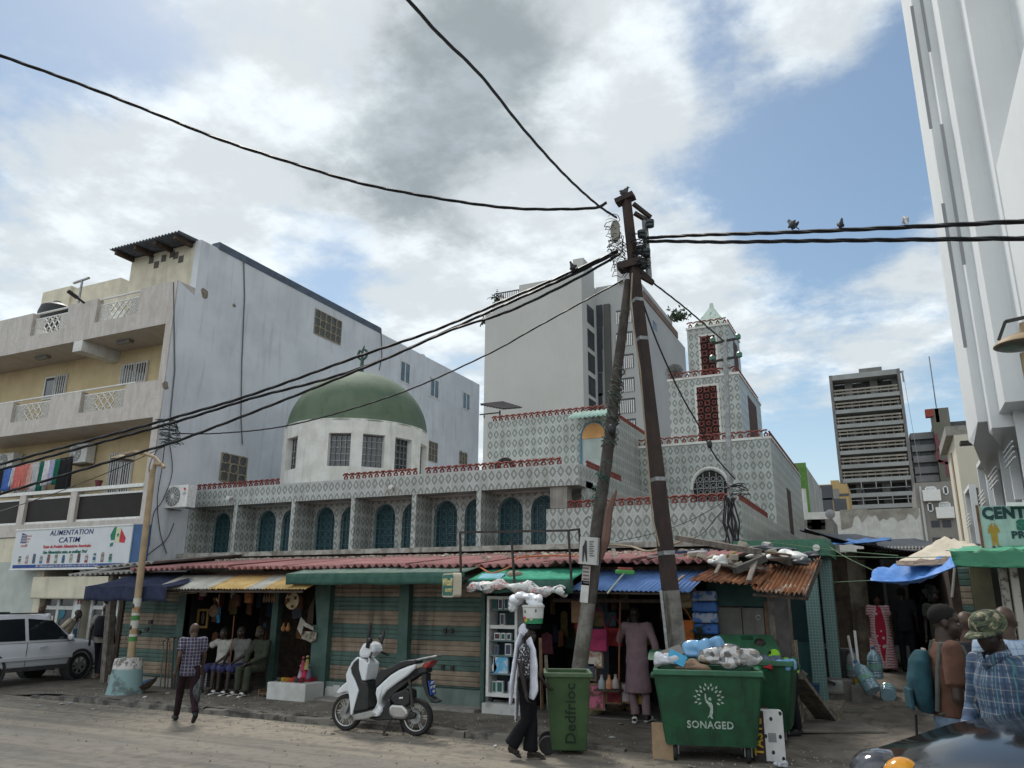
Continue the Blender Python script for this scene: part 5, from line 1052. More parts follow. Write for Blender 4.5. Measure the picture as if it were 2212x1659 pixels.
MB().bar((d_.x, d_.y, d_.z-.06), b+V((0, .1, -.06)), .03, .05).bar(a+V((0, .1, -.07)), b+V((0, .1, -.06)), .04).build('support_rail', WOODD, RR)
# loads on the roof
def plank(p, q, w, h, m_, label, name='plank'): MB().bar(p, q, w, h).solo(name, m_, label, 'plank')
plank(oy(1467, 1174, 14.2)+V((0, 0, .1)), oy(1638, 1206, EV+.2)+V((0, 0, .1)), .16, .09, WOOD, 'long grey plank lying diagonally across the roof debris')
plank(oy(1570, 1224, EV)+V((0, 0, .02)), oy(1655, 1231, EV-.1)+V((0, 0, .02)), .3, .035, WOOD, 'wide grey board lying flat on the rusty roof')
plank(oy(1652, 1210, EV+.1)+V((0, 0, .03)), oy(1588, 1240, AWY+.1)+V((0, 0, .05)), .1, .1, mat('charred', (.07, .065, .06), (.04, .038, .035), 8, .9), 'dark squared timber slanting down the rusty roof')
plank(oy(1634, 1216, EV)+V((0, 0, .06)), oy(1618, 1262, AWY-.1)+V((0, 0, .05)), .075, .03, WOOD, 'narrow grey batten hanging over the rusty roof edge')
plank(oy(1557, 1223, EV)+V((0, 0, .05)), oy(1546, 1245, AWY+.05)+V((0, 0, .04)), .05, .025, WOOD, 'short pale stick pointing down the rusty roof')
plank(oy(1660, 1211, EV+.2)+V((0, 0, .12)), oy(1705, 1213, EV+.15)+V((0, 0, .1)), .34, .03, WOODB, 'short brown board resting on white plastic')
p = oy(1473, 1268, AWY); plank(oy(1456, 1266, AWY-.02)+V((0, 0, .03)), oy(1478, 1250, AWY+.2)+V((0, 0, .05)), .05, .02, WOODB, 'splintered brown batten on the blue awning')
plank(oy(1325, 1193, 14.2)+V((0, 0, .05)), oy(1330, 1220, EV+.2)+V((0, 0, .05)), .07, .04, WOOD, 'short upright grey batten on the pink roof')
plank(oy(1335, 1222, EV+.15)+V((0, 0, .04)), oy(1405, 1212, 13.2)+V((0, 0, .04)), .3, .02, WOODD, 'dark thin board lying across the pink roof')
plank(oy(1400, 1210, 13.0)+V((0, 0, .06)), oy(1475, 1209, 13.0)+V((0, 0, .06)), .1, .02, mat('mint_board', (.40, .46, .42)), 'mint coloured batten beside the steel pole')
def crumple(name, px, py, Y, s, m_, label, cat, seed, fl=.5, rot=0):
 r2 = random.Random(seed); mb = MB().ell((0, 0, 0), (s[0], s[1], s[2]), nu=22, nv=14); vs = []
 for v in mb.v:
  k = .78+.42*sin(v[0]*31/s[0]*.12+seed)*sin(v[1]*27/s[1]*.11+seed*2)+.12*r2.uniform(-1, 1); z = v[2]*k
  if z < 0: z *= fl
  vs.append((v[0]*k, v[1]*k, z))
 p = oy(px, py, Y); e = Euler((0, 0, rot)).to_matrix(); mb.v = [tuple(p+e@V(v)) for v in vs]
 return mb.solo(name, m_, label, cat, base=p, smooth=True, sub=1)
PLW = mat('white_plastic', (.62, .62, .6), (.5, .5, .48), 6, .5, trans=0); PLB = mat('black_plastic_sheet', (.03, .034, .04), (.05, .055, .065), 5, .45); STN = mat('rubble_stone', (.36, .32, .26), (.26, .23, .19), 7, .95, bump=.5)
crumple('white_plastic_bag', 1553, 1215, EV+.1, (.2, .18, .13), PLW, 'crumpled white plastic sheeting on the roof near the short pale stick', 'plastic sheet', 3)
crumple('white_plastic_sheet', 1700, 1206, EV+.5, (.36, .3, .14), PLW, 'big folded white plastic sheet on the rusty roof corner', 'plastic sheet', 5)
crumple('white_plastic_sheet', 1640, 1203, EV+.6, (.22, .2, .07), PLW, 'white plastic scrap tucked under the long plank', 'plastic sheet', 8)
crumple('black_plastic_sheet', 1728, 1216, EV+.2, (.18, .2, .1), PLB, 'crumpled black plastic draped on the rusty sheet by the corner', 'plastic sheet', 9)
crumple('black_plastic_sheet', 1660, 1188, EV+1.1, (.6, .2, .07), PLB, 'long strip of black plastic along the back of the rusty roof', 'plastic sheet', 12)
crumple('black_plastic_sheet', 1742, 1201, EV+.8, (.3, .2, .07), PLB, 'black plastic heap beside the green tiled porch pillar', 'plastic sheet', 13)
crumple('coal_lump', 1707, 1218, EV+.1, (.1, .1, .09), mat('dark_sod', (.05, .045, .035), (.03, .028, .022), 20, .95, bump=.6), 'round dark clump beside the short brown board', 'clump', 14)
for i, (px, py, s_) in enumerate(((1600, 1232, .1), (1590, 1225, .13), (1610, 1228, .09), (1578, 1214, .12), (1538, 1205, .1), (1665, 1194, .1), (1607, 1180, .12), (1560, 1206, .08), (1516, 1203, .09), (1625, 1219, .1), (1585, 1204, .12), (1500, 1198, .1))):
 p = oy(px, py, EV+.2+.25*(py < 1200)); rr4 = random.Random(i); MB().obox(p, (s_*1.7, s_*1.2, s_*.8), (rr4.uniform(-.4, .4), rr4.uniform(-.4, .4), rr4.uniform(0, 3))).solo('rubble_block', STN, 'broken pale rubble piece in the debris on the roof corner', 'rubble', 'rubble pieces on the stall roof', bevel=.015)
# loose rubble strip along the pink roof's upper edge
rb = MB(); r2 = random.Random(21)
for k in range(420):
 X = r2.uniform(sx(440, 1200, 15), sx(1540, 1200, 15)); Y = 15.6-abs(r2.gauss(0, .55))*(1.6 if X > sx(1080, 1200, 15) else .5); zr = ze+(zbk-ze)*(Y-EV)/(16.3-EV)+.04; s_ = r2.uniform(.015, .06)
 rb.obox((X, Y, zr), (s_*1.6, s_*1.2, s_), (r2.uniform(-.5, .5), r2.uniform(-.5, .5), r2.uniform(0, 3)))
tag(rb.build('roof_rubble', STN), 'scattered rubble and grit along the upper edge of the pink roof', 'rubble', kind='stuff')
# hoses and cables lying on the roof
def lay(name, pts, r, m_, label, cat='cable'):
 P_ = [V(p) for p in pts]; out = []
 for i in range(len(P_)-1):
  a0 = P_[max(0, i-1)]; a1 = P_[i]; a2 = P_[i+1]; a3 = P_[min(len(P_)-1, i+2)]
  for k in range(6):
   t = k/6; out.append(.5*((2*a1)+(a2-a0)*t+(2*a0-5*a1+4*a2-a3)*t*t+(3*a1-a0-3*a2+a3)*t**3))
 out.append(P_[-1]); return MB().tube(out, r, 6).solo(name, m_, label, cat, smooth=True)
lay('yellow_hose', [oy(a, b, y) for a, b, y in ((1484, 1204, 13.3), (1520, 1212, 13.1), (1560, 1206, 13.3), (1590, 1192, 13.6), (1607, 1188, 13.8), (1600, 1180, 14))], .022, mat('hose_yellow', (.46, .34, .13)), 'yellow hose looped over the roof debris', 'hose')
lay('orange_cable', [oy(a, b, y) for a, b, y in ((965, 1226, EV+.1), (1030, 1224, EV+.1), (1062, 1238, AWY+.2), (1105, 1222, EV+.1), (1120, 1205, 13.4), (1200, 1200, 13.8), (1290, 1203, 13.6))], .016, mat('cable_orange', (.42, .13, .05)), 'orange cable trailing over the pink roof and green awning')
lay('tan_hose', [oy(a, b, y) for a, b, y in ((1300, 1176, 16.1), (1360, 1180, 15.9), (1400, 1191, 15), (1440, 1180, 15.5), (1500, 1160, 16.2))], .025, mat('hose_tan', (.30, .25, .18)), 'tan hose sagging between the poles above the pink roof', 'hose')
lay('pink_cable', [oy(a, b, y) for a, b, y in ((1120, 1225, EV+.1), (1180, 1212, 13.2), (1280, 1210, 13.2), (1380, 1206, 13.4), (1480, 1200, 13.6))], .011, mat('cable_rose', (.2, .09, .08)), 'thin reddish cable along the pink roof')
lay('blue_pipe', [oy(a, b, y) for a, b, y in ((1428, 1196, 13.6), (1480, 1192, 13.9), (1530, 1189, 14.3))], .025, mat('pipe_navy', (.04, .07, .16)), 'dark blue plastic pipe behind the steel pole', 'pipe')
lay('white_pipe', [oy(a, b, y) for a, b, y in ((1486, 1196, 13.5), (1512, 1193, 13.6), (1526, 1192, 13.7))], .04, METW, 'short white plastic pipe on the roof debris', 'pipe')
# ------------------------------------------------------------------ goods
def bag(px, py, w, h, c, label, Y=SF-.1, strap=.25, name='hanging_bag', d=.08, group=None, m_=None):
 p = oy(px, py, Y); t = T(name, label, 'bag', tuple(p), group)
 mb = MB().box(p.x-w/2, p.x+w/2, Y-d/2, Y+d/2, p.z-h/2, p.z+h/2); mb.build('bag_body', m_ or cl('bag'+name+str(px), c), t, bevel=.025)
 MB().box(p.x-w/2-.004, p.x+w/2+.004, Y-d/2-.012, Y-d/2-.002, p.z+h*.05, p.z+h/2+.002).build('flap', cl('flap'+str(px), tuple(q*.8 for q in c)), t)
 MB().tube([(p.x-w*.42, Y, p.z+h/2), (p.x-w*.2, Y, p.z+h/2+strap*.7), (p.x, Y, p.z+h/2+strap), (p.x+w*.2, Y, p.z+h/2+strap*.7), (p.x+w*.42, Y, p.z+h/2)], .012, 5).build('strap', cl('strap'+str(px), tuple(q*.7 for q in c)), t); return t
STRAW = mat('straw', (.42, .34, .22), (.30, .23, .14), 25, .85, bump=.3)
def conehat(px, py, r_, rot, label, Y=SF-.2):
 p = oy(px, py, Y); t = T('conical_straw_hat', label, 'hat', (0, 0, 0), 'conical straw hats at the souvenir stall'); W[t] = V((0, 0, 0))
 MB().lathe([(r_, .0), (r_*.97, -.02), (r_*.55, -.06), (r_*.16, -.115), (r_*.12, -.16), (0, -.17)], (0, 0, 0), 28, ax='y').build('hat_body', STRAW, t, smooth=True)
 MB().lathe([(r_*.99, .004), (r_*1.03, -.004), (r_*1.0, -.018)], (0, 0, 0), 28, ax='y').build('rim', cl('rim', (.1, .03, .02)), t, smooth=True)
 MB().lathe([(.035, -.13), (.05, -.15), (.03, -.19), (0, -.2)], (0, 0, 0), 12, ax='y').build('leather_knob', cl('leather', (.09, .045, .025)), t)
 for k in range(4):
  a_ = k*pi/2+.4; m3 = MB().obox((cos(a_)*r_*.68, -.058, sin(a_)*r_*.68), (.06, .012, .06), (0, k, 0)); m3.build('leather_patch', cl('leather', (.09, .045, .025)), t)
 t.location = p; t.rotation_euler = rot
conehat(632, 1297, .185, (0, 0, 0), 'pale conical straw hat facing the street beside the green post'); conehat(480, 1294, .18, (0, R(12), R(-62)), 'conical straw hat seen edge on, hanging below the yellow awning')
bag(538, 1292, .17, .2, (.30, .12, .05), 'small orange leather bag hanging from the middle of the souvenir stall', strap=.2); bag(512, 1298, .19, .24, (.085, .04, .028), 'dark brown leather bag hanging between hat and orange bag', Y=SF)
bag(440, 1277, .17, .22, (.30, .27, .2), 'beige woven bag hanging beside the magenta cloth', Y=SF); bag(455, 1268, .16, .16, (.05, .045, .06), 'dark patterned bag under the white awning sheet', Y=SF+.2)
bag(472, 1337, .09, .17, (.03, .17, .3), 'tiny blue pouch on a string in the souvenir stall', Y=SF, d=.03, strap=.3)
MB().box(sx(415), sx(424), SF+.1, SF+.13, oy(420, 1296, SF).z, oy(420, 1262, SF).z).solo('magenta_cloth', cl('magenta', (.12, .02, .06)), 'strip of magenta cloth hanging in the souvenir stall', 'cloth')
MB().box(sx(490), sx(500), SF+.02, SF+.04, oy(495, 1292, SF).z, oy(495, 1262, SF).z).solo('white_label', cl('whitecard', (.3, .31, .32)), 'narrow white card hanging above the brown bag', 'card')
p = oy(437, 1335, SF+.3); pf = T('carved_panel', 'yellowish carved frame with dark figure hanging in the souvenir stall', 'carving', tuple(p)); MB().box(p.x-.17, p.x-.12, p.y, p.y+.03, p.z-.22, p.z+.2).box(p.x+.12, p.x+.17, p.y, p.y+.03, p.z-.22, p.z+.2).box(p.x-.12, p.x+.12, p.y, p.y+.03, p.z+.15, p.z+.2).box(p.x-.12, p.x+.12, p.y, p.y+.03, p.z-.22, p.z-.17).build('carved_frame', mat('carved_yellow', (.2, .12, .03)), pf); MB().ell((p.x, p.y+.02, p.z), (.05, .03, .14)).build('dark_figure', WOODD, pf)
p = oy(463, 1320, SF+.2); MB().lathe([(.02, 0), (.13, -.03), (.15, .02), (.12, .04), (0, .05)], p, 18, ax='y').solo('woven_tray', WOODB, 'round brown woven tray hanging in the dark souvenir stall', 'tray', smooth=True)
lay('bow', [oy(386, 1284, SF-.3), oy(405, 1271, SF-.3), oy(425, 1266, SF-.3)], .01, STRAW, 'pale bent wooden bow hanging at the stall corner', 'bow'); lay('bow', [oy(386, 1285, SF-.32), oy(405, 1282, SF-.32), oy(425, 1281, SF-.32)], .009, STRAW, 'straight pale rod hanging below the bent bow', 'rod')
for k in range(6):
 p = oy(571+k*5.5, 1288, SF-.1+.03*(k % 2)); MB().tube([p+V((0, 0, .2)), p+V((0, 0, -.02))], .009, 5).ell(p+V((0, 0, -.06)), (.03, .015, .07)).solo('wooden_fork', WOODB, 'carved wooden salad server hanging beside the big straw hat', 'utensil', 'wooden servers hanging in the souvenir stall', smooth=True)
for k, (px, py) in enumerate(((612, 1358), (622, 1358))): p = oy(px, py, SF-.15); MB().ell(p, (.05, .05, .06)).ell(p+V((0, 0, .07)), (.022, .022, .05)).solo('gourd_rattle', mat('gourd', (.26, .11, .04)), 'orange brown gourd rattle hanging under the straw hat', 'rattle', 'gourd rattles', smooth=True)
def hide(pts, c, label, Y, name='hide'): MB().prism([(oy(a, b, Y).x, oy(a, b, Y).z) for a, b in pts], 'y', Y, Y+.02).solo(name, c, label, 'hide')
hide([(642, 1358), (650, 1333), (660, 1345), (676, 1354), (677, 1362), (655, 1352), (650, 1372)], cl('hide_white', (.33, .31, .27)), 'piece of white goat hide hanging beside the green post', SF-.2)
hide([(650, 1362), (684, 1366), (681, 1384), (670, 1388), (660, 1382), (652, 1380)], cl('hide_cream', (.34, .31, .25), (.05, .04, .03)), 'cream and black patterned hide skirt hanging by the green post', SF-.15)
hide([(665, 1318), (681, 1285), (684, 1350), (662, 1350)], cl('hide_dark', (.05, .035, .025)), 'dark brown leather sheet hanging by the green post', SF-.1); hide([(630, 1316), (650, 1314), (652, 1333), (632, 1338)], cl('studded', (.02, .022, .03)), 'black studded leather pouch under the straw hat', SF-.2)
# canes
for k, (a, b, c, d2) in enumerate(((362, 1383, 358, 1466), (367, 1390, 364, 1470), (376, 1380, 372, 1472), (385, 1382, 378, 1474), (391, 1380, 384, 1470), (353, 1386, 349, 1462))):
 p, q = oy(a, b, SF-.28), oy(c, d2, SF-.35); q.z = .12; lab = ['slim dark walking cane, second from the shutter post', 'walking cane with a round crook handle', 'black walking cane in the middle of the bunch', 'thick dark cane with knob handle', 'dark cane closest to the open souvenir stall', 'pale cane closest to the concrete base'][k]
 mb = MB().tube([q, p], .014, 6); mb.tube([p, p+V((-.03, 0, .05)), p+V((-.08, 0, .05)), p+V((-.1, 0, 0))] if k == 1 else [p, p+V((.05, 0, .03)), p+V((-.06, 0, .035))], .015, 6); mb.solo('walking_cane', [WOODD, WOODB, BLACK, WOODD, BLACK, WOOD][k], lab, 'cane', 'walking canes leaning by the shutter', smooth=True)
# white table with tins, dolls, toy beds
xt0, xt1 = oy(584, 1490, 12.65).x, oy(676, 1490, 12.65).x; MB().box(xt0, xt1-.1, 12.55, 13.1, .1, .42).solo('draped_table', mat('white_oilcloth', (.5, .5, .48), (.4, .4, .38), 3, .6), 'low table draped in white oilcloth at the souvenir stall', 'table', bevel=.01)
for k, c_ in enumerate(((.05, .05, .04), (.32, .2, .02), (.32, .13, .03), (.35, .05, .03), (.04, .04, .05), (.12, .02, .02))): X = xt0+.12+k*.11; MB().lathe([(.052, 0), (.055, .01), (.055, .06), (.045, .075), (0, .08)], (X, 12.75, .42), 14).solo('round_box', cl('tin%d' % k, c_), ['black', 'yellow', 'orange', 'red', 'charcoal', 'maroon'][k]+' round leather box on the white oilcloth table', 'box', 'round boxes on the draped table', smooth=True)
for k, (px, py, c_, n_) in enumerate(((650, 1450, (.4, .3, .38), 'lilac'), (659, 1446, (.45, .03, .07), 'red'), (668, 1450, (.12, .1, .16), 'purple'), (655, 1432, (.3, .06, .08), 'maroon'), (664, 1430, (.3, .26, .1), 'mustard'))):
 p = oy(px, py, 12.95); t = T('cloth_doll', n_+' dressed cloth doll standing beside the green post', 'doll', tuple(p), 'cloth dolls by the green post'); MB().lathe([(.06, -.14), (.05, -.06), (.03, .03), (.028, .05), (0, .055)], p, 10).build('doll_dress', cl('doll%d' % k, c_), t, smooth=True); MB().ell(p+V((0, 0, .085)), (.028, .028, .035), nu=8, nv=6).build('doll_head', SK3, t); MB().ell(p+V((0, 0, .1)), (.032, .032, .028), nu=8, nv=6).build('doll_scarf', cl('doll%d' % k, c_), t)
p = oy(659, 1460, 13.0); MB().box(p.x-.22, p.x+.2, 12.9, 13.12, .42, p.z-.02).solo('red_shelf', cl('redbox', (.22, .03, .04)), 'red covered stand carrying the cloth dolls', 'stand')
for k, px in enumerate((575, 598)):
 p = oz(px, 1506, .1); t = T('toy_bed', 'miniature wooden bed on the pavement, '+('beside the draped table' if k else 'further from the draped table'), 'toy', tuple(p)); mb = MB().box(p.x-.13, p.x+.13, p.y-.09, p.y+.09, .16, .185); mb.build('bed_deck', WOODB, t); fr2 = MB()
 for a, b in ((-.12, -.08), (.12, -.08), (-.12, .08), (.12, .08)): MB().box(p.x+a-.012, p.x+a+.012, p.y+b-.012, p.y+b+.012, .1, .24).build('leg', WOODB, t)
 MB().box(p.x-.13, p.x-.115, p.y-.09, p.y+.09, .2, .25).build('headboard', WOODB, t)
bp = oz(318, 1497, .1); t = T('winnowing_basket', 'shallow brown basket with blue plastic tipped against the concrete base', 'basket', tuple(bp)); W[t] = V((0, 0, 0)); MB().lathe([(.05, 0), (.2, .05), (.27, .12), (.28, .125), (.2, .065), (.05, .015)], (0, 0, 0), 20).build('basket_body', mat('basket_brown', (.15, .10, .06), (.09, .06, .035), 25, .85), t, smooth=True); cr = MB().ell((0.03, 0, .11), (.14, .14, .06)).build('blue_plastic', mat('blue_bag', (.03, .09, .2), (.05, .14, .3), 9, .5), t); t.location = bp+V((0, 0, .08)); t.rotation_euler = (R(20), R(-25), 0)
rq = random.Random(8)
for x0, x1, lab, gp in ((402, 672, 'dim leather or cloth ware hanging in the depth of the souvenir stall', 'wares hanging in the souvenir stall'), (1125, 1520, 'dim cloth ware hanging in the depth of the bag stall', 'wares hanging in the bag stall')):
 for k in range(22):
  p = oy(rq.uniform(x0, x1), rq.choice((rq.uniform(1285, 1320), rq.uniform(1320, 1400))), rq.uniform(SF+.35, 15)); w = rq.uniform(.1, .26); h = rq.uniform(.16, .5); c_ = rq.choice(((.22, .1, .05), (.12, .05, .03), (.2, .16, .1), (.1, .03, .04), (.04, .06, .1), (.16, .12, .05), (.05, .07, .05)))
  MB().prism([(p.x-w/2, p.z-h/2), (p.x+w/2, p.z-h/2+rq.uniform(-.04, .04)), (p.x+w*.4, p.z+h/2), (p.x, p.z+h*.62), (p.x-w*.4, p.z+h/2)], 'y', p.y, p.y+.05).solo('hanging_ware', cl('ware%d' % int(c_[0]*100+c_[1]*1000), c_), lab, 'ware', gp, bevel=.012)
# bench and low stool for the seated men
bn = T('bench', 'low wooden bench carrying the three seated men', 'bench', (sx(500), 13.0, .1)); MB().box(sx(425), sx(560), 12.98, 13.3, .47, .51).build('seat', WOODD, bn)
for px in (430, 490, 552): MB().box(sx(px), sx(px)+.06, 13.0, 13.28, .1, .47).build('leg', WOODD, bn)
# bag stall goods
bag(1293, 1383, .31, .36, (.34, .04, .11), 'hot pink woven shoulder bag hanging in the bag stall', strap=.36, d=.1); bag(1262, 1360, .3, .42, (.22, .025, .03), 'flat red bag hanging behind the wooden pole', Y=SF, strap=.15); bag(1327, 1376, .3, .3, (.26, .03, .035), 'red handbag beside the pink woven bag', Y=SF+.15, strap=.2)
bag(1290, 1338, .26, .24, (.14, .11, .05), 'small patchwork bag above the pink woven bag', strap=.15, Y=SF+.1); bag(1316, 1338, .26, .24, (.05, .08, .09), 'dark teal bag high in the bag stall', Y=SF+.2, strap=.2)
bag(1477, 1378, .34, .55, (.44, .13, .03), 'bright orange plastic shopping bag hanging behind the steel pole', Y=SF-.2, strap=.2, d=.14)
MB().box(sx(1240), sx(1262), SF-.12, SF-.09, oy(1250, 1345, SF).z, oy(1250, 1298, SF).z).solo('leather_sheet', cl('ragged_leather', (.25, .15, .09)), 'ragged tan leather sheet hanging behind the wooden pole', 'leather')
def picture(px, py, w, h, c, label, Y=SF-.05, rot=0, frame=(.2, .13, .08), c2=None):
 p = oy(px, py, Y); t = T('picture_panel', label, 'picture', tuple(p)); MB().box(p.x-w/2, p.x+w/2, Y, Y+.02, p.z-h/2, p.z+h/2).build('picture_frame', cl('frame'+str(px), frame), t); MB().box(p.x-w/2+.03, p.x+w/2-.03, Y-.006, Y-.001, p.z-h/2+.03, p.z+h/2-.03).build('canvas', mat('canvas'+str(px), c, c2, 7, .8, lo=.42, hi=.55), t)
picture(1285, 1420, .3, .34, (.25, .15, .08), 'brown framed picture below the pink bag', c2=(.5, .45, .4)); picture(1270, 1450, .3, .3, (.05, .07, .1), 'dark blue picture behind the tall bin'); picture(1288, 1505, .3, .42, (.09, .05, .035), 'tall brown picture with a pink flower low in the stall', c2=(.45, .12, .2))
picture(1325, 1500, .28, .3, (.3, .03, .03), 'red cloth panel low in the bag stall', c2=(.12, .01, .02)); picture(1353, 1497, .2, .32, (.28, .18, .22), 'pale pink mottled panel low in the bag stall', c2=(.4, .36, .36)); picture(1378, 1490, .28, .44, (.42, .26, .03), 'yellow panel with black silhouettes behind the robed man', c2=(.02, .02, .02), frame=(.42, .26, .03))
for k, (px, py, c_, n_) in enumerate(((1300, 1475, (.3, .34, .36), 'white'), (1316, 1475, (.42, .2, .1), 'orange'), (1330, 1474, (.35, .3, .28), 'cream'))):
 p = oy(px, py, SF-.15); MB().lathe([(.05, -.1), (.06, -.09), (.06, 0), (.055, .03), (.03, .06), (.022, .1), (.03, .12), (0, .13)], p, 12).solo('lotion_bottle', mat('lotion%d' % k, c_, None, 3, .4), n_+' plastic bottle on the low shelf of the bag stall', 'bottle', 'bottles in the bag stall', smooth=True)
MB().box(sx(1292), sx(1345), SF-.3, SF-.05, oy(1310, 1486, SF).z-.03, oy(1310, 1486, SF).z).solo('low_shelf', WOODD, 'low dark shelf carrying plastic bottles in the bag stall', 'shelf')
def basket(px, py, r_, h, label, items, c=(.3, .25, .16), zig=False):
 p = oz(px, py, .1); t = T('basket', label, 'basket', tuple(p), None); MB().lathe([(r_*.55, 0), (r_*.85, h*.45), (r_, h), (r_*.96, h), (r_*.8, h*.5), (r_*.5, .02)], p, 22).build('basket_body', mat('basketm%d' % px, c, tuple(q*.6 for q in c), 22, .85), t, smooth=True)
 MB().lathe([(r_*1.0, h-.02), (r_*1.03, h), (r_*1.0, h+.015), (r_*.97, h)], p, 22).build('rim', cl('brim%d' % px, (.06, .05, .05)), t)
 r2 = random.Random(px)
 for k, c_ in enumerate(items): a_ = k*2.4; MB().ell(p+V((cos(a_)*r_*.45, sin(a_)*r_*.45, h*.9+.02*(k % 3))), (r_*.3, r_*.24, .035), (.3, .2, a_)).solo('trinket', cl('trink%d%d' % (px, k), c_), 'small trinket in '+label, 'trinket', 'trinkets in baskets', smooth=True)
basket(1283, 1545, .22, .17, 'beige basket of red and white trinkets', [(.5, .48, .45), (.5, .12, .06), (.55, .5, .45), (.4, .1, .05), (.5, .5, .48)]); basket(1333, 1538, .2, .18, 'basket of blue and yellow trinkets', [(.05, .2, .3), (.4, .28, .05), (.2, .12, .08)], (.16, .11, .07)); basket(1368, 1538, .19, .13, 'shallow yellow bowl at the robed man\'s feet', [(.03, .03, .05), (.05, .04, .06)], (.3, .22, .1))
lay('red_pole', [oy(1340, 1300, SF-.2), oy(1338, 1380, SF-.2), oy(1337, 1470, SF-.25)], .014, mat('stick_red', (.2, .07, .04)), 'thin reddish pole standing in front of the robed man\'s stall', 'pole')
lay('red_pole', [oy(506, 1330, SF-.3), oy(497, 1430, SF-.3), oy(494, 1460, SF-.3)], .012, mat('stick_red', (.2, .07, .04)), 'thin red stick held upright between the seated men', 'stick')
p = oy(1482, 1287, SF-.15); MB().lathe([(.2, .0), (.19, -.02), (.1, -.03), (.08, -.1), (0, -.11)], p, 20, ax='y').solo('straw_hat', mat('straw_dim', (.24, .18, .1), (.16, .12, .07), 20, .9), 'wide straw hat hanging under the torn blue awning end', 'hat', smooth=True)
p = oy(1524, 1322, SF-.1); t = T('diaper_packs', 'blue and white checked plastic packs stacked on the shack door', 'packs', tuple(p))
for k in range(4): MB().box(p.x-.2, p.x+.2, p.y-.1, p.y+.05, p.z-.34+k*.17, p.z-.18+k*.17).build('pack', mat('pack_white', (.3, .34, .42), (.05, .13, .36), 8, .5, lo=.48, hi=.52) if k % 2 else mat('pack_blue', (.03, .10, .32), (.04, .14, .4), 6, .5), t, bevel=.03)
bushy('green_bundle', oy(1510, 1380, SF-.1), .26, 'dark green leafy bundle hanging below the blue packs', 260, mat('dim_leaf', (.05, .06, .025), (.03, .04, .02), 5, .9), 'bundle')
# ------------------------------------------------------------------ poles and cables
PY = 12.0
RUSTP = mat('rusty_pole_steel', (.052, .034, .028), (.032, .023, .021), 3, .8, .2, bump=.2, streak=.4); WEAP = mat('weathered_pole', (.19, .178, .158), (.095, .085, .072), 5, .9, bump=.4, streak=.6)
def taper4(p, q, r0, r1, n=4, m=0): return MB().tube([p, q], [r0, r1], n, m)
top, mid, low = oy(1353, 432, PY), oy(1448, 1276, PY), oy(1462, 1400, PY); d_ = (low-top).normalized(); base = low+d_*((low.z-.08)/-d_.z)
SP = T('steel_pole', 'dark rusty steel power pole with a bleached lower section, leaning over the stalls', 'utility pole', tuple(base))
MB().tube([mid, top], [.138, .088], 4).build('upper_shaft', RUSTP, SP); MB().tube([base, mid], [.155, .14], 4).build('lower_shaft', WEAP, SP)
MB().bar(base+V((-.1, -.15, 0)), mid+V((-.1, -.15, 0)), .06, .04).build('cable_trunking', METG, SP)
for k, t_ in enumerate((.22, .30, .57, .70, .80)):
 c = top.lerp(base, t_); r_ = .088+.058*t_+.006; MB().tube([c-d_*.03, c+d_*.03], [r_, r_], 4).build('steel_band', METG, SP)
MB().obox(top+V((-.02, 0, .02)), (.34, .2, .09), (0, R(-14), 0)).build('top_bracket', RUSTP, SP); MB().obox(oy(1362, 573, PY), (.42, .24, .13), (0, R(-6), 0)).build('mid_bracket', RUSTP, SP)
for a, b in (((1368, 440), (1406, 470)), ((1370, 460), (1400, 478)), ((1370, 572), (1410, 610)), ((1372, 590), (1412, 613))): MB().bar(oy(*a, PY), oy(*b, PY+.15), .07, .06).build('crossarm', RUSTP, SP)
MB().bar(oy(1392, 468, PY+.12), oy(1402, 600, PY+.15), .075).build('insulator_rail', METG, SP)
for px, py in ((1404, 482), (1386, 505), (1384, 538), (1396, 545), (1386, 566), (1388, 572)): c = oy(px, py, PY+.05); MB().lathe([(.03, -.09), (.07, -.07), (.075, -.03), (.05, -.02), (.075, 0), (.075, .05), (.04, .07), (0, .075)], c, 10).build('insulator', mat('insulator', (.03, .045, .05), None, 5, .3), SP, smooth=True)
c = oy(1329, 500, PY-.08); t_ = MB().lathe([(0, -.03), (.13, -.03), (.14, 0), (.12, .05), (0, .06)], c, 20, ax='y', sx=.62, sy=1.55).build('junction_box', mat('box_grey', (.24, .23, .19), None, 4, .6), SP, smooth=True)
MB().tube([oy(1366, 590, PY-.18), oy(1362, 660, PY-.2), oy(1383, 800, PY-.2), oy(1398, 980, PY-.22), oy(1410, 1120, PY-.22), oy(1424, 1180, PY-.22)], .014, 5).build('riser_cable', mat('riser_tan', (.28, .22, .16)), SP)
wt, wb_ = oy(1358, 606, PY+.1), oy(1250, 1450, PY-.05); dw_ = (wb_-wt).normalized(); wbase = wb_+dw_*((wb_.z-.08)/-dw_.z); wl = oy(1271, 1302, PY-.03)
WP = T('wooden_pole', 'leaning round wooden pole propped against the steel pole and wound with old wire', 'utility pole', tuple(wbase)); rw = random.Random(2)
pts = [wl.lerp(wt, k/10)+V((rw.uniform(-.012, .012), 0, 0)) for k in range(11)]
MB().tube(pts, [.115-.004*k for k in range(11)], 12).build('upper_shaft', mat('dark_pole_wood', (.085, .075, .065), (.05, .043, .038), 6, .95, bump=.5, streak=.6), WP, smooth=True); MB().tube([wbase, wl], [.128, .117], 12).build('lower_shaft', WEAP, WP, smooth=True)
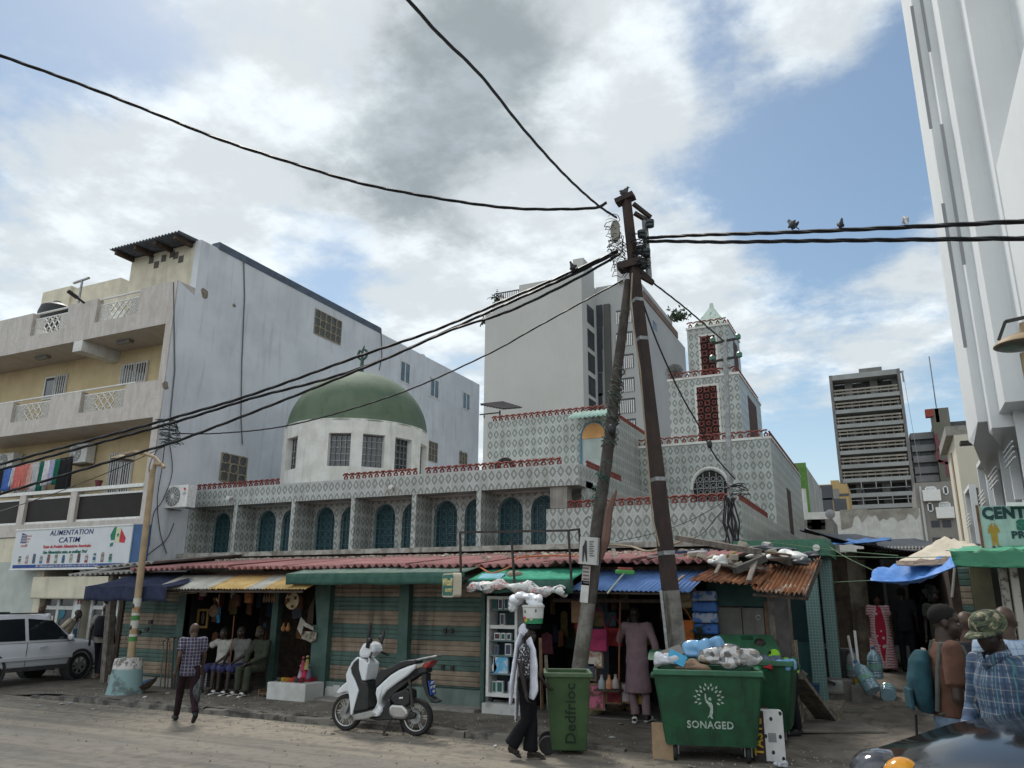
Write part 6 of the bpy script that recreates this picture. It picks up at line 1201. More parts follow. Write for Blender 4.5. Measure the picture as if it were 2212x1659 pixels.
def tangle(c0, c1, n, spread, r, seed, wind=0):
 r2 = random.Random(seed); mb = MB()
 for k in range(n):
  t0 = r2.random(); L = r2.uniform(.15, .5); P_ = []
  for i in range(7):
   t = min(1, max(0, t0+L*i/6*(1 if wind else r2.uniform(.2, 1)))); c = c0.lerp(c1, t); a = i*1.3+k*2.1
   P_.append(c+V((cos(a)*spread*r2.uniform(.7, 1.25), sin(a)*spread*r2.uniform(.7, 1.25), r2.uniform(-.06, .06))))
  q = []
  for i in range(len(P_)-1):
   for j in range(4): t = j/4; q.append(P_[i].lerp(P_[i+1], t)+V((0, 0, .03*sin(pi*t))))
  mb.tube(q+[P_[-1]], r*r2.uniform(.6, 1.2), 4)
 return mb
tangle(oy(1337, 790, PY), oy(1315, 960, PY), 26, .125, .008, 5, 1).build('wire_winding', mat('old_wire', (.10, .10, .085), (.05, .075, .06), 12, .8), WP)
tangle(oy(1310, 1000, PY), oy(1282, 1120, PY), 10, .12, .007, 6, 1).build('wire_winding', mat('green_twine', (.04, .11, .085)), WP)
cb_ = oy(1318, 945, PY-.05); MB().ell(oy(1322, 928, PY-.12), (.07, .07, .1)).build('clamp', BLACK, WP)
sp_ = [oy(1332, 900, PY-.1), oy(1345, 850, PY-.1)]
MB().tube([oy(1311, 1060, PY-.16)+V((.16, 0, .0)), oy(1303, 1100, PY-.2)+V((.1, 0, 0)), oy(1290, 1170, PY-.17)+V((.14, 0, 0)), oy(1283, 1210, PY-.15)+V((.12, 0, 0))], [.02, .06, .07, .02], 6).build('bark_strip', mat('bark', (.16, .09, .07)), WP)
# notices on the wooden pole
ns = oy(1273, 1190, PY-.22); NB = T('metal_notice_box', 'small white metal notice with a black drawing fixed on the wooden pole', 'sign', tuple(ns)); MB().obox(ns, (.30, .1, .42), (0, R(5), 0)).build('notice_plate', mat('notice_white', (.42, .42, .4), (.36, .36, .34), 6, .6), NB)
yk = ns.y-.055; MB().prism([(ns.x-.1, ns.z-.16), (ns.x-.085, ns.z-.17), (ns.x-.06, ns.z+.0), (ns.x-.035, ns.z-.17), (ns.x-.02, ns.z-.16), (ns.x-.02, ns.z+.14), (ns.x-.04, ns.z+.17), (ns.x-.065, ns.z+.1), (ns.x-.09, ns.z+.07)], 'y', yk-.004, yk).build('printed_arrow', BLACK, NB)
for k in range(7): MB().box(ns.x+.02, ns.x+.1-.02*(k % 2), yk-.003, yk, ns.z+.13-k*.036, ns.z+.145-k*.036).build('printed_line', mat('ink_grey', (.12, .12, .12)), NB)
for i, (px, py, w, h, lab, c_) in enumerate(((1266, 1243, .13, .3, 'paper notice with rows of print glued to the wooden pole', (.42, .36, .34)), (1263, 1278, .13, .33, 'torn blank white poster on the wooden pole above the bleached part', (.55, .54, .52)))):
 p = oy(px, py, PY-.19); t = T('pole_poster', lab, 'poster', tuple(p)); MB().obox(p, (w, .012, h), (0, R(6), 0)).build('sheet', mat('poster%d' % i, c_, None, 5, .8), t)
 if i == 0:
  for k in range(5): MB().obox(p+V((0, -.008, .11-k*.055)), (w*.75, .003, .025), (0, R(6), 0)).build('printed_line', mat('ink_grey', (.12, .12, .12)), t)
# slender pole by the minaret
MYp = MY-.35; pt_, pb_ = oy(1566, 735, MYp), oy(1582, 1195, MYp)
TP = T('thin_pole', 'slim grey service pole with small crossarms rising from the roof corner before the minaret', 'utility pole', tuple(pb_)); MB().tube([pb_, pt_], [.065, .05], 8).build('shaft', METG, TP, smooth=True)
for py, w in ((739, .28), (778, .3)):
 c = oy(1567+(py-735)*.03, py, MYp); MB().bar(c+V((-w, 0, .0)), c+V((w, 0, .05)), .045).build('crossarm', METD, TP)
 for s_ in (-1, 1): MB().lathe([(.02, 0), (.06, .02), (.06, .1), (.03, .13), (0, .14)], c+V((s_*w*.95, 0, .02)), 8).build('insulator', mat('insulator_green', (.05, .16, .11), None, 5, .3), TP)
tangle(oy(1585, 1045, MYp-.08), oy(1598, 1080, MYp-.12), 6, .22, .009, 9).solo('cable_tangle', CABLE, 'messy knot of black cables around the thin pole by the front block corner', 'cables')
mb = MB(); r2 = random.Random(31)
for k in range(10):
 a = oy(1574+r2.uniform(-8, 14), 1075, MYp-.1-r2.uniform(0, .2)); b = oy(1578+r2.uniform(-14, 30), 1185, MYp-.1-r2.uniform(0, .3)); m_ = a.lerp(b, .5)+V((r2.uniform(-.15, .15), 0, 0)); mb.tube([a, a.lerp(m_, .6), m_, m_.lerp(b, .5), b], .016, 4)
mb.solo('cable_bundle', CABLE, 'bundle of black cables hanging down the thin pole onto the roof', 'cables')
for px, py in ((1581, 1050), (1590, 1065), (1572, 1058), (1596, 1078)): pass
def cable(label, A, B, mids, r=.022, n=5, name='overhead_cable', ext=None, tw=True):
 pts = [A]+[vplane(a, b, A, B) for a, b in mids]+[B]; out = []
 if ext: pts.append(B+(B-pts[-2])*ext)
 for i in range(len(pts)-1):
  a0 = pts[max(0, i-1)]; a1 = pts[i]; a2 = pts[i+1]; a3 = pts[min(len(pts)-1, i+2)]; k_ = max(4, int((a2-a1).length/.16))
  for k in range(k_): t = k/k_; out.append(.5*((2*a1)+(a2-a0)*t+(2*a0-5*a1+4*a2-a3)*t*t+(3*a1-a0-3*a2+a3)*t**3))
 out.append(pts[-1]); mb = MB()
 if tw:
  for ph in (0, 2*pi/3, 4*pi/3):
   q = []; s_ = 0
   for i, p in enumerate(out): q.append(p+V((0, cos(s_*4.5+ph), sin(s_*4.5+ph)))*r*.62); s_ += (out[min(i+1, len(out)-1)]-p).length
   mb.tube(q, r*.58, 4)
 else: mb.tube(out, r, n)
 return mb.solo(name, CABLE, label, 'cable', smooth=True)
cable('thick black cable sagging from the pole top across the open sky', oy(1310, 438, PY), oy(0, 120, 5.5), [(1284, 449), (1200, 452), (1110, 450), (1000, 437), (860, 413), (760, 391), (640, 355), (480, 303), (330, 243), (160, 177)], .026, ext=1.2)
cable('black cable climbing steeply overhead from the pole top', oy(1332, 470, PY), oy(882, 0, 5.0), [(1290, 442), (1220, 378), (1130, 278), (1040, 165), (950, 76)], .024, ext=1)
cable('upper of two level cables towards the white tower, pigeons on it', oy(1398, 514, PY), oy(2212, 478, 9.5), [(1500, 508), (1700, 502), (1950, 491)], .027, ext=1)
cable('lower of the two level cables running from the pole to the white tower', oy(1398, 522, PY), oy(2212, 515, 9.5), [(1440, 521), (1560, 523), (1700, 521), (1950, 518)], .027, ext=1)
cable('upper of the paired cables crossing in front of the white side wall', oy(1335, 541, PY), oy(0, 1003, 9.5), [(1240, 585), (1100, 645), (940, 713), (774, 770), (548, 851), (384, 900), (180, 955)], .026, ext=.5)
cable('lower of the paired cables crossing in front of the white side wall', oy(1335, 544, PY), oy(0, 1015, 9.7), [(1240, 592), (1100, 654), (960, 717), (824, 778), (700, 820), (549, 859), (384, 910), (180, 966)], .026, ext=.5)
cable('black cable passing the dome top and the lamp head to the washing balcony', oy(1340, 548, PY), oy(0, 1067, 9.0), [(1240, 605), (1100, 672), (975, 713), (824, 779), (604, 868), (407, 944), (320, 972), (160, 1020)], .024, ext=.5)
cable('thin cable from the pole crossing low before the green dome', oy(1346, 605, PY), oy(372, 936, FY-.1), [(1250, 657), (1150, 712), (1042, 771), (848, 855), (628, 918), (473, 936)], .016)
cable('thin cable from the pole crossarm to the slim pole near the minaret', oy(1412, 612, PY+.15), oy(1565, 738, MYp), [(1480, 665), (1530, 708)], .02)
cable('thin slack cable from the steel pole down to the tangle at the slim pole', oy(1384, 640, PY+.1), oy(1588, 1035, MYp), [(1420, 740), (1470, 850), (1510, 920), (1545, 985)], .015, tw=False)
cable('thin pale wire from the tangle to the pole foot', oy(1578, 1075, MYp), oy(1330, 1170, 15.8), [(1500, 1120), (1420, 1150)], .008, tw=False); cable('black wire loop from the tangle towards the front block', oy(1575, 1085, MYp), oy(1490, 1165, 15.8), [(1550, 1115), (1520, 1150)], .012, tw=False)
c = oy(1533, 960, 14.6); MB().ell(c, (.05, .05, .08)).solo('cable_clamp', BLACK, 'black splice on the slack cable before the minaret base', 'clamp', smooth=True)
mb = tangle(oy(1322, 470, PY), oy(1342, 590, PY), 18, .15, .007, 12); mb.solo('cable_tangle', CABLE, 'black wires bunched round the head of the steel pole', 'cables')
mb = tangle(oy(1378, 500, PY), oy(1386, 575, PY), 16, .14, .009, 15); mb.solo('cable_tangle', CABLE, 'black wires looped among the pole insulators', 'cables')
mb = tangle(oy(358, 900, FY-.1), oy(372, 958, FY-.1), 11, .28, .011, 18); mb.solo('cable_tangle', mat('cable_mossy', (.012, .014, .013), (.03, .06, .045), 9, .6), 'knot of cables with green connectors at the corner of the white side wall', 'cables')
for k, q in enumerate(([(356, 960), (350, 1010), (340, 1080), (346, 1150), (360, 1195)], [(366, 955), (372, 1020), (352, 1080), (332, 1110), (322, 1180)], [(340, 970), (322, 1010), (330, 1060), (318, 1130), (312, 1190)], [(376, 1130), (360, 1165), (330, 1190), (318, 1200)])):
 lay('hanging_cable', [ox(a, b, XL+.06) for a, b in q], .012, CABLE, ['black cable dropping from the knot beside the white air conditioner', 'black cable crossing under the white air conditioner', 'black cable hugging the marble corner strip', 'short black cable below the white air conditioner'][k])
cable('thin service wire with a splice running past the washing', oy(360, 962, FY-.2), oy(0, 1105, 10.5), [(270, 1005), (185, 1040), (120, 1065)], .011, tw=False, ext=.3)
# ------------------------------------------------------------------ pigeons
PGN = mat('pigeon_grey', (.05, .055, .06), (.03, .033, .038), 20, .7); PGW = mat('pigeon_white', (.55, .55, .56), (.45, .45, .47), 20, .7)
def pigeon(c, s, rz, m_, label, lean=0):
 t = T('pigeon', label, 'bird'); t.rotation_euler = (0, 0, rz); s *= .58; t.scale = (s, s, s); t.location = c
 mb = MB().ell((0, 0, .13), (.075, .065, .12), (0, R(32+lean), 0)).ell((.075, 0, .255), (.036, .034, .04)).tube([(.03, 0, .17), (.07, 0, .25)], [.06, .032], 8).tube([(-.06, 0, .08), (-.16, 0, -.05)], [.05, .03], 8, sq=(.9, .35))
 o = mb.build('pigeon_body', m_, t, smooth=True); r_ = o.modifiers.new('Remesh', 'REMESH'); r_.mode = 'VOXEL'; r_.voxel_size = .012; r_.use_smooth_shade = True
 MB().tube([(.105, 0, .255), (.14, 0, .248)], [.012, .003], 6).build('beak', BLACK, t)
 for y in (-.03, .03): MB().ell((-.03, y*2, .12), (.12, .018, .055), (0, R(38+lean), 0)).build('wing', m_, t, smooth=True)
 for y in (-.02, .02): MB().tube([(.01, y, .05), (.015, y, -.005), (.04, y, -.01)], .006, 4).build('leg', mat('pigeon_leg', (.2, .06, .05)), t)
pigeon(top+V((-.02, 0, .07)), 1.15, R(10), PGN, 'grey pigeon standing on top of the steel pole', -22)
A, B = oy(1335, 541, PY), oy(0, 1003, 9.5); pigeon(vplane(1237, 587, A, B)+V((0, 0, .02)), 1.0, R(-120), PGN, 'grey pigeon perched on the sloping cable before the pale tower')
A, B = oy(1398, 514, PY), oy(2212, 478, 9.5)
pigeon(vplane(1713, 500, A, B)+V((0, 0, .02)), 1.1, R(150), PGN, 'dark pigeon with drooping tail on the upper level cable', -10); pigeon(vplane(1818, 496, A, B)+V((0, 0, .02)), .8, R(-60), PGN, 'small dark pigeon midway along the upper level cable'); pigeon(vplane(1957, 489, A, B)+V((0, 0, .02)), .85, R(100), PGW, 'white pigeon on the upper level cable close to the white tower')
# ------------------------------------------------------------------ street lamps
LP = mat('lamp_tan_paint', (.35, .255, .15), (.27, .195, .115), 4, .6, streak=.2); LENS = mat('lamp_lens', (.10, .10, .095), (.07, .07, .068), 10, .4)
def lamp_head(t, c, r_):
 MB().lathe([(r_*.05, r_*.42), (r_*.3, r_*.4), (r_*.75, r_*.2), (r_, 0), (r_*1.02, -r_*.06), (r_*.96, -r_*.08)], c, 28).build('lamp_shade', LP, t, smooth=True); MB().lathe([(0, -r_*.2), (r_*.5, -r_*.19), (r_*.9, -r_*.12), (r_*.95, -r_*.06)], c, 24).build('lamp_lens', LENS, t, smooth=True)
LB = oz(266, 1503, .1); LB = V((LB.x-.24, LB.y+.22, .09))
SL = T('street_lamp', 'tan street lamp post standing in a whitewashed concrete base', 'street lamp', tuple(LB)); lt_ = oy(330, 1015, LB.y)
def base_mat():
 m, g, b = newmat('peeling_base'); co = g.coord(); x = g.sep(co); n = g.noise(co, 7, 6, .65, .5)
 up_ = g.mix(g.step(n, .47, .53), (.50, .48, .46), (.16, .14, .125)); lo_ = g.mix(g.step(g.noise(co, 4, 5), .5, .65), (.20, .30, .30), (.10, .13, .13))
 g.link(g.mix(g.step(g.m('ADD', x[2], g.m('MULTIPLY', n, .05)), .50, .54), lo_, up_), b.inputs['Base Color']); b.inputs['Roughness'].default_value = .9; bn = g.n('ShaderNodeBump'); bn.inputs['Strength'].default_value = .6; g.link(n, bn.inputs['Height']); g.link(bn.outputs[0], b.inputs['Normal']); return m
hb = oy(275, 1422, LB.y).z; MB().lathe([(.36, 0), (.35, .04), (.315, .25), (.285, .55), (.28, hb-.09-.1), (.26, hb-.09), (0, hb-.05)], LB, 24).build('concrete_base', base_mat(), SL, smooth=True)
px0 = oy(283, 1418, LB.y); pts = [V((px0.x, LB.y, hb-.1)), V((lt_.x, LB.y, lt_.z))]; MB().tube(pts, [.078, .064], 12).build('post', LP, SL, smooth=True)
for k, (pa, pb) in enumerate(((1292, 1340), (1340, 1385))):
 z1, z0 = oy(290, pa, LB.y).z, oy(290, pb, LB.y).z; c = pts[0].lerp(pts[1], ((z0+z1)/2-pts[0].z)/(pts[1].z-pts[0].z)); x_ = c.x; hh = z1-z0
 pm_ = MB();
 for i, (f0, f1, m_) in enumerate(((0, .22, 2), (.22, .34, 0), (.34, .62, 1), (.62, 1, 0))): pm_.lathe([(.082, z0+hh*f0), (.081, z0+hh*f1-.002)], (x_, LB.y, 0), 14, m_)
 pm_.build('poster', [mat('post_white', (.5, .49, .45), (.4, .38, .33), 12, .7), mat('post_food', (.26, .13, .07), (.3, .24, .14), 14, .7, lo=.45, hi=.55), mat('post_green', (.06, .2, .05))], SL, smooth=True)
 MB().ell((x_-.01, LB.y-.075, z0+hh*.66), (.035, .02, .05)).build('printed_mark', BLACK, SL)
hd = oy(264, 992, LB.y-.1); am = oy(355, 1010, LB.y)
MB().tube([pts[1]-V((0, 0, .1)), pts[1]+V((.05, 0, .12)), oy(349, 1003, LB.y)], .05, 8).tube([am, oy(335, 988, LB.y), oy(310, 979, LB.y), oy(290, 976, LB.y-.05), hd+V((0, 0, .1))], .035, 8).build('arm', LP, SL, smooth=True); lamp_head(SL, hd, .24)
# second lamp at the frame edge
L2 = oy(2206, 742, 8.6); SL2 = T('street_lamp', 'tan street lamp with a wide disc shade and black yoke before the white tower', 'street lamp', (L2.x+.12, L2.y, .1)); lamp_head(SL2, L2, .235)
MB().tube([(L2.x+.06, L2.y, 0.0), (L2.x+.03, L2.y, L2.z-.1)], [.08, .06], 10).build('post', LP, SL2, smooth=True); MB().bar(L2+V((-.18, 0, .06)), L2+V((-.1, 0, .24)), .03).bar(L2+V((-.1, 0, .24)), L2+V((.15, 0, .27)), .03).build('yoke', METD, SL2); MB().tube([L2+V((.04, 0, .05)), L2+V((.06, 0, .2))], .05, 8).build('neck', LP, SL2)
# ------------------------------------------------------------------ vehicles
CHROME = mat('alloy', (.42, .41, .39), (.36, .35, .33), 6, .35, .7)
def wheel(c, r_, w, parent, n=7, side=1):
 t = MB().lathe([(r_*.62, -w/2), (r_*.93, -w/2), (r_, -w*.32), (r_, w*.32), (r_*.93, w/2), (r_*.62, w/2)], c, 30, ax='y', cap=0).build('wheel', RUBBER, parent, smooth=True)
 rm = MB().lathe([(r_*.60, w*.5*side), (r_*.66, w*.5*side), (r_*.66, w*.3*side), (r_*.60, w*.25*side)], c, 30, ax='y', cap=0)
 for k in range(n):
  a = 2*pi*k/n; p = V(c)+V((cos(a)*r_*.12, w*.38*side, sin(a)*r_*.12)); q = V(c)+V((cos(a)*r_*.62, w*.44*side, sin(a)*r_*.62)); rm.bar(p, q, r_*.15, .03, up=(0, 1, 0))
 rm.lathe([(0, w*.44*side), (r_*.18, w*.43*side), (r_*.18, w*.3*side)], c, 14, ax='y'); rm.build('rim', CHROME, t, smooth=True)
 MB().lathe([(0, w*.15*side), (r_*.6, w*.15*side), (r_*.6, w*.1*side)], c, 20, ax='y').build('brake_disc', METD, t); return t
def car(name, label, paint, st, cab, wheels, r_, side, clad=None, hw=.89):
 t = T(name, label, 'car'); W[t] = V((0, 0, 0)); mb = MB(); prof = []
 for x, w, zb, zs, zc in st: prof.append([(x, 0, zb), (x, -w*.92, zb), (x, -w*.99, zb+.1), (x, -w, (zb+zs)/2), (x, -w*.97, zs-.06), (x, -w*.90, zs), (x, -w*.5, zs+(zc-zs)*.75), (x, 0, zc), (x, w*.5, zs+(zc-zs)*.75), (x, w*.90, zs), (x, w*.97, zs-.06), (x, w, (zb+zs)/2), (x, w*.99, zb+.1), (x, w*.92, zb), (x, 0, zb)])
 mb.grid(prof); k = len(prof[0]); n = len(prof); mb.add([p for p in prof[0]], [tuple(range(k))]); mb.add(prof[-1], [tuple(range(k))[::-1]]); b = mb.build('car_body', paint, t, smooth=True)
 mb = MB(); cp = [[(x, -wb, zb), (x2, -(wb*.35+wt*.65), zb+(zt-zb)*.7), (x3, -wt, zt-.03), (x3, -wt*.8, zt), (x3, wt*.8, zt), (x3, wt, zt-.03), (x2, (wb*.35+wt*.65), zb+(zt-zb)*.7), (x, wb, zb)] for x, x3, wb, zb, wt, zt in cab for x2 in [x*.3+x3*.7]]
 mb.grid(cp); mb.add(cp[0], [tuple(range(8))]); mb.add(cp[-1], [tuple(range(8))[::-1]]); mb.build('cabin', paint, t, smooth=True)
 def side_pt(x, z, s):
  "point on the cabin flank"
  zb = cab[0][3]; zt = max(c[5] for c in cab); f = (z-zb)/(zt-zb); wb = max(c[2] for c in cab); wt = max(c[4] for c in cab); return (x, s*(wb+(wt-wb)*f+.012), z)
 for (wx, wz), m_ in wheels: pass
 for i, (x, z) in enumerate([w[0] for w in wheels]):
  for s in (-1, 1):
   wheel((x, s*(hw-.12), r_), r_, .22, t, side=s)
   MB().lathe([(0, s*(hw-.235)), (r_*1.2, s*(hw-.235)), (r_*1.22, s*(hw+.012)), (r_*1.02, s*(hw+.02)), (r_*1.0, s*(hw-.2))], (x, 0, r_+.0), 28, ax='y').build('wheel_arch', clad or METD, t, smooth=True)
 return t, side_pt
CARW = mat('white_car_paint', (.60, .61, .64), (.57, .58, .61), 2, .25, coat=.6); CARG = mat('car_glass', (.018, .022, .025), None, 2, .04, spec=.9); CLAD = mat('grey_cladding', (.05, .05, .052), None, 8, .7)
SUV, spt = car('white_suv', 'white four-wheel drive car nosed in towards the grocery', CARW,
 [(-2.2, .70, .5, .9, .9), (-2.1, .85, .36, 1.0, 1.0), (-1.6, .89, .34, 1.02, 1.02), (.5, .89, .34, 1.02, 1.02), (.95, .885, .34, 1.0, 1.07), (1.6, .87, .36, .96, 1.04), (2.05, .84, .38, .88, .98), (2.26, .74, .45, .76, .84)],
 [(-2.12, -1.85, .84, 1.0, .62, 1.62), (-1.5, -1.4, .85, 1.0, .65, 1.67), (-.2, -.2, .85, 1.0, .66, 1.69), (.5, .15, .85, 1.0, .65, 1.66), (1.12, .42, .82, 1.0, .60, 1.58)], [((1.32, .35), 0), ((-1.30, .35), 0)], .35, -1, CLAD)
for s in (-1, 1):
 for pl in ([(-.32, 1.05), (.92, 1.05), (.42, 1.52), (-.32, 1.58)], [(-1.42, 1.05), (-.42, 1.05), (-.42, 1.58), (-1.35, 1.56)], [(-1.95, 1.08), (-1.52, 1.05), (-1.48, 1.55), (-1.8, 1.5)]):
  q = [V(spt(x, z, s)) for x, z in pl]; MB().add(q, [(0, 1, 2, 3) if s < 0 else (3, 2, 1, 0)]).build('side_window', CARG, SUV)
 MB().bar((-2.0, s*.915, .62), (1.0, s*.915, .62), .05, .09).build('rubbing_strip', CARW, SUV, bevel=.01); MB().box(-.85, .95, s*.9-.02, s*.9+.02, .32, .42).build('sill', CLAD, SUV)
 MB().bar((-.02, s*.915, .88), (.2, s*.915, .89), .03, .035).build('door_handle', CARW, SUV, bevel=.01); MB().box(-.385, -.375, s*.893-.004, s*.893+.004, .42, 1.0).build('door_seam', CLAD, SUV)
 mr = MB().ell((.80, s*1.0, 1.1), (.06, .1, .085)).build('wing_mirror', CARW, SUV, smooth=True); MB().bar((.84, s*.88, 1.05), (.82, s*.96, 1.06), .05).build('mirror_arm', BLACK, mr)
 MB().ell((2.14, s*.6, .74), (.1, .16, .09)).build('headlight', mat('headlight_lens', (.45, .45, .45), None, 3, .1), SUV, smooth=True); MB().bar((-1.9, s*.6, 1.7), (.2, s*.6, 1.71), .035, .03).build('roof_bar', METD, SUV)
MB().add([(1.14, -.72, 1.06), (1.14, .72, 1.06), (.47, .56, 1.55), (.47, -.56, 1.55)], [(0, 1, 2, 3)]).build('windscreen', CARG, SUV, solid=.01)
MB().box(2.16, 2.27, -.7, .7, .34, .56).build('front_bumper', CLAD, SUV, bevel=.03)
f_ = oz(160, 1466, 0.02); hd_ = R(97); fx_ = V((cos(hd_), sin(hd_), 0)); sd_ = V((-sin(hd_), cos(hd_), 0)); put(SUV, f_-fx_*1.32*.93+sd_*.77*.93, hd_, .93)
TRI = T('warning_triangle', 'red and white folded warning stand behind the white car bonnet', 'sign', tuple(oz(148, 1385, .95))); tp = oy(148, 1362, FY-.3); MB().bar(tp, tp+V((-.25, 0, -.34)), .07, .02).build('red_side', mat('warn_red', (.25, .04, .03)), TRI); MB().bar(tp, tp+V((.22, 0, -.4)), .08, .02).build('white_side', METW, TRI)
# dark car nearest the camera
CARK = mat('black_car_paint', (.008, .009, .010), (.012, .012, .013), 2, .14, coat=.25, spec=.4)
BK, sp2 = car('black_car', 'dark car with an amber indicator close to the camera, only its nose visible', CARK,
 [(-2.3, .7, .5, .95, .95), (-2.15, .88, .32, 1.05, 1.06), (.4, .9, .3, 1.06, 1.06), (.85, .9, .3, 1.03, 1.10), (1.5, .89, .3, .97, 1.04), (2.0, .86, .32, .88, .94), (2.25, .75, .4, .76, .82)],
 [(-2.2, -1.7, .84, 1.0, .62, 1.5), (-.2, -.2, .86, 1.04, .66, 1.6), (.4, .1, .86, 1.04, .65, 1.57), (1.0, .3, .82, 1.04, .6, 1.5)], [((1.4, .34), 0), ((-1.35, .34), 0)], .34, -1, METD, .9)
MB().add([(1.0, -.74, 1.1), (1.0, .74, 1.1), (.36, .56, 1.5), (.36, -.56, 1.5)], [(0, 1, 2, 3)]).build('windscreen', CARG, BK, solid=.01)
for s in (-1, 1):
 for pl in ([(-.3, 1.1), (.85, 1.1), (.35, 1.45), (-.3, 1.5)], [(-1.6, 1.1), (-.4, 1.1), (-.4, 1.5), (-1.4, 1.46)]): MB().add([V(sp2(x, z, s)) for x, z in pl], [(0, 1, 2, 3) if s < 0 else (3, 2, 1, 0)]).build('side_window', CARG, BK)
 hl = MB().ell((2.06, s*.70, .79), (.15, .15, .10), (0, 0, -s*.35)).build('headlight', mat('headlight_clear', (.07, .07, .08), (.03, .03, .035), 6, .08, spec=.6, coat=.3), BK, smooth=True)
 MB().ell((2.14, s*.47, .80), (.10, .085, .095), (0, 0, -s*.2)).build('indicator', mat('amber_lens', (.62, .27, .012), (.5, .2, .01), 9, .2, coat=.5), BK, smooth=True)
 MB().ell((.75, s*1.0, 1.12), (.07, .1, .08)).build('wing_mirror', CARK, BK, smooth=True)
MB().bar((.95, -.5, 1.12), (.8, .3, 1.22), .03).build('wiper', BLACK, BK); MB().box(2.2, 2.3, -.75, .75, .35, .55).build('front_bumper', CARK, BK, bevel=.03)
# scooter
def su(zx, zy): return ((zx-875)/793, (1465+(zx-345)*.0755-zy)/793*1.02)
SCW = mat('scooter_white', (.64, .66, .68), (.6, .62, .64), 3, .25, coat=.6); SCB = mat('scooter_black', (.013, .013, .014), (.02, .02, .02), 12, .5)
SC_ = T('scooter', 'white and black scooter on its centre stand at the kerb', 'scooter'); W[SC_] = V((0, 0, 0))
def sp_part(name, pts, hw, m_, parent=SC_, bev=.025, y0=None): return MB().prism([su(*p) for p in pts], 'y', -hw if y0 is None else y0, hw).build(name, m_, parent, bevel=bev)
for (zx, zy), nm in (((345, 1232), 'front'), ((1405, 1292), 'rear')):
 x, z = su(zx, zy); r_ = .292; z = r_
 t = MB(); n = 40
 t.lathe([(r_*.74, -.045), (r_*.9, -.055), (r_*.985, -.03), (r_, 0), (r_*.985, .03), (r_*.9, .055), (r_*.74, .045)], (x, 0, z), n, ax='y', cap=0); wh = t.build('wheel', RUBBER, SC_, smooth=True)
 rm = MB().lathe([(r_*.70, -.035), (r_*.76, -.046), (r_*.76, .046), (r_*.70, .035)], (x, 0, z), n, ax='y', cap=0)
 for k in range(12): a = 2*pi*(k//2)/6+(.11 if k % 2 else -.11); rm.bar((x+cos(a)*.03, 0, z+sin(a)*.03), (x+cos(a)*r_*.72, -.0, z+sin(a)*r_*.72), .018, .03, up=(0, 1, 0))
 rm.build('rim', CHROME, wh, smooth=True); MB().lathe([(.05, -.06), (.105, -.06), (.105, -.054), (.05, -.054)], (x, 0, z), 20, ax='y').lathe([(0, -.07), (.035, -.07), (.035, .07), (0, .07)], (x, 0, z), 12, ax='y').build('brake_disc', METG, wh)
sp_part('front_fender', [(180, 1000), (215, 950), (265, 905), (330, 865), (405, 845), (440, 870), (455, 1000), (400, 988), (320, 985), (240, 1008)], .075, SCW, bev=.035)
MB().tube([su(470, 1060)+(0,), su(470, 1060)+(0,)], .01).v if False else None
fk = MB();
for y in (-.09, .09): fk.tube([(su(470, 960)[0], y, su(470, 960)[1]), (su(365, 1240)[0], y, su(365, 1240)[1])], .026, 8)
fk.build('fork', METG, SC_)
sp_part('leg_shield', [(545, 548), (470, 610), (420, 690), (388, 765), (405, 860), (450, 1000), (480, 1130), (498, 1262), (520, 1262), (600, 965), (540, 850), (475, 755), (455, 690), (500, 618), (575, 570)], .20, SCW, bev=.03)
sp_part('inner_panel', [(500, 618), (560, 580), (580, 700), (640, 850), (705, 860), (742, 960), (752, 1205), (515, 1235), (600, 965), (540, 850), (475, 755), (457, 690)], .185, SCB)
sp_part('glove_box', [(568, 562), (640, 580), (722, 645), (694, 850), (636, 846), (580, 705)], .19, SCW, bev=.02)
sp_part('handlebar_cover', [(545, 548), (550, 470), (600, 392), (680, 362), (760, 405), (795, 455), (785, 500), (735, 540), (690, 572), (600, 566)], .16, SCW, bev=.05)
sp_part('floor_board', [(498, 1262), (790, 1215), (900, 1260), (740, 1315), (545, 1330)], .17, mat('scooter_silver', (.30, .295, .28), None, 4, .4), bev=.02); sp_part('floor_mat', [(515, 1236), (752, 1206), (830, 1190), (830, 1215), (515, 1258)], .155, SCB, bev=.005)
sp_part('rear_fairing', [(1425, 672), (1300, 700), (1180, 735), (1060, 790), (950, 868), (850, 945), (838, 1010), (868, 1100), (872, 1150), (800, 1220), (750, 1290), (900, 1296), (945, 1235), (952, 1195), (905, 1142), (940, 1060), (1010, 985), (1150, 900), (1300, 818), (1410, 735)], .165, SCW, bev=.035)
sp_part('seat', [(830, 940), (820, 850), (850, 762), (900, 716), (970, 715), (1080, 690), (1180, 640), (1300, 624), (1400, 625), (1420, 668), (1300, 690), (1180, 726), (1060, 780), (950, 856), (850, 938)], .145, SCB, bev=.04)
MB().tube([(su(1260, 655)[0], .0, su(1260, 655)[1]), (su(1480, 622)[0], .09, su(1480, 622)[1]), (su(1700, 597)[0], .09, su(1700, 597)[1]), (su(1715, 597)[0], 0, su(1715, 597)[1]), (su(1700, 597)[0], -.09, su(1700, 597)[1]), (su(1480, 622)[0], -.09, su(1480, 622)[1]), (su(1260, 655)[0], -.02, su(1260, 655)[1])], .018, 8).build('grab_rail', METG, SC_, smooth=True)
sp_part('tail_body', [(1425, 690), (1560, 655), (1570, 790), (1490, 800), (1330, 850), (1150, 930), (1010, 1010), (960, 1080), (1000, 1100), (1100, 1000), (1300, 870), (1440, 800)], .12, SCB, bev=.02)
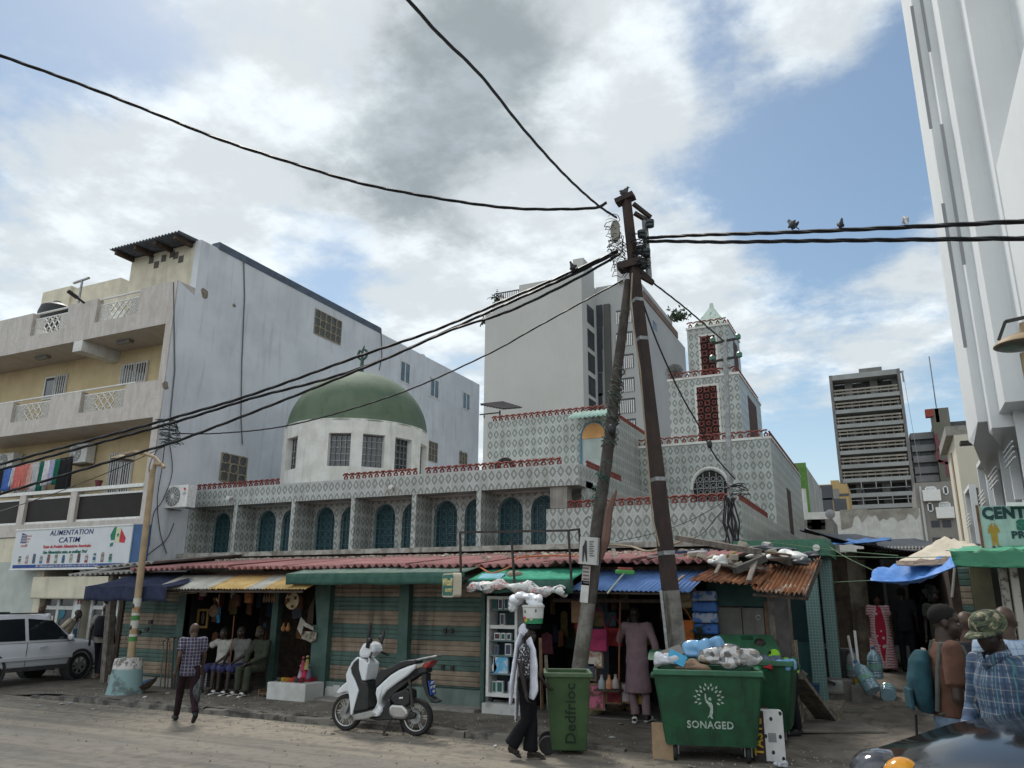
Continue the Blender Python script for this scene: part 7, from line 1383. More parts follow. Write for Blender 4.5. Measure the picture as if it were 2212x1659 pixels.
sp_part('tail_light', [(1515, 728), (1560, 662), (1642, 648), (1630, 680), (1572, 738)], .125, mat('tail_red', (.30, .012, .015), None, 4, .2, coat=.5), bev=.015); sp_part('turn_lamp', [(1430, 690), (1555, 660), (1510, 715), (1420, 735)], .128, mat('smoked_lens', (.3, .25, .2), None, 4, .2), bev=.01)
sp_part('rear_fender', [(1480, 790), (1560, 800), (1560, 900), (1610, 1070), (1740, 1142), (1720, 1160), (1640, 1152), (1560, 1060), (1490, 900)], .09, SCB, bev=.015)
pl_c = su(1612, 975); plt = MB().obox((pl_c[0], -.0, pl_c[1]), (.02, .17, .22), (0, R(-14), 0)).build('number_plate', mat('plate_blue', (.02, .07, .30), None, 4, .4), SC_)
plt.location = (.0, 0, 0)
for k, s_ in enumerate(('AK', '6756', '98')): text(s_, (pl_c[0]+.015+.016*(k-1)*1, 0, pl_c[1]+.065-k*.065), .075, WHT, SC_, rz=pi/2, rx=R(90+14))
# the same plate characters are also legible from the kerb side edge
for k, s_ in enumerate(('AK', '6756', '98')): pass
sp_part('engine_case', [(1050, 1085), (1100, 1022), (1280, 970), (1342, 1000), (1350, 1150), (1290, 1190), (1130, 1165)], .14, SCB, bev=.03); sp_part('belt_cover', [(1040, 1200), (1080, 1150), (1250, 1162), (1325, 1225), (1342, 1285), (1290, 1335), (1120, 1322), (1060, 1275)], .155, CHROME, bev=.04)
sp_part('swing_arm', [(940, 1190), (1050, 1080), (1060, 1280), (1330, 1240), (1430, 1270), (1420, 1330), (1280, 1345), (1050, 1340), (870, 1345), (730, 1315), (900, 1300)], .11, SCB, bev=.02); sp_part('badge', [(1195, 1068), (1250, 1066), (1250, 1086), (1195, 1088)], .146, METW, bev=.002)
sb_ = MB()
for y in (-.13,): sb_.tube([(su(1330, 850)[0], y, su(1330, 850)[1]), (su(1395, 1190)[0], y, su(1395, 1190)[1])], .028, 8)
sb_.build('shock_absorber', METD, SC_)
cs = MB()
for zx, zx2, y in ((1065, 990, -.16), (1120, 1150, .16)): cs.tube([(su(zx, 1320)[0], y*.5, su(zx, 1320)[1]), (su(zx2, 1500)[0], y, .02)], .02, 6)
cs.tube([(su(990, 1500)[0], -.16, .02), (su(1060, 1530)[0], -.17, .015)], .022, 6).build('centre_stand', METD, SC_)
for zx, zy, zx2, zy2, y in ((690, 440, 735, 125, -.22), (722, 410, 748, 228, .22)): MB().tube([(su(zx, zy)[0], y*.8, su(zx, zy)[1]), (su(zx2, zy2+60)[0], y, su(zx2, zy2+60)[1]), (su(zx2, zy2)[0], y, su(zx2, zy2)[1])], [.03, .034, .018], 8).build('windscreen_bracket', SCB, SC_, smooth=True)
for zx, zy, y in ((802, 355, -.33), (658, 336, .33)): q = su(zx, zy); MB().ell((q[0], y, q[1]), (.035, .065, .05)).tube([(su(720, 450)[0], y*.55, su(720, 450)[1]), (q[0], y, q[1]-.03)], .01, 6).build('rear_view_mirror', SCB, SC_, smooth=True)
for y in (-.3, .3): MB().tube([(su(740, 500)[0], y*.4, su(740, 500)[1]), (su(800, 590)[0], y*1.0, su(800, 560)[1])], .018, 8).build('handgrip', SCB, SC_, smooth=True)
MB().ell((su(575, 480)[0]-.0, 0, su(575, 480)[1]), (.06, .1, .06)).build('headlight', mat('scooter_lens', (.5, .5, .52), None, 3, .1), SC_, smooth=True); MB().tube([(su(690, 575)[0], -.1, su(690, 575)[1]), (su(722, 610)[0], -.15, su(722, 610)[1]), (su(712, 640)[0], -.15, su(712, 640)[1])], .014, 6).build('bag_hook', METW, SC_)
pf, pr = oz(742, 1581, 0), oz(905, 1590, 0); mid_ = (pf+pr)/2; sang = R(-4); put(SC_, (mid_.x-.04, mid_.y+.05, .0), sang+R(8), .93)
# ------------------------------------------------------------------ bins
BINM = mat('bin_green', (.012, .075, .032), (.012, .05, .024), 5, .5, streak=.7, bump=.08); LIDM = mat('bin_lid_green', (.035, .13, .068), (.028, .095, .05), 4, .55, streak=.5); LOGO = mat('white_stencil', (.38, .44, .40), (.15, .24, .18), 40, .6, lo=.4, hi=.7)
def hull(w0, d0, z0, w1, d1, z1): return [(-w0/2, -d0/2, z0), (w0/2, -d0/2, z0), (w0/2, d0/2, z0), (-w0/2, d0/2, z0), (-w1/2, -d1/2, z1), (w1/2, -d1/2, z1), (w1/2, d1/2, z1), (-w1/2, d1/2, z1)]
def dumpster(label, logo=True, lidang=None):
 t = T('dumpster', label, 'bin', (0, 0, 0), 'green wheeled dumpsters'); W[t] = V((0, 0, 0))
 b = MB(); v = hull(1.12, .68, .2, 1.34, .92, 1.12); vi = hull(1.06, .62, .25, 1.28, .86, 1.121); b.add(v, [(0, 3, 2, 1), (0, 1, 5, 4), (1, 2, 6, 5), (2, 3, 7, 6), (3, 0, 4, 7)]); b.add(vi, [(0, 1, 2, 3), (0, 4, 5, 1), (1, 5, 6, 2), (2, 6, 7, 3), (3, 7, 4, 0)])
 b.add(v[4:]+vi[4:], [(0, 1, 5, 4), (1, 2, 6, 5), (2, 3, 7, 6), (3, 0, 4, 7)]); b.build('bin_body', BINM, t)
 MB().box(-.70, .70, -.49, -.43, 1.06, 1.13).box(-.70, .70, .43, .49, 1.06, 1.13).box(-.70, -.64, -.43, .43, 1.06, 1.13).box(.64, .70, -.43, .43, 1.06, 1.13).build('bin_rim', LIDM, t, bevel=.012)
 for s in (-1, 1): MB().bar((s*.72, -.2, 1.02), (s*.72, .2, 1.02), .05, .05).build('side_handle', BINM, t, bevel=.01); MB().hexa([(s*.555-.02, -.3, .21), (s*.555+.02, -.3, .21), (s*.555+.02, .3, .21), (s*.555-.02, .3, .21), (s*.675-.02, -.4, 1.05), (s*.675+.02, -.4, 1.05), (s*.675+.02, .4, 1.05), (s*.675-.02, .4, 1.05)]).build('side_rib', BINM, t)
 for x in (-.46, .46):
  for y in (-.24, .24): w_ = MB().lathe([(.03, -.025), (.09, -.025), (.1, -.015), (.1, .015), (.09, .025), (.03, .025)], (x, y, .1), 18, ax='x').build('castor_wheel', RUBBER, t, smooth=True); MB().box(x-.05, x-.035, y-.03, y+.03, .08, .21).box(x+.035, x+.05, y-.03, y+.03, .08, .21).build('castor_fork', METG, w_)
 if logo:
  def fpt(u, z): return (u, -.34-.12*(z-.2)/.92-.004, z)
  def pol(name, pts): q = [V(fpt(*p)) for p in pts]; k = len(q); MB().add(q+[p+V((0, .003, 0)) for p in q], [tuple(range(k))]+[(i, i+k, (i+1) % k+k, (i+1) % k) for i in range(k)]).build(name, LOGO, t)
  cx_, cz_ = .0, .78
  for ring, (n, r0, L) in enumerate(((11, .105, .055), (10, .15, .05))):
   for k in range(n):
    a = R(-28)+R(236)*(k+(.5 if ring else 0))/(n-1+ring); c0 = (cx_+cos(a)*r0, cz_+sin(a)*r0); e = (cos(a), sin(a)); f = (-sin(a), cos(a)); w_ = .014
    pol('logo_leaf', [(c0[0], c0[1]), (c0[0]+e[0]*L*.4+f[0]*w_, c0[1]+e[1]*L*.4+f[1]*w_), (c0[0]+e[0]*L, c0[1]+e[1]*L), (c0[0]+e[0]*L*.4-f[0]*w_, c0[1]+e[1]*L*.4-f[1]*w_)])
  pol('logo_figure', [(-.05, .84), (-.035, .84), (-.03, .77), (.0, .735), (.03, .73), (.045, .70), (.045, .62), (.03, .57), (.045, .53), (.02, .54), (.0, .56), (-.03, .54), (-.005, .58), (.008, .63), (.005, .68), (-.035, .73), (-.052, .78)]); pol('logo_head', [(.012+.02*cos(k*pi/5), .775+.022*sin(k*pi/5)) for k in range(10)])
  c = fpt(0, .455); text('SONAGED', (c[0], c[1]-.002, c[2]), .125, LOGO, t, bold=.003, rx=R(90+7.4), xs=.95)
 return t
D1 = dumpster('green dumpster with a white tree logo overflowing with rubbish'); c = oy(1530, 1640, 11.0); put(D1, (-2.44, 11.25, 0), R(14))
D2 = dumpster('second green dumpster behind the one with the tree logo, lid thrown open', False); put(D2, (-2.12, 12.55, .06), R(2))
LIDS = []
def lid(root, label, c, rz, tilt, w=1.3, dpt=.55):
 t = T('lid', label, None, (0, 0, 0)); LIDS.append((t, root)); W[t] = V((0, 0, 0)); MB().prism([(0, 0), (dpt*.5, .06), (dpt, .05), (dpt, 0)], 'x', -w/2, w/2).build('lid_shell', LIDM, t, bevel=.02)
 MB().box(-w*.1, w*.1, dpt*.78, dpt*.9, .052, .066).build('lid_grip', BINM, t); MB().box(-w*.4, -w*.2, dpt*.3, dpt*.36, .058, .066).build('warning_sticker', mat('amber_sticker', (.5, .3, .03)), t); t.location = c; t.rotation_euler = (tilt, 0, rz); return t
lid(D2, 'open green lid tilted up behind the clear rubbish bag', oy(1638, 1437, 12.5), R(30), R(38), .85, .62); lid(D1, 'dull green lid folded back behind the white rubbish bag', oy(1470, 1428, 11.75), R(10), R(12), .95, .4)
def crumple2(name, px, py, Y, s, m_, label, cat, seed, rot=0, fl=.6): return crumple(name, px, py, Y, s, m_, label, cat, seed, fl, rot)
def clearbag():
 m, g, b = newmat('clear_plastic_rubbish'); v = g.n('ShaderNodeTexVoronoi'); g.link(g.coord(), v.inputs['Vector']); v.inputs['Scale'].default_value = 13
 n = g.noise(g.coord(), 9, 5, .6, .8); x = g.sep(v.outputs['Color']); col = g.ramp(g.m('ADD', g.m('MULTIPLY', x[0], .75), g.m('MULTIPLY', n, .25)), [(.12, (.05, .05, .055)), (.3, (.2, .19, .18)), (.5, (.42, .42, .42)), (.7, (.55, .55, .56)), (.85, (.3, .22, .16))])
 g.link(col, b.inputs['Base Color']); b.inputs['Roughness'].default_value = .22; b.inputs['Coat Weight'].default_value = .7; return m
crumple2('rubbish_bag', 1525, 1408, 11.35, (.30, .24, .24), mat('blue_film', (.16, .36, .58), (.12, .28, .48), 5, .3, coat=.4), 'light blue rubbish bag heaped on the dumpster', 'rubbish bag', 21, .4)
crumple2('rubbish_bag', 1578, 1422, 11.1, (.42, .24, .19), clearbag(), 'clear plastic bag stuffed with scraps lying on the dumpster', 'rubbish bag', 33, .15, .7)
crumple2('rubbish_bag', 1438, 1428, 11.0, (.17, .15, .13), mat('white_film', (.55, .55, .57), (.45, .46, .5), 6, .4), 'knotted white rubbish bag at the dumpster corner', 'rubbish bag', 23, .2)
crumple2('brown_paper', 1500, 1443, 11.1, (.30, .2, .1), mat('brown_card', (.20, .13, .085), (.13, .085, .055), 6, .85), 'crumpled brown paper along the dumpster rim', 'paper', 24);
p = oy(1462, 1422, 11.0); MB().obox(p, (.24, .16, .03), (R(60), R(25), .2)).solo('blue_carton', mat('carton_blue', (.03, .25, .45), (.06, .33, .52), 5, .5), 'flattened bright blue carton sticking out of the dumpster', 'carton'); MB().obox(oy(1452, 1412, 11.2), (.3, .18, .05), (R(40), R(-20), .4)).solo('grey_carton', mat('carton_grey', (.13, .12, .11)), 'dark grey box lid poking up behind the white bag', 'carton')
crumple2('rubbish_bag', 1662, 1438, 12.4, (.25, .3, .16), mat('navy_film', (.06, .09, .13), (.10, .13, .18), 5, .3), 'dark blue translucent bag in the second dumpster', 'rubbish bag', 25); crumple2('rubbish_bag', 1648, 1444, 12.2, (.16, .2, .1), mat('green_film', (.02, .2, .09), None, 5, .3), 'bright green bag in the second dumpster', 'rubbish bag', 26)
crumple2('rubbish_bag', 1700, 1436, 12.2, (.15, .1, .1), mat('sky_film', (.2, .4, .6), (.14, .3, .5), 6, .3), 'pale blue bag hanging over the second dumpster side', 'rubbish bag', 27, .5, 1.0); crumple2('red_rag', 1660, 1442, 12.1, (.08, .08, .05), mat('red_rag', (.35, .02, .02)), 'small red scrap between bags in the second dumpster', 'rag', 28)
# white polystyrene panel and boxes at the foot
cx0 = oz(1672, 1645, .02); PZ = T('fish_crate', 'white perforated crate standing on end beside the dumpster', 'crate', tuple(cx0)); W[PZ] = V((0, 0, 0))
MB().prism(rrect(.30, .62, .045), 'y', -.02, .08).build('crate_shell', mat('poly_white', (.58, .58, .58), (.5, .5, .5), 6, .7, streak=.3), PZ, bevel=.008)
for a, b in ((-.12, .27), (.12, .27), (-.12, -.27), (.12, -.27), (0, .2), (0, -.2), (-.08, -.01), (.1, -.01)): MB().lathe([(0, -.006), (.02, -.006), (.02, .002)], (a, -.018, b), 10, ax='y', sy=1.3).build('drain_hole', BLACK, PZ)
MB().box(-.05, .05, -.0225, -.0205, -.08, .03).build('printed_mark', mat('faint_ink', (.25, .25, .26)), PZ); put(PZ, cx0+V((0, 0, .31)), R(12))
fb = oz(1645, 1645, .02); FB = T('printed_box', 'black box with yellow lettering wedged between dumpster and white crate', 'box', tuple(fb)); MB().box(fb.x-.09, fb.x+.06, fb.y+.02, fb.y+.5, .0, .62).build('box_body', mat('box_black', (.02, .02, .02), (.06, .02, .015), 5, .7), FB); text('TASTE', (fb.x-.015, fb.y+.012, .31), .15, mat('yellow_ink', (.5, .33, .03)), FB, ry=-pi/2, bold=.004)
cbx = oz(1425, 1640, .02); MB().box(cbx.x-.12, cbx.x+.16, cbx.y+.1, cbx.y+.14, 0, .44).solo('cardboard_sheet', mat('cardboard', (.33, .23, .14), (.26, .18, .11), 5, .9), 'sheet of brown cardboard leaning under the dumpster corner', 'cardboard')
bt = oz(1688, 1655, .02); crumple2('clear_scrap', 1688, 1652, bt.y, (.09, .07, .06), mat('clear_scrap', (.45, .47, .5), None, 8, .2), 'small clear plastic scrap on the ground by the white crate', 'litter', 40)
# tall wheeled bin with graffiti
TB = T('tall_bin', 'tall open green wheelie bin with graffiti standing at the wooden pole foot', 'bin'); W[TB] = V((0, 0, 0))
b = MB(); v = hull(.47, .5, .06, .60, .66, 1.03); vi = hull(.43, .46, .1, .56, .62, 1.031); b.add(v, [(0, 3, 2, 1), (0, 1, 5, 4), (1, 2, 6, 5), (2, 3, 7, 6), (3, 0, 4, 7)]); b.add(vi, [(0, 1, 2, 3), (0, 4, 5, 1), (1, 5, 6, 2), (2, 6, 7, 3), (3, 7, 4, 0)]); b.add(v[4:]+vi[4:], [(0, 1, 5, 4), (1, 2, 6, 5), (2, 3, 7, 6), (3, 0, 4, 7)])
TBM = mat('faded_bin_green', (.04, .085, .028), (.028, .062, .02), 3, .55, streak=.5); b.build('bin_body', TBM, TB, bevel=.015); MB().box(-.33, .33, -.36, -.32, .99, 1.05).box(-.33, .33, .32, .36, .99, 1.05).box(-.33, -.29, -.32, .32, .99, 1.05).box(.29, .33, -.32, .32, .99, 1.05).build('bin_rim', mat('rim_green', (.09, .14, .08), (.06, .1, .05), 5, .6), TB, bevel=.012)
for y in (-.22, .22): MB().lathe([(.03, -.03), (.11, -.03), (.12, -.015), (.12, .015), (.11, .03), (.03, .03)], (-.28, y, .12), 20, ax='y').build('bin_wheel', RUBBER, TB, smooth=True)
text('Dedfrioc', (.035, -.292, .55), .2, mat('graffiti_black', (.008, .02, .008), None, 30, .6), TB, bold=.003)
t_ = [o for o in TB.children if o.name.startswith('lettering')][-1]; t_.rotation_euler = (Matrix.Rotation(R(4.7), 3, 'X') @ Matrix.Rotation(-pi/2, 3, 'Y') @ Matrix.Rotation(pi/2, 3, 'X')).to_euler(); t_.location = (.03, -.25-.08*(.53-.06)/.97-.006, .53)
put(TB, (-4.27, 10.75, .0), R(24))
MB().bar(oy(1171, 1500, 10.75)+V((0, 0, -.2)), oy(1167, 1378, 10.8), .035).solo('bin_stick', WOODB, 'longer brown stick standing in the tall bin', 'stick'); MB().bar(oy(1185, 1500, 10.75)+V((0, 0, -.2)), oy(1179, 1415, 10.8), .035).solo('bin_stick', WOOD, 'shorter grey stick standing in the tall bin', 'stick')
# ------------------------------------------------------------------ alley
TL1 = mat('green_mosaic', (.05, .17, .10), (.035, .12, .075), 14, .5, streak=.4)
def mosaic():
 m, g, b = newmat('teal_mosaic'); x = g.sep(g.coord()); u = g.m('ADD', x[0], x[1]); j = g.m('MAXIMUM', g.step(g.m('FRACT', g.m('DIVIDE', u, .05)), .16, .08), g.step(g.m('FRACT', g.m('DIVIDE', x[2], .05)), .16, .08))
 n = g.noise(g.coord(), 20, 2); g.link(g.mix(j, g.mix(n, (.06, .15, .14), (.11, .22, .2)), (.28, .34, .33)), b.inputs['Base Color']); b.inputs['Roughness'].default_value = .4; return m
MOS = mosaic(); YP = 15.4
PO = T('tiled_porch', 'green and teal mosaic porch with two pillars on the alley side of the mosque', 'porch', (-1.8, YP, .2))
def xp(px, Y=YP): return oy(px, 1300, Y).x
zb0, zb1 = oy(1700, 1201, YP).z, oy(1700, 1166, YP).z; xr_ = oy(1790, 1180, YP).x
MB().box(XR, xr_, YP, YP+1.9, zb0, zb1).build('beam', TL1, PO); MB().box(xp(1740), xp(1768), YP+.02, YP+.3, .2, zb0).box(xp(1778, YP+1.2), xp(1803, YP+1.2), YP+1.0, YP+1.4, .2, zb0).build('pillar', MOS, PO)
MB().box(XR, xp(1742), YP+.5, YP+.55, .2, 1.28).build('lower_panel', mat('teal_panel', (.04, .13, .135), (.03, .1, .105), 3, .55), PO); MB().box(XR, xp(1742)+.1, YP+1.3, YP+1.36, .2, zb0).build('rear_panel', mat('deep_teal', (.018, .06, .065), None, 3, .6), PO)
MB().box(XR, xp(1800), YP-1.0, YP+1.4, .05, .33).build('tiled_step', mat('patterned_tile', (.26, .22, .17), (.13, .10, .08), 11, .8, lo=.42, hi=.58), PO)
c = oy(1764, 1183, YP); MB().tube([c+V((0, .05, 0)), c+V((0, -.12, -.01))], .06, 12).build('drain_pipe', METW, PO, smooth=True)
c = oy(1650, 1178, YP-.2); MB().tube([c, c+V((.14, -.1, -.03))], .07, 8).solo('flood_lamp', METG, 'grey cylindrical flood lamp fixed beside the green mosaic beam', 'lamp', smooth=True)
# far market: boards, roofs, dark depth
BW = T('board_wall', 'stained plank and plaster wall beside the woman in the pink dress', 'wall', (-1.2, 19.6, .5)); x0, x1 = oy(1802, 1350, 19.6).x, oy(1882, 1350, 19.6).x
MB().box(x0, (x0+x1)/2, 19.6, 19.7, .4, 3.1).build('stained_boards', mat('stained_boards', (.13, .095, .07), (.05, .038, .03), 2.2, .9, streak=.6), BW); MB().box((x0+x1)/2+.01, x1, 19.58, 19.7, .4, 3.1).build('plaster_panel', mat('stained_plaster', (.33, .28, .22), (.1, .075, .055), 2, .9, streak=.5), BW)
MB().box(-2.6, 3.4, 30, 30.1, .3, 3.6).solo('added_dark_rear_wall', DARK, 'dark wall added to keep the covered alley black behind the pink dressed woman', 'wall'); MB().box(x1+.02, x1+.3, 19.8, 30, .4, 3.3).solo('added_dark_side_wall', DARK, 'dark side wall added to keep the covered alley black', 'wall')  # both walls are added to make the depth of the alley dark
def tarp(name, label, q, m_, sag=.2, n=10, rip=.03, solid=.01, cat='tarpaulin'):
 a, b, c, d = map(V, q); G = []
 for j in range(n+1):
  v = j/n; G.append([a.lerp(b, i/n).lerp(d.lerp(c, i/n), v)-V((0, 0, sag*sin(pi*i/n)*sin(pi*v)*1.0+sag*.6*sin(pi*i/n)*(1-v)))+V((0, 0, rip*sin(i*2.3+j)*sin(j*1.7))) for i in range(n+1)])
 return MB().grid(G).solo(name, m_, label, cat, smooth=True, solid=solid)
BTP = mat('black_tarp', (.02, .022, .025), (.04, .043, .048), 3, .6)
tarp('black_tarp', 'large black tarpaulin sloping over the alley beside the mosque wall', [oy(1742, 1143, 17.5), oy(1990, 1192, 17.5), (2.9, 27, 3.6), (-2.6, 27, 4.2)], BTP, .15, 10, .05)
tarp('blue_sheet', 'narrow strip of blue tarp under the black tarpaulin', [oy(1795, 1176, 17.2), oy(1925, 1166, 17.2), oy(1925, 1162, 19), oy(1795, 1168, 19)], mat('blue_tarp_dim', (.04, .14, .36)), .03)
MB().box(oy(1855, 1230, 19).x, oy(2065, 1230, 19).x, 19, 19.1, oy(1900, 1208, 19).z, oy(1900, 1185, 19).z).solo('timber_beam', WOODD, 'dark timber beam spanning the alley under the black tarpaulin', 'beam')
corr(oy(1890, 1190, 18), oy(2010, 1190, 18), oy(1890, 1182, 21), oy(2010, 1182, 21), 16, .03).solo('corrugated_roof', GSH, 'small dark corrugated roof edge between black tarp and cream canvas', 'roof', solid=.01)
def blt():
 m, g, b = newmat('blue_tarp'); n = g.noise(g.coord(), 3, 5, .6, .6); g.link(g.mix(n, (.035, .16, .52), (.10, .27, .62)), b.inputs['Base Color']); b.inputs['Roughness'].default_value = .5; return m
q0, q1, q2, q3 = oy(1880, 1254, 13.6), oy(2068, 1222, 13.2), oy(2052, 1200, 15.0), oy(1886, 1230, 15.0)
BT2 = tarp('blue_tarp', 'bright blue tarp hammock shading the alley stalls', [q0, q1, q2, q3], blt(), .16, 14, .03)
CNV = mat('cream_canvas', (.56, .50, .40), (.47, .41, .33), 3, .9, bump=.1)
a, b, c, d = oy(1935, 1217, 14.5), oy(2118, 1199, 14.5), oy(2112, 1178, 17), oy(2040, 1160, 17); tarp('cream_canvas', 'cream canvas awning peaked behind the blue tarp', [a, b, c, d], CNV, .05, 10, .02)
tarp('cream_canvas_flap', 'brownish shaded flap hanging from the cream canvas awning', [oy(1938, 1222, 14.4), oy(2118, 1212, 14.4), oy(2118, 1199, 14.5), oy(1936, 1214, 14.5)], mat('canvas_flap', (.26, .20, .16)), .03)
GTP = mat('green_tarp', (.05, .28, .15), (.08, .34, .2), 4, .5); GTD = mat('green_tarp_dark', (.02, .14, .07), (.03, .18, .09), 4, .5)
tarp('green_tarp', 'bright green tarp roof speckled with dirt below the painted sign', [oy(2050, 1190, 11.2), oy(2290, 1180, 10.8), oy(2290, 1160, 13.0), oy(2085, 1183, 13.4)], GTP, .04, 10, .03); tarp('green_tarp_valance', 'dark green valance drooping from the green tarp roof', [oy(2062, 1222, 11.15), oy(2290, 1224, 10.75), oy(2290, 1184, 10.8), oy(2052, 1192, 11.2)], GTD, .03)
# painted sign
gy_ = 12.6; p0, p1 = oy(2113, 1094, gy_), oy(2113, 1187, gy_); sx0, sz1, sz0 = p0.x, p0.z, p1.z; hh = sz1-sz0
PS = T('painted_sign', 'pale green hand painted tailor sign with dark green lettering and a suited figure', 'sign', (sx0, gy_, sz0)); MB().box(sx0, sx0+hh*2.6, gy_, gy_+.05, sz0, sz1).build('sign_panel', mat('sign_mint', (.33, .45, .40), (.25, .36, .32), 4, .7, streak=.3), PS); MB().box(sx0-.03, sx0-.002, gy_-.02, gy_+.06, sz0-.02, sz1+.02).build('rusty_edge', RUST, PS)
DGI = mat('deep_green_ink', (.015, .045, .05)); TGI = mat('teal_ink', (.02, .13, .09))
def sgp(u, v): return (sx0+hh*u, gy_-.005, sz0+hh*v)
text('CENTRE', sgp(.06, .82), hh*.36, DGI, PS, align='LEFT', bold=.012, xs=.88); text('SA', sgp(.72, .53), hh*.30, TGI, PS, align='LEFT', bold=.014, xs=1.25); text('PRÊT', sgp(.58, .31), hh*.22, DGI, PS, align='LEFT', bold=.006, xs=1.05)
OC = mat('ochre_ink', (.36, .22, .03));
def spl(name, pts, m_, k=0): MB().prism([(sx0+hh*u, sz0+hh*v) for u, v in pts], 'y', gy_-.006-k*.002, gy_-.001).build(name, m_, PS)
spl('painted_jacket', [(.17, .56), (.24, .59), (.31, .56), (.36, .42), (.33, .36), (.30, .4), (.30, .28), (.17, .28), (.17, .38), (.13, .36), (.12, .42)], OC); spl('painted_trousers', [(.175, .28), (.295, .28), (.30, .07), (.26, .07), (.235, .22), (.21, .07), (.17, .07)], OC, 1); spl('painted_head', [(.22, .6), (.265, .6), (.27, .67), (.24, .69), (.215, .67)], mat('painted_face', (.42, .45, .42)), 1); spl('painted_hair', [(.21, .665), (.275, .66), (.265, .70), (.22, .70)], DGI, 2); spl('painted_shirt', [(.225, .59), (.255, .59), (.24, .46)], mat('painted_face', (.42, .45, .42)), 2)
for u in (.15, .275): spl('painted_shoe', [(u, .045), (u+.09, .03), (u+.06, .07), (u+.03, .07)], DGI, 1)
MB().bar(oy(2174, 1090, gy_-.1), oy(2300, 1088, gy_-.1), .09, .05).solo('sign_light_tube', METW, 'white fluorescent tube fitting over the painted sign', 'lamp')
# right hand stall front
RS = T('market_stall', 'shaded stall with peeling white posts under the green tarp', 'stall', (2.4, 12.5, .1)); MB().box(oy(2090, 1300, 13.4).x, oy(2300, 1300, 13.4).x, 13.4, 13.5, 0, 2.6).build('rear_wall', mat('olive_dark', (.045, .042, .03), (.02, .02, .016), 2, .9), RS)
for px, py0, py1, y_, w in ((2162, 1215, 1420, 11.6, .16), (2186, 1215, 1440, 11.5, .12)): MB().bar(oy(px, py0, y_), oy(px+28, py1, y_)+V((0, 0, -1.2)), w, .08).build('post', mat('peeling_white', (.36, .34, .31), (.10, .085, .07), 6, .85, lo=.5, hi=.6, streak=.5), RS)
shutter('slatted_door', oy(2078, 1300, 13.2).x, oy(2102, 1300, 13.2).x, .3, 2.5, 13.2, RS, 0); MB().box(oy(2104, 1300, 13.1).x, oy(2150, 1300, 13.1).x, 13.1, 13.2, .1, 2.5).build('olive_panel', mat('olive_panel', (.10, .095, .05), (.06, .055, .035), 2, .9), RS)
MB().box(oy(2050, 1300, 17).x, oy(2075, 1300, 17).x, 16, 22, .3, 2.9).solo('stall_partition', WOODD, 'dark timber partition on the tower side of the alley', 'partition'); MB().box(oy(1965, 1300, 22).x, oy(2045, 1300, 22).x, 22, 22.1, .5, 3.0).solo('stall_rear', DARK, 'dark rear of the goods stall under the blue tarp', 'wall')
for k, (px, py, c_) in enumerate(((2012, 1290, (.3, .34, .33)), (2022, 1275, (.35, .36, .35)), (2008, 1272, (.2, .26, .22)), (2026, 1292, (.3, .2, .16)), (2000, 1282, (.32, .33, .33)))): p = oy(px, py, 21.5); MB().obox(p, (.16, .12, .2), (0, 0, k*.3)).solo('packaged_good', cl('pack%d' % k, c_), 'pale packaged item on the dim shelf under the blue tarp', 'package', 'packages on the dim shelf')
lay('white_rope', [oy(2062, 1226, 13.2), oy(2060, 1250, 13.2), oy(2056, 1290, 13.2)], .02, mat('rope', (.34, .32, .28)), 'frayed pale rope hanging from the blue tarp corner', 'rope')
for k, q in enumerate(([(1790, 1180, 15.4), (1830, 1205, 14.8), (1886, 1232, 14.5)], [(1790, 1200, 15.4), (1900, 1204, 14.9), (2050, 1203, 13.6)], [(1640, 1168, 15.2), (1800, 1188, 15), (1940, 1200, 14.6)], [(1795, 1258, 15.4), (1880, 1254, 13.7)])): lay('cord', [oy(*p) for p in q], .007, mat('cord_green', (.16, .24, .14)), ['green cord from the mosaic pillar to the blue tarp corner', 'pale cord from the mosaic beam across to the green tarp', 'thin cord along the mosaic beam towards the cream canvas', 'short cord at the lower corner of the blue tarp'][k], 'cord')
# things on the alley ground
def on(px, py):
 r = ray(px, py); r = r/r.y; y = 5.0
 while y < 40:
  p = EYE+r*y
  if p.z <= gz(p.x, p.y): break
  y += .02
 return p
p = on(1770, 1512); KB = T('stone_kerb_block', 'low rough concrete ledge carrying plastic containers in the alley', 'ledge', tuple(p)); q = on(1850, 1518); MB().box(p.x-.65, q.x-.02, p.y, p.y+.35, p.z-.1, p.z+.36).build('ledge_block', CONCD, KB, bevel=.02); q = on(1885, 1525); MB().box(on(1838, 1528).x, q.x, p.y-.05, p.y+.35, p.z-.15, p.z+.28).solo('broken_block', CONCD, 'broken concrete block at the end of the ledge by the water bottles', 'block', bevel=.03)
BTL = mat('blue_bottle', (.16, .27, .33), (.22, .33, .38), 6, .15, spec=.8, coat=.4)
def bottle(px, py, Y, rx, rz, label, s=1, m_=BTL):
 t = T('water_bottle', label, 'bottle'); W[t] = V((0, 0, 0)); pr = [(.0, -.24), (.13, -.24), (.15, -.21)]
 for k in range(7): pr += [(.15, -.17+k*.05), (.14, -.145+k*.05)]
 MB().lathe(pr+[(.14, .2), (.09, .28), (.035, .33), (.03, .36), (0, .36)], (0, 0, 0), 18).build('bottle_body', m_, t, smooth=True); MB().lathe([(0, .41), (.04, .4), (.04, .355), (0, .35)], (0, 0, 0), 12).build('bottle_cap', mat('cap_blue', (.03, .12, .3)), t); MB().lathe([(.152, -.05), (.152, .06)], (0, 0, 0), 18).build('bottle_label', mat('bottle_label', (.15, .3, .2), (.2, .36, .4), 9, .5), t); t.location = oy(px, py, Y); t.rotation_euler = (rx, rz, .3); t.scale = (s, s, s)
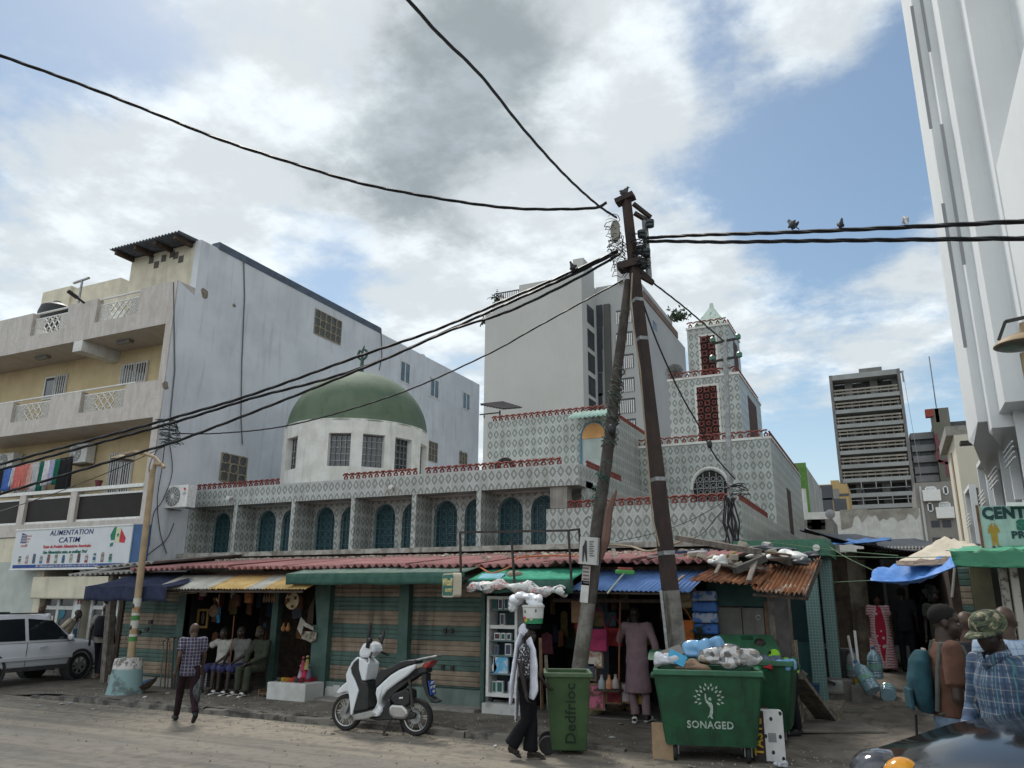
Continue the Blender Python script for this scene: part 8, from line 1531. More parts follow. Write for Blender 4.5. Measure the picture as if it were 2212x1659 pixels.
Yb = p.y+.1; bottle(1872, 1468, Yb-.1, R(-35), R(-20), 'large blue tinted water bottle tipped over the broken block', .95); bottle(1918, 1495, Yb+.3, R(-70), R(60), 'large blue water bottle lying on the alley ground', .9); bottle(1890, 1440, Yb+1.2, 0, 0, 'upright pale water bottle behind the white pipes', .9); bottle(1843, 1440, Yb+.6, R(10), 0, 'pale greyish water bottle between the white pipes', .8, mat('grey_bottle', (.25, .27, .28), None, 5, .2)); bottle(1858, 1482, Yb, R(-10), 0, 'amber oil bottle beside the tipped blue bottle', .62, mat('amber_bottle', (.42, .22, .02), None, 5, .2))
for k, (a, b, w) in enumerate((((1832, 1373), (1846, 1432), .035), ((1846, 1362), (1856, 1450), .045))): MB().bar(oy(*a, Yb+.5), oy(*b, Yb+.45)+V((0, 0, -.25)), w, w*.8).solo('white_pipe', METW, ['shorter white plastic profile leaning by the board wall', 'taller white plastic profile leaning by the board wall'][k], 'pipe')
MB().obox(oy(1775, 1483, Yb-.1)+V((.1, .15, 0)), (.55, .4, .24)).solo('plastic_container', mat('grey_crate', (.26, .26, .25), None, 5, .5), 'grey white plastic container on the concrete ledge', 'container', bevel=.05); MB().obox(oy(1742, 1490, Yb-.15), (.5, .3, .12)).solo('plastic_tub', mat('pale_tub', (.36, .37, .37), None, 5, .4), 'low pale plastic tub at the ledge end', 'tub', bevel=.04); MB().bar(oy(1765, 1462, Yb-.2), oy(1805, 1478, Yb-.2), .05).solo('black_stick', BLACK, 'short black rod lying across the grey container', 'rod')
q = oy(1805, 1435, Yb+.7); MB().box(q.x-.28, q.x+.3, q.y, q.y+.4, gz(q.x, q.y), q.z+.28).solo('black_crate', mat('black_crate', (.014, .014, .014), (.03, .03, .03), 9, .6), 'black plastic crate standing at the foot of the mosaic pillar', 'crate', bevel=.03)
q = oy(1757, 1420, YP+.2); MB().lathe([(.13, .33), (.15, .34), (.20, .62), (.21, .63), (.19, .62)], (q.x-.1, q.y-.4, 0), 18).solo('blue_bucket', mat('bucket_blue', (.02, .07, .16), None, 4, .4), 'dark blue plastic bucket on the tiled step', 'bucket', smooth=True)
q = oy(1700, 1412, SF+.4); MB().box(q.x-.13, q.x+.14, q.y-.1, q.y+.3, .1, q.z+.2).solo('patterned_box', mat('patterned_tile', (.26, .22, .17)), 'tall patterned box between the shack and the tiled step', 'box'); MB().bar(on(1785, 1560)+V((0, 0, .06)), oy(1715, 1462, SF-.2), .32, .06).solo('leaning_board', WOOD, 'long grey board propped aslant at the shack corner', 'board'); MB().bar(oy(1722, 1476, SF), oy(1738, 1452, SF), .12, .1).solo('timber_offcut', WOOD, 'short timber offcut at the top of the propped board', 'timber')
p = on(1800, 1575); MB().obox((p.x, p.y, p.z+.03), (1.3, .8, .05), (R(2), R(1), .5)).solo('concrete_slab', mat('slab_grey', (.17, .15, .13), (.11, .1, .085), 3, .95, bump=.4), 'flat concrete cover slab set in the alley entrance', 'slab', bevel=.02); p = on(1790, 1540); MB().obox((p.x, p.y+.25, p.z+.04), (1.4, .6, .05), (R(2), 0, .45)).solo('concrete_slab', mat('slab_grey', (.17, .15, .13)), 'second concrete slab behind the flat cover slab', 'slab', bevel=.02)
# litter
gr = MB(); r2 = random.Random(5)
for k in range(1500):
 X = r2.uniform(-16.5, 2.5); Y = r2.choice((11.0-abs(r2.gauss(0, .35)), 11.35+abs(r2.gauss(0, .6)), r2.uniform(8, 13))); s_ = r2.uniform(.006, .02); z = gz(X, Y)+.004; a = r2.uniform(0, 3)
 gr.add([(X+s_*cos(a), Y+s_*sin(a), z), (X-s_*sin(a), Y+s_*cos(a), z), (X-s_*cos(a), Y-s_*sin(a), z), (X+s_*sin(a), Y-s_*cos(a), z), (X, Y, z+s_*1.1)], [(0, 1, 4), (1, 2, 4), (2, 3, 4), (3, 0, 4)])
tag(gr.build('gravel', mat('grit', (.34, .30, .24), (.16, .14, .115), 9, .95)), 'loose grit and small stones scattered along the kerb and road edge', 'gravel', kind='stuff')
r2 = random.Random(77)
for k in range(34):
 X = r2.uniform(-15, 2.2); Y = r2.choice((r2.uniform(10.4, 11.05), r2.uniform(11.4, 13), r2.uniform(9.3, 10.9))); c_ = r2.choice(((.5, .5, .48), (.35, .3, .22), (.3, .32, .34), (.1, .09, .08), (.45, .4, .3)))
 s_ = r2.uniform(.02, .055); MB().obox((X, Y, gz(X, Y)+.018), (s_*2, s_*1.3, .012), (r2.uniform(-.3, .3), r2.uniform(-.3, .3), r2.uniform(0, 3))).solo('litter_scrap', cl('lit%d' % int(c_[0]*100), c_), 'small scrap of litter lying on the street or pavement', 'litter', 'litter scraps on the ground')
# ------------------------------------------------------------------ black car placed with its nose to the street
def world_off(loc, rz, s): c, n = cos(rz), sin(rz); return V((loc[0]*c-loc[1]*n, loc[0]*n+loc[1]*c, loc[2]))*s
# ------------------------------------------------------------------ people
def cap(mb, a, b, ra, rb, n=12):
 a, b = V(a), V(b); mb.tube([a, b], [ra, rb], n); mb.ell(a, (ra, ra, ra), nu=n, nv=8); mb.ell(b, (rb, rb, rb), nu=n, nv=8)
def tors(mb, secs, ax, n=18):
 vs = []
 for c, rx, ry in secs:
  c = V(c); u = V(ax); w = V((-u.y, u.x, 0)); vs += [c+u*(rx*cos(2*pi*k/n))+w*(ry*sin(2*pi*k/n)) for k in range(n)]
 L = len(secs); mb.add(vs, [(i*n+k, i*n+(k+1) % n, (i+1)*n+(k+1) % n, (i+1)*n+k) for i in range(L-1) for k in range(n)]+[tuple(range(n))[::-1], tuple((L-1)*n+k for k in range(n))])
def skinned(mb, name, m_, parent, vox=.013, it=4, cloth=0):
 o = mb.build(name, m_, parent, smooth=True); r_ = o.modifiers.new('Remesh', 'REMESH'); r_.mode = 'VOXEL'; r_.voxel_size = vox; r_.use_smooth_shade = True
 s = o.modifiers.new('Smooth', 'SMOOTH'); s.factor = .5; s.iterations = it
 if cloth:
  tx = bpy.data.textures.get('folds') or bpy.data.textures.new('folds', 'CLOUDS'); tx.noise_scale = .13; d = o.modifiers.new('Folds', 'DISPLACE'); d.texture = tx; d.strength = cloth; d.mid_level = .5; d.texture_coords = 'LOCAL'
 return o
DEF = dict(pel=(0, 0, .95), chest=(0, .0, 1.30), neck=(0, 0, 1.49), head=(0, .025, 1.612), ls=(-.19, 0, 1.425), rs=(.19, 0, 1.425), le=(-.235, -.03, 1.14), re=(.235, -.03, 1.14), lw=(-.245, .05, .89), rw=(.245, .05, .89),
           lh=(-.09, 0, .92), rh=(.09, 0, .92), lk=(-.10, .02, .50), rk=(.10, .02, .50), la=(-.10, -.03, .09), ra=(.10, -.03, .09), lt=(-.12, .14, .035), rt=(.12, .14, .035))
def hand(mb, w, d, side, r=1.0):
 "palm, four curled fingers and a thumb off the side"
 w = V(w); d = V(d).normalized(); s = d.cross(V((0, 1, 0)) if abs(d.y) < .9 else V((1, 0, 0))).normalized(); f = s.cross(d).normalized()*(1 if True else 1)
 mb.ell(w+d*.045, (.03, .03, .045)); pc = w+d*.05
 for k, L in enumerate((.068, .08, .074, .058)):
  o = w+d*.08+s*(-.027+.018*k); m1 = o+d*L*.55+f*.012; cap(mb, o, m1, .0105, .0095, 6); cap(mb, m1, m1+d*L*.35+f*.028, .0095, .008, 6)
 t0 = w+d*.03+f*.02-s*.02; cap(mb, t0, t0+d*.03+f*.03-s*.025, .012, .01, 6); cap(mb, t0+d*.03+f*.03-s*.025, t0+d*.06+f*.035-s*.025, .01, .008, 6)
def person(label, loc, th, h, wear, J={}, sk=SK1, yaw=0, hair=None, vox=.013, fat=1.0, female=False, nod=0):
 t = T('person', label, 'person'); W[t] = V((0, 0, 0)); D = {k: V(v) for k, v in {**DEF, **J}.items()}; ax = (D['rs']-D['ls']); ax.z = 0; ax.normalize(); hx = (D['rh']-D['lh']); hx.z = 0; hx.normalize()
 b = MB(); hd = D['head']; Rm = Euler((nod, 0, yaw)).to_matrix()
 def he(off, r, rot=(0, 0, 0)): b.ell(hd+Rm@V(off), r, Euler(rot).to_matrix().to_euler() if not yaw else (Rm@Euler(rot).to_matrix()).to_euler(), 14, 10)
 he((0, -.012, .035), (.076, .095, .085)); he((0, .022, -.045), (.062, .072, .078)); he((0, .058, -.088), (.036, .03, .028)); he((0, .09, -.03), (.017, .022, .03)); he((0, .082, -.066), (.028, .016, .014)); he((0, .075, .02), (.055, .02, .016))
 for s in (-1, 1): he((s*.077, -.005, -.015), (.010, .018, .03)); he((s*.036, .054, -.04), (.026, .022, .024))
 cap(b, D['neck']+V((0, 0, -.06)), hd+Rm@V((0, -.02, -.07)), .066*fat**.5, .06)
 ch = D['chest']; pel = D['pel']; nk = D['neck']
 tors(b, [(pel-V((0, 0, .06)), .15*fat, .10*fat), (pel+V((0, 0, .06)), .145*fat, .10*fat), (pel.lerp(ch, .55), .135*fat, .095*fat), (ch, .16*fat, .105*fat), (ch.lerp(nk, .55), .15, .085), (nk-V((0, 0, .02)), .07, .06)], ax)
 for s, q in (('l', -1), ('r', 1)):
  cap(b, D[s+'s'], D[s+'e'], .05, .04); cap(b, D[s+'e'], D[s+'w'], .04, .027); hand(b, D[s+'w'], D[s+'w']-D[s+'e'], q)
  cap(b, D[s+'h'], D[s+'k'], .078, .055); cap(b, D[s+'k'], D[s+'a'], .052, .036); cap(b, D[s+'a'], D[s+'t'], .038, .03); cap(b, D[s+'a']+V((0, -.02, -.04)), D[s+'t'], .032, .026)
 skinned(b, 'body', sk, t, vox, 5)
 for s in (-1, 1): MB().ell(hd+Rm@V((s*.032, .078, -.012)), (.012, .009, .007), (0, 0, yaw), 8, 6).build('eye', mat('eye_white', (.22, .2, .18), None, 3, .3), t, smooth=True)
 if hair: m2 = MB(); m2.ell(hd+Rm@V((0, -.02, .045)), (.082*hair[1], .098*hair[1], .085*hair[1]), (0, 0, yaw), 16, 10); m2.build('hair', hair[0], t, smooth=True)
 for w in wear:
  k, m_ = w[0], w[1]; o = MB(); c_ = .012
  if k in ('shirt', 'robe'):
   sl = w[2]; hem = w[3] if len(w) > 3 else -.12
   secs = [(nk-V((0, 0, .015)), .085, .075), (ch.lerp(nk, .62), .165, .10), (ch, .185*fat, .13*fat), (pel.lerp(ch, .5), .168*fat, .122*fat), (pel+V((0, 0, .04)), .175*fat, .128*fat)]
   if k == 'robe':
    fl = w[4] if len(w) > 4 else 1.0; kc = (D['lk']+D['rk'])/2; secs += [(pel.lerp(kc, .5), .20*fat*fl, .15*fat*fl), (V((kc.x, kc.y, hem+.1)), .225*fat*fl, .18*fat*fl), (V((kc.x, kc.y, hem)), .23*fat*fl, .185*fat*fl)]
   else: secs += [(pel+V((0, 0, hem)), .178*fat, .132*fat)]
   tors(o, secs, ax)
   for s in 'lr':
    S_, E_, Wr = D[s+'s'], D[s+'e'], D[s+'w']; cap(o, S_-V((0, 0, .01)), ch.lerp(nk, .5), .068, .08)
    if sl == 'long': cap(o, S_, E_, .07, .062); o.tube([E_, E_.lerp(Wr, .93)], [.062, .05 if k == 'shirt' else .062], 12); o.ell(E_, (.062, .062, .062))
    elif sl: cap(o, S_, S_.lerp(E_, sl*.85), .072, .07); o.tube([S_.lerp(E_, sl*.8), S_.lerp(E_, sl)], [.071, .074], 12)
  if k in ('trousers', 'shorts'):
   tors(o, [(pel+V((0, 0, .09)), .155*fat, .115*fat), (pel, .17*fat, .125*fat), (pel-V((0, 0, .1)), .15*fat, .115*fat)], hx); fl = w[2] if len(w) > 2 else 1.0
   for s in 'lr':
    H_, K_, A_ = D[s+'h'], D[s+'k'], D[s+'a']; cap(o, H_, K_, .095*fat, .072)
    if k == 'trousers': e = K_.lerp(A_, .97); o.ell(K_, (.072, .072, .072)); o.tube([K_, K_.lerp(A_, .5), e], [.072, .065*(1+fl)/2, .06*fl], 14)
    else: e = K_.lerp(A_, .06); o.tube([H_.lerp(K_, .6), e], [.088, .088], 14)
  if k in ('shoes', 'sandals'):
   for s in 'lr':
    A_, T_ = D[s+'a'], D[s+'t']; q = MB(); dn = V((0, 0, -.012)); f = (T_-A_); f.z = 0
    if k == 'shoes': cap(q, A_+V((0, 0, -.035))-f*.12, T_+f*.05, .047, .04); q.ell(A_+V((0, 0, -.01)), (.048, .055, .05)); skinned(q, 'shoe', m_, t, .014, 2)
    else: q.tube([A_+V((0, 0, -.07))-f*.25, A_.lerp(T_, .5)+V((0, 0, -.03)), T_+V((0, 0, -.022))+f*.3], [.035, .045, .035], 10, sq=(1, .35)); q.ell(A_.lerp(T_, .66)+V((0, 0, .005)), (.05, .045, .03), (0, 0, atan2(f.y, f.x))); q.build('sandal', m_, t, smooth=True)
   continue
  if o.v: skinned(o, w[-1] if isinstance(w[-1], str) and w[-1] not in ('long',) else k, m_, t, vox, 4, .018)
 put(t, loc, th, h/1.75); return t, D
STRIDE = dict(lh=(-.09, .02, .92), rh=(.09, -.02, .92), lk=(-.09, .22, .54), la=(-.09, .34, .09), lt=(-.10, .50, .05), rk=(.09, -.10, .50), ra=(.09, -.42, .20), rt=(.09, -.30, .06), le=(-.235, -.13, 1.16), lw=(-.24, -.10, .90), re=(.235, .03, 1.14), rw=(.245, .14, .91))
PLD = plaid('plaid_purple', (.03, .018, .04), [('x', .12, 0, .2, (.14, .14, .19), .7), ('z', .12, .2, .2, (.14, .14, .19), .7), ('x', .12, .5, .05, (.38, .4, .45), .8), ('z', .12, .7, .05, (.38, .4, .45), .8)])
a = oz(398, 1562, 0); HM = oy(412, 1347, a.y).z
P1, D1_ = person('man in a purple and white checked shirt striding across the road with a black bag', (a.x, a.y, .0), R(58), HM/.985, [('shirt', PLD, .62, -.14), ('trousers', cl('maroon', (.022, .010, .014)), .95), ('shoes', cl('shoe_black', (.015, .015, .018), None, .4))], {**STRIDE, 'lw': (-.26, -.08, .91)}, SK2, yaw=R(25))
for s in (-.03,): MB().ring((.0, .0, 0), .001, .001).v
MB().ring((-.035, .122, 1.635), .024, .004, 'y', 10, 4).ring((.035, .122, 1.635), .024, .004, 'y', 10, 4).build('glasses', METG, P1)
bg_ = oy(428, 1500, a.y-.15); crumple('carrier_bag', 428, 1492, a.y-.12, (.09, .07, .17), mat('black_bag', (.016, .016, .018), (.06, .065, .07), 7, .35), 'shiny black carrier bag held by the man in the checked shirt', 'bag', 51, 1.0)
# woman carrying a bucket on her head
wf = oz(1143, 1641, 0); WH_ = 1.66
SKIRT = cl('black_trousers', (.008, .008, .010)); DOT = mat('dotted_blouse', (.55, .55, .56), (.03, .03, .035), 34, .8, lo=.40, hi=.46)
P2, D2_ = person('woman in black with a long white scarf balancing a bucket on her head', (wf.x-.03, wf.y, 0), R(-78), WH_/.985, [('shirt', DOT, .55, .10), ('trousers', SKIRT, 1.75), ('sandals', cl('sandal_dark', (.04, .035, .03)))],
 {'lk': (-.06, .06, .52), 'la': (-.06, .03, .09), 'lt': (-.07, .19, .035), 'rk': (.06, .0, .50), 'ra': (.06, -.21, .17), 'rt': (.06, -.10, .05), 'le': (-.24, .02, 1.15), 'lw': (-.25, .20, .95), 're': (.23, -.03, 1.14), 'rw': (.23, .03, .87)}, SK3, female=True)
v = MB(); tors(v, [((0, 0, 1.08), .175, .125), ((0, 0, 1.0), .165, .125), ((0, 0, .9), .18, .135)], (1, 0, 0)); skinned(v, 'black_top', SKIRT, P2)
WSC = mat('white_scarf', (.60, .60, .66), (.50, .50, .56), 9, .9, bump=.3)
sc_ = MB(); sc_.ell((0, -.025, 1.665), (.088, .105, .095), nu=16, nv=10)
for x_, sw_x, ln in ((.10, .17, .55), (-.06, -.14, .80)):
 pts_ = [V((x_*.5, -.08, 1.62)), V((x_, -.12, 1.45)), V((sw_x, -.14, 1.2)), V((sw_x*1.1, -.17, 1.2-ln*.4)), V((sw_x*1.1, -.19, 1.25-ln))]; sc_.tube(pts_, [.07, .085, .085, .08, .05], 10, sq=(.35, 1.3))
sc_.tube([V((.06, .03, 1.55)), V((.13, .10, 1.38)), V((.17, .13, 1.15)), V((.18, .13, .9)), V((.18, .10, .78))], [.06, .075, .075, .08, .05], 10, sq=(.4, 1.3)); skinned(sc_, 'head_scarf', WSC, P2, .012, 3, .02)
hz2 = oy(1140, 1352, wf.y).z; bc = V((wf.x-.03, wf.y, hz2))
BK2 = T('bucket', 'white food bucket with green label balanced on the woman\'s head', 'bucket', tuple(bc)); bc = oy(1152, 1352, wf.y); MB().ring(bc+V((0, 0, -.01)), .075, .035, 'z', 16, 8).ell(bc+V((0, 0, -.0)), (.1, .1, .03)).build('head_ring', cl('ring_black', (.01, .012, .014)), BK2, smooth=True)
bk_m = mat('bucket_white', (.55, .55, .53), (.48, .47, .45), 8, .5); bm = MB().lathe([(.0, .03), (.125, .03), (.133, .10)], bc, 24, 1).lathe([(.133, .10), (.145, .24), (.155, .245), (.155, .27), (0, .28)], bc, 24, 0); bm.build('bucket_body', [bk_m, mat('bucket_green', (.02, .17, .08), (.03, .22, .1), 8, .5)], BK2, smooth=True)
for k, (dx, dz, c_) in enumerate(((-.07, .1, (.45, .06, .05)), (-.05, .07, (.45, .36, .05)), (.03, .09, (.5, .4, .3)), (-.06, .19, (.12, .16, .13)), (.08, .2, (.12, .16, .13)))): MB().ell(bc+V((dx, -sqrt(.137**2-dx*dx)-.002, dz)), (.022, .006, .024)).build('printed_fruit', mat('fruit%d' % k, c_), BK2, smooth=True)
pc_ = MB()
for dx, dz, rx_, rz_ in ((.02, .30, .14, .05), (-.06, .37, .11, .055), (-.16, .39, .10, .05), (-.25, .33, .09, .055), (-.31, .25, .06, .07), (.08, .35, .05, .05)): pc_.ell(bc+V((dx, 0, dz)), (rx_, .13, rz_), (0, .3, 0))
skinned(pc_, 'white_plastic_cover', mat('thin_white_film', (.66, .67, .69), (.56, .58, .62), 8, .4), BK2, .014, 2, .09)
# robed man
MAU = cl('mauve_robe', (.21, .145, .16), (.17, .115, .13)); rb_ = V((-3.98, 13.15, .11))
person('tall man in a mauve robe and white sandals looking into the bag stall', rb_, R(8), 1.82, [('robe', MAU, 'long', .42, .92), ('trousers', MAU, 1.1), ('sandals', cl('white_sandal', (.62, .61, .58)))], {'le': (-.30, .12, 1.2), 'lw': (-.16, .16, 1.47), 're': (.30, -.05, 1.15), 'rw': (.30, .04, .90), 'ra': (.13, -.05, .09), 'rt': (.20, .1, .035), 'lt': (-.05, -.17, .035), 'la': (-.05, -.02, .09), 'head': (-.03, .10, 1.60), 'neck': (0, .04, 1.49)}, SK3)
# seated men
SEAT = dict(pel=(0, -.02, .52), chest=(0, -.06, .88), neck=(0, -.02, 1.07), head=(0, .03, 1.20), ls=(-.18, -.03, 1.0), rs=(.18, -.03, 1.0), le=(-.24, .10, .76), re=(.24, .10, .76), lw=(-.12, .32, .60), rw=(.12, .32, .60), lh=(-.10, .0, .50), rh=(.10, .0, .50), lk=(-.13, .40, .50), rk=(.13, .40, .50), la=(-.13, .42, .09), ra=(.13, .40, .09), lt=(-.15, .58, .035), rt=(.15, .56, .035))
BLS = cl('blue_shorts', (.05, .055, .14))
def at_(px): return V((oy(px, 1440, 12.98).x, 13.12, .1))
person('seated man in a white T-shirt and blue shorts reaching to one side', at_(468), R(186), 1.72, [('shirt', cl('white_tee', (.38, .37, .34)), .55, -.03), ('shorts', BLS), ('sandals', RUBBER)], {**SEAT, 're': (.42, .05, .86), 'rw': (.60, .18, .74)}, SK1, nod=R(12), hair=(cl('hair', (.012, .011, .01)), .99)); person('seated man in a grey T-shirt between his two neighbours', at_(506), R(180), 1.76, [('shirt', cl('grey_tee', (.15, .145, .14)), .6, -.03), ('shorts', BLS), ('sandals', cl('white_sandal', (.62, .61, .58)))], SEAT, SK3); person('seated man in dark olive clothes in the shade by the post', at_(549), R(176), 1.76, [('shirt', cl('olive', (.045, .05, .035)), 'long', -.03), ('trousers', cl('olive', (.045, .05, .035)), 1.1), ('sandals', cl('white_sandal', (.62, .61, .58)))], {**SEAT, 'lw': (-.02, .28, .62), 'rw': (.05, .3, .62)}, SK3)
MB().box(at_(445).x-.1, at_(445).x+.14, 12.9, 12.98, .2, .62).solo('checked_cloth', plaid('check_bw', (.30, .30, .32), [('x', .05, 0, .4, (.04, .04, .06), .8), ('z', .05, 0, .4, (.04, .04, .06), .8)]), 'black and white checked cloth draped over the bench end', 'cloth')
# people by the grocery
BPK = cl('black_backpack', (.02, .02, .028)); p = V((oz(205, 1466, .03).x+.05, oz(205, 1466, .03).y, .03))
t, _ = person('man with a dark backpack and grey sleeves walking towards the grocery', p, R(38), 1.80, [('shirt', cl('stone_tee', (.24, .22, .2)), .6, -.12), ('trousers', cl('ink_trousers', (.013, .014, .02)), 1.0), ('shoes', cl('worn_trainer', (.17, .13, .10), (.08, .05, .04)))], {**STRIDE, 'ra': (.08, -.18, .12), 'rt': (.09, -.04, .04)}, SK3)
bp_ = MB(); tors(bp_, [((0, -.20, 1.47), .10, .06), ((0, -.22, 1.38), .155, .10), ((0, -.23, 1.2), .165, .115), ((0, -.22, 1.02), .15, .10), ((0, -.2, .98), .12, .06)], (1, 0, 0)); skinned(bp_, 'backpack', BPK, t)
person('man in a white shirt standing behind the white car', (oy(82, 1380, 14.7).x, 14.7, .02), R(200), 1.80, [('shirt', cl('white_shirt', (.5, .52, .54)), .6, -.12), ('trousers', cl('ink_trousers', (.013, .014, .02)))], {}, SK2, yaw=R(-20)); person('person in a beige robe leaning forward at the grocery door', (oy(134, 1400, 14.75).x, 14.75, .02), R(-60), 1.72, [('robe', cl('beige_robe', (.40, .34, .26)), 'long', .25, 1.0), ('sandals', WOODD)], {'chest': (0, .12, 1.28), 'neck': (0, .22, 1.44), 'head': (0, .30, 1.55), 'ls': (-.19, .18, 1.38), 'rs': (.19, .18, 1.38)}, SK3)
# alley people
def pinkdress():
 m, g, b = newmat('pink_patterned_dress'); x = g.sep(g.coord()); ax_ = g.m('ABSOLUTE', x[0]); w = g.m('ADD', .055, g.m('MULTIPLY', g.m('SINE', g.m('MULTIPLY', g.m('SUBTRACT', x[2], .45), 3.3)), .06)); w = g.m('MAXIMUM', w, .0)
 st = g.step(g.m('FRACT', g.m('ADD', g.m('MULTIPLY', x[2], 17.), g.m('MULTIPLY', g.noise(g.coord(), 9, 3), 1.6))), .35, .5); col = g.mix(st, (.46, .13, .17), (.62, .48, .48)); inn = g.step(g.m('SUBTRACT', ax_, w), .01, -.01)
 v = g.n('ShaderNodeTexVoronoi'); g.link(g.coord(), v.inputs['Vector']); v.inputs['Scale'].default_value = 7; dot = g.step(v.outputs['Distance'], .28, .2); col = g.mix(inn, col, g.mix(dot, (.42, .012, .045), (.6, .45, .45))); col = g.mix(g.step(g.m('ABSOLUTE', g.m('SUBTRACT', ax_, g.m('ADD', w, .02))), .014, .006), col, (.58, .46, .46)); g.link(col, b.inputs['Base Color']); b.inputs['Roughness'].default_value = .85; return m
pw_ = on(1912, 1450); hp_ = oy(1903, 1284, pw_.y).z-pw_.z
person('woman in a long pink and white patterned dress facing the street', pw_, R(184), hp_/.99, [('robe', pinkdress(), .55, .07, 1.02), ('sandals', RUBBER)], {}, SK2, hair=(cl('hair', (.012, .011, .01)), 1.04), fat=1.25, female=True); pd = on(1884, 1432); person('person in dark clothes standing with back turned beside the pink dressed woman', pd, R(60), (oy(1877, 1300, pd.y).z-pd.z), [('shirt', cl('navy_top', (.014, .016, .03)), .6, -.1), ('robe', cl('ink_skirt', (.010, .011, .016)), None, .06, .75, 'skirt')], {}, SK3, hair=(cl('hair', (.012, .011, .01)), 1.15))
person('dim figure of a shopkeeper deep under the blue tarp', (oy(1992, 1300, 20.5).x, 20.5, .52), R(190), 1.72, [('shirt', cl('navy_top', (.014, .016, .03)), 'long'), ('trousers', cl('ink_trousers', (.013, .014, .02)))], {}, SK3)
for px, Y, h_, c_, lab in ((1955, 19.0, 1.7, 'charcoal_tee', 'dim figure standing behind the pink dressed woman under the blue tarp'), (2030, 17.5, 1.75, 'olive', 'dim figure in olive under the corner of the blue tarp'), (2078, 12.4, 1.7, 'ink_skirt', 'dim figure by the slatted door under the green tarp'), (2195, 12.0, 1.72, 'navy_top', 'dim figure between the peeling white posts')): person(lab, (oy(px, 1350, Y).x, Y, gz(oy(px, 1350, Y).x, Y)), R(px*7 % 360), h_, [('shirt', _cache['cloth_'+c_] if 'cloth_'+c_ in _cache else cl(c_, (.02, .02, .025)), .6), ('trousers', cl('ink_trousers', (.013, .014, .02)))], {}, SK3, hair=(cl('hair', (.012, .011, .01)), 1.04), vox=.016)
# near group
def grp(px, py, Y): p = oy(px, py, Y); return V((p.x, Y, .0)), p.z
l0, z0 = grp(2030, 1309, 7.6); BRN = cl('brown_tee', (.105, .052, .036), (.08, .04, .028)); JEAN = mat('jeans', (.16, .22, .29), (.07, .10, .15), 4, .9, bump=.2, bs=80)
t, _ = person('man in a brown T-shirt and jeans with a teal backpack seen from behind', l0, R(-80), z0/.985, [('shirt', BRN, .75, .03), ('trousers', JEAN, 1.05), ('shoes', RUBBER)], {'re': (.26, -.02, 1.12), 'rw': (.22, .14, .95), 'le': (-.25, .0, 1.13), 'lw': (-.2, .17, 1.0)}, SK1, yaw=R(-15), vox=.011, fat=1.08, hair=(cl('hair', (.012, .011, .01)), .985))
bp_ = MB(); tors(bp_, [((0, -.16, 1.42), .08, .04), ((0, -.18, 1.35), .135, .07), ((0, -.195, 1.22), .15, .085), ((0, -.195, 1.08), .15, .08), ((0, -.17, 1.0), .12, .05)], (1, 0, 0)); skinned(bp_, 'backpack', cl('teal_backpack', (.022, .07, .085), (.015, .045, .06)), t, .012, 4, .02)
MB().box(-.11, .11, -.29, -.265, 1.02, 1.16).build('backpack_pocket', cl('teal_backpack', (.022, .07, .085)), t, bevel=.012)
for s in (-1, 1): MB().tube([(s*.12, -.13, 1.02), (s*.15, -.10, 1.3), (s*.13, -.06, 1.47), (s*.13, .08, 1.45), (s*.14, .13, 1.28), (s*.15, .06, 1.05), (s*.13, -.12, 1.0)], .012, 6, sq=(1.3, .6)).build('backpack_strap', cl('strap_grey', (.11, .12, .11)), t, smooth=True)
MB().tube([(-.1, -.23, .97), (-.11, -.24, .8), (-.1, -.23, .68)], .009, 5).build('dangling_strap', RUBBER, t); MB().box(-.05, .05, -.152, -.140, 1.40, 1.43).build('printed_back', cl('faded_print', (.4, .32, .28)), t)
BPL = plaid('plaid_blue', (.05, .085, .15), [('a', .055, 0, .22, (.02, .035, .07), .8), ('a', .055, .5, .1, (.34, .32, .27), .75), ('z', .075, 0, .25, (.025, .05, .09), .7), ('z', .075, .5, .08, (.28, .28, .27), .6), ('a', .11, .25, .07, (.12, .3, .34), .7)])
l0, z0 = grp(2128, 1330, 6.9); l0 += V((.05, 0, 0))
t, _ = person('man in a camouflage cap and blue checked shirt near the black car', l0, R(128), z0/.985, [('shirt', BPL, 'long', -.14), ('trousers', cl('ink_trousers', (.013, .014, .02))), ('shoes', RUBBER)], {'head': (0, .05, 1.62), 'le': (-.29, .02, 1.14), 'lw': (-.25, .16, .92), 're': (.27, .0, 1.14), 'rw': (.22, .16, .93)}, SK3, yaw=R(10), vox=.011, fat=1.08, nod=R(-12))
def camo():
 m, g, b = newmat('camouflage'); n = g.noise(g.coord(), 13, 3, .5, 1.2); n2 = g.noise(g.vm('ADD', g.coord(), (4., 2., 1.)), 17, 3, .5, 1.0); col = g.ramp(n, [(.40, (.035, .042, .026)), (.44, (.07, .085, .045)), (.56, (.085, .10, .055)), (.60, (.25, .21, .135)), (.75, (.3, .26, .17))], 'CONSTANT'); g.link(g.mix(g.step(n2, .56, .6), col, (.02, .022, .016)), b.inputs['Base Color']); b.inputs['Roughness'].default_value = .9; return m
CAMO = camo(); cp_ = MB(); Rc = Euler((R(-10), 0, R(10))).to_matrix(); hc = V((0, .05, 1.62))
cp_.v = []; cp_.lathe([(.100, .0), (.108, .03), (.102, .075), (.07, .115), (.02, .128), (0, .128)], (0, 0, 0), 24, sy=1.16); cp_.v = [tuple(hc+Rc@(V(v)+V((0, -.01, .015)))) for v in cp_.v]; co = cp_.build('camouflage_cap', CAMO, t, smooth=True)
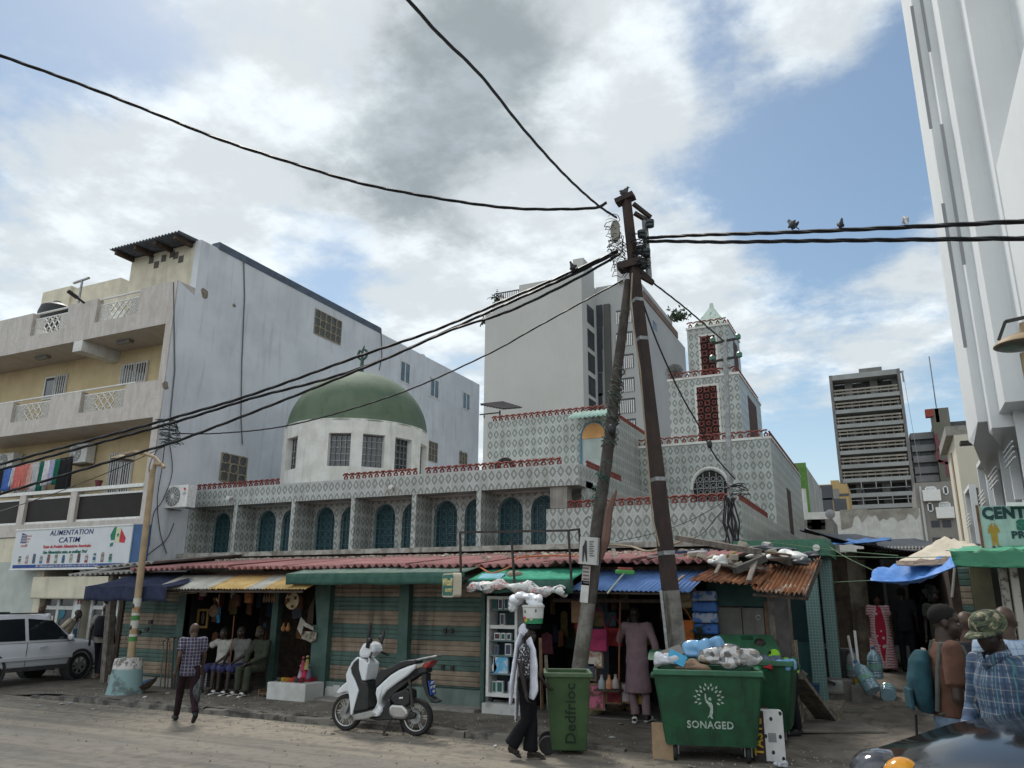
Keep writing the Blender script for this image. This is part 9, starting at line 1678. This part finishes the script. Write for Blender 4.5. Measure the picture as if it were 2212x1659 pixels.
br = MB(); G = [[hc+Rc@V((.095*cos(a)*(1+.02*j), .095+.03*j*sin(a)*1.1-.0+(.11*sin(a)-.1)*1.0, .02-.008*j*j*.35)) for a in [pi*k/14 for k in range(15)]] for j in range(4)]; br.grid(G).build('cap_peak', CAMO, co, smooth=True, solid=.008)
cb2 = MB().tube([(-.09, .0, 1.49), (-.07, .085, 1.47), (0, .125, 1.42), (.07, .085, 1.47), (.09, .0, 1.49), (0, -.08, 1.52)], .022, 6, sq=(1, 1.4)); cb2.build('collar', BPL, t, smooth=True)
l0, z0 = grp(2138, 1311, 8.6); LPL = plaid('plaid_pale', (.34, .42, .52), [('a', .06, 0, .12, (.14, .2, .32), .7), ('z', .06, 0, .12, (.16, .22, .34), .7)])
t, _ = person('bald man in a pale blue checked shirt with a dark shoulder strap', l0+V((.1, 0, 0)), R(-20), z0/.985, [('shirt', LPL, .7, -.13), ('trousers', cl('ink_trousers', (.013, .014, .02)))], {}, SK2, vox=.014, fat=1.08); MB().tube([(-.1, -.12, 1.48), (.02, -.155, 1.3), (.13, -.15, 1.12), (.2, -.1, 1.0)], .022, 6, sq=(1.3, .5)).build('shoulder_strap', BLACK, t, smooth=True)
l0, z0 = grp(2098, 1322, 8.9); t, _ = person('bald man in a charcoal shirt crossed by a white strap', l0+V((-.06, 0, 0)), R(-25), z0/.985, [('shirt', cl('charcoal_tee', (.045, .047, .05)), .7, -.13), ('trousers', cl('ink_trousers', (.013, .014, .02)))], {}, SK2, vox=.014); MB().tube([(-.19, -.06, 1.5), (-.1, -.15, 1.38), (0, -.16, 1.26), (.1, -.15, 1.12)], .010, 6, sq=(1.4, .5)).build('white_strap', WSC, t, smooth=True)
hv = V((-1.58, 13.05, gz(-1.58, 13.05))); HV, _ = person('street cleaner in dark clothes with lime bands bending behind the dumpsters', hv, R(120), 1.66, [('shirt', cl('ink_trousers', (.013, .014, .02)), 'long', .02), ('trousers', cl('ink_trousers', (.013, .014, .02))), ('shoes', RUBBER)], {'chest': (0, .22, 1.16), 'neck': (0, .36, 1.26), 'head': (0, .46, 1.32), 'ls': (-.19, .32, 1.2), 'rs': (.19, .32, 1.2), 'le': (-.22, .42, .95), 're': (.22, .42, .95), 'lw': (-.15, .5, .74), 'rw': (.15, .5, .74)}, SK3)
o = MB(); tors(o, [((0, .0, .93), .185, .14), ((0, .02, .99), .185, .14)], (1, 0, 0)); tors(o, [((0, .12, 1.10), .19, .145), ((0, .17, 1.15), .195, .145)], (1, 0, 0)); cap(o, (.19, .30, 1.2), (.2, .36, 1.08), .085, .085); cap(o, (-.19, .30, 1.2), (-.2, .36, 1.08), .085, .085); o.build('lime_band', mat('hivis_lime', (.30, .62, .03), (.22, .5, .02), 3, .7), HV, smooth=True)
# black car
sc2 = 1.26; hd2 = R(222); nose = oz(1905, 1662, 1.0); put(BK, nose-world_off((2.06, -.70, .79), hd2, sc2), hd2, sc2)
BK.location.z = 0
bpy.context.view_layer.update()
for l_, r_ in LIDS: l_.parent = r_; l_.matrix_parent_inverse = r_.matrix_world.inverted()
# ------------------------------------------------------------------ lettering becomes plain meshes
bpy.context.view_layer.update(); dg_ = bpy.context.evaluated_depsgraph_get()
for o in [o for o in COL.objects if o.type == 'FONT']:
 me = bpy.data.meshes.new_from_object(o.evaluated_get(dg_)); n = bpy.data.objects.new('lettering', me); COL.objects.link(n); n.parent = o.parent; n.matrix_local = o.matrix_local.copy(); bpy.data.objects.remove(o)
k_ = 0
for o in COL.objects:
 if o.type == 'MESH' and o.name.startswith('lettering') and o.data: o.name = 'lettering'
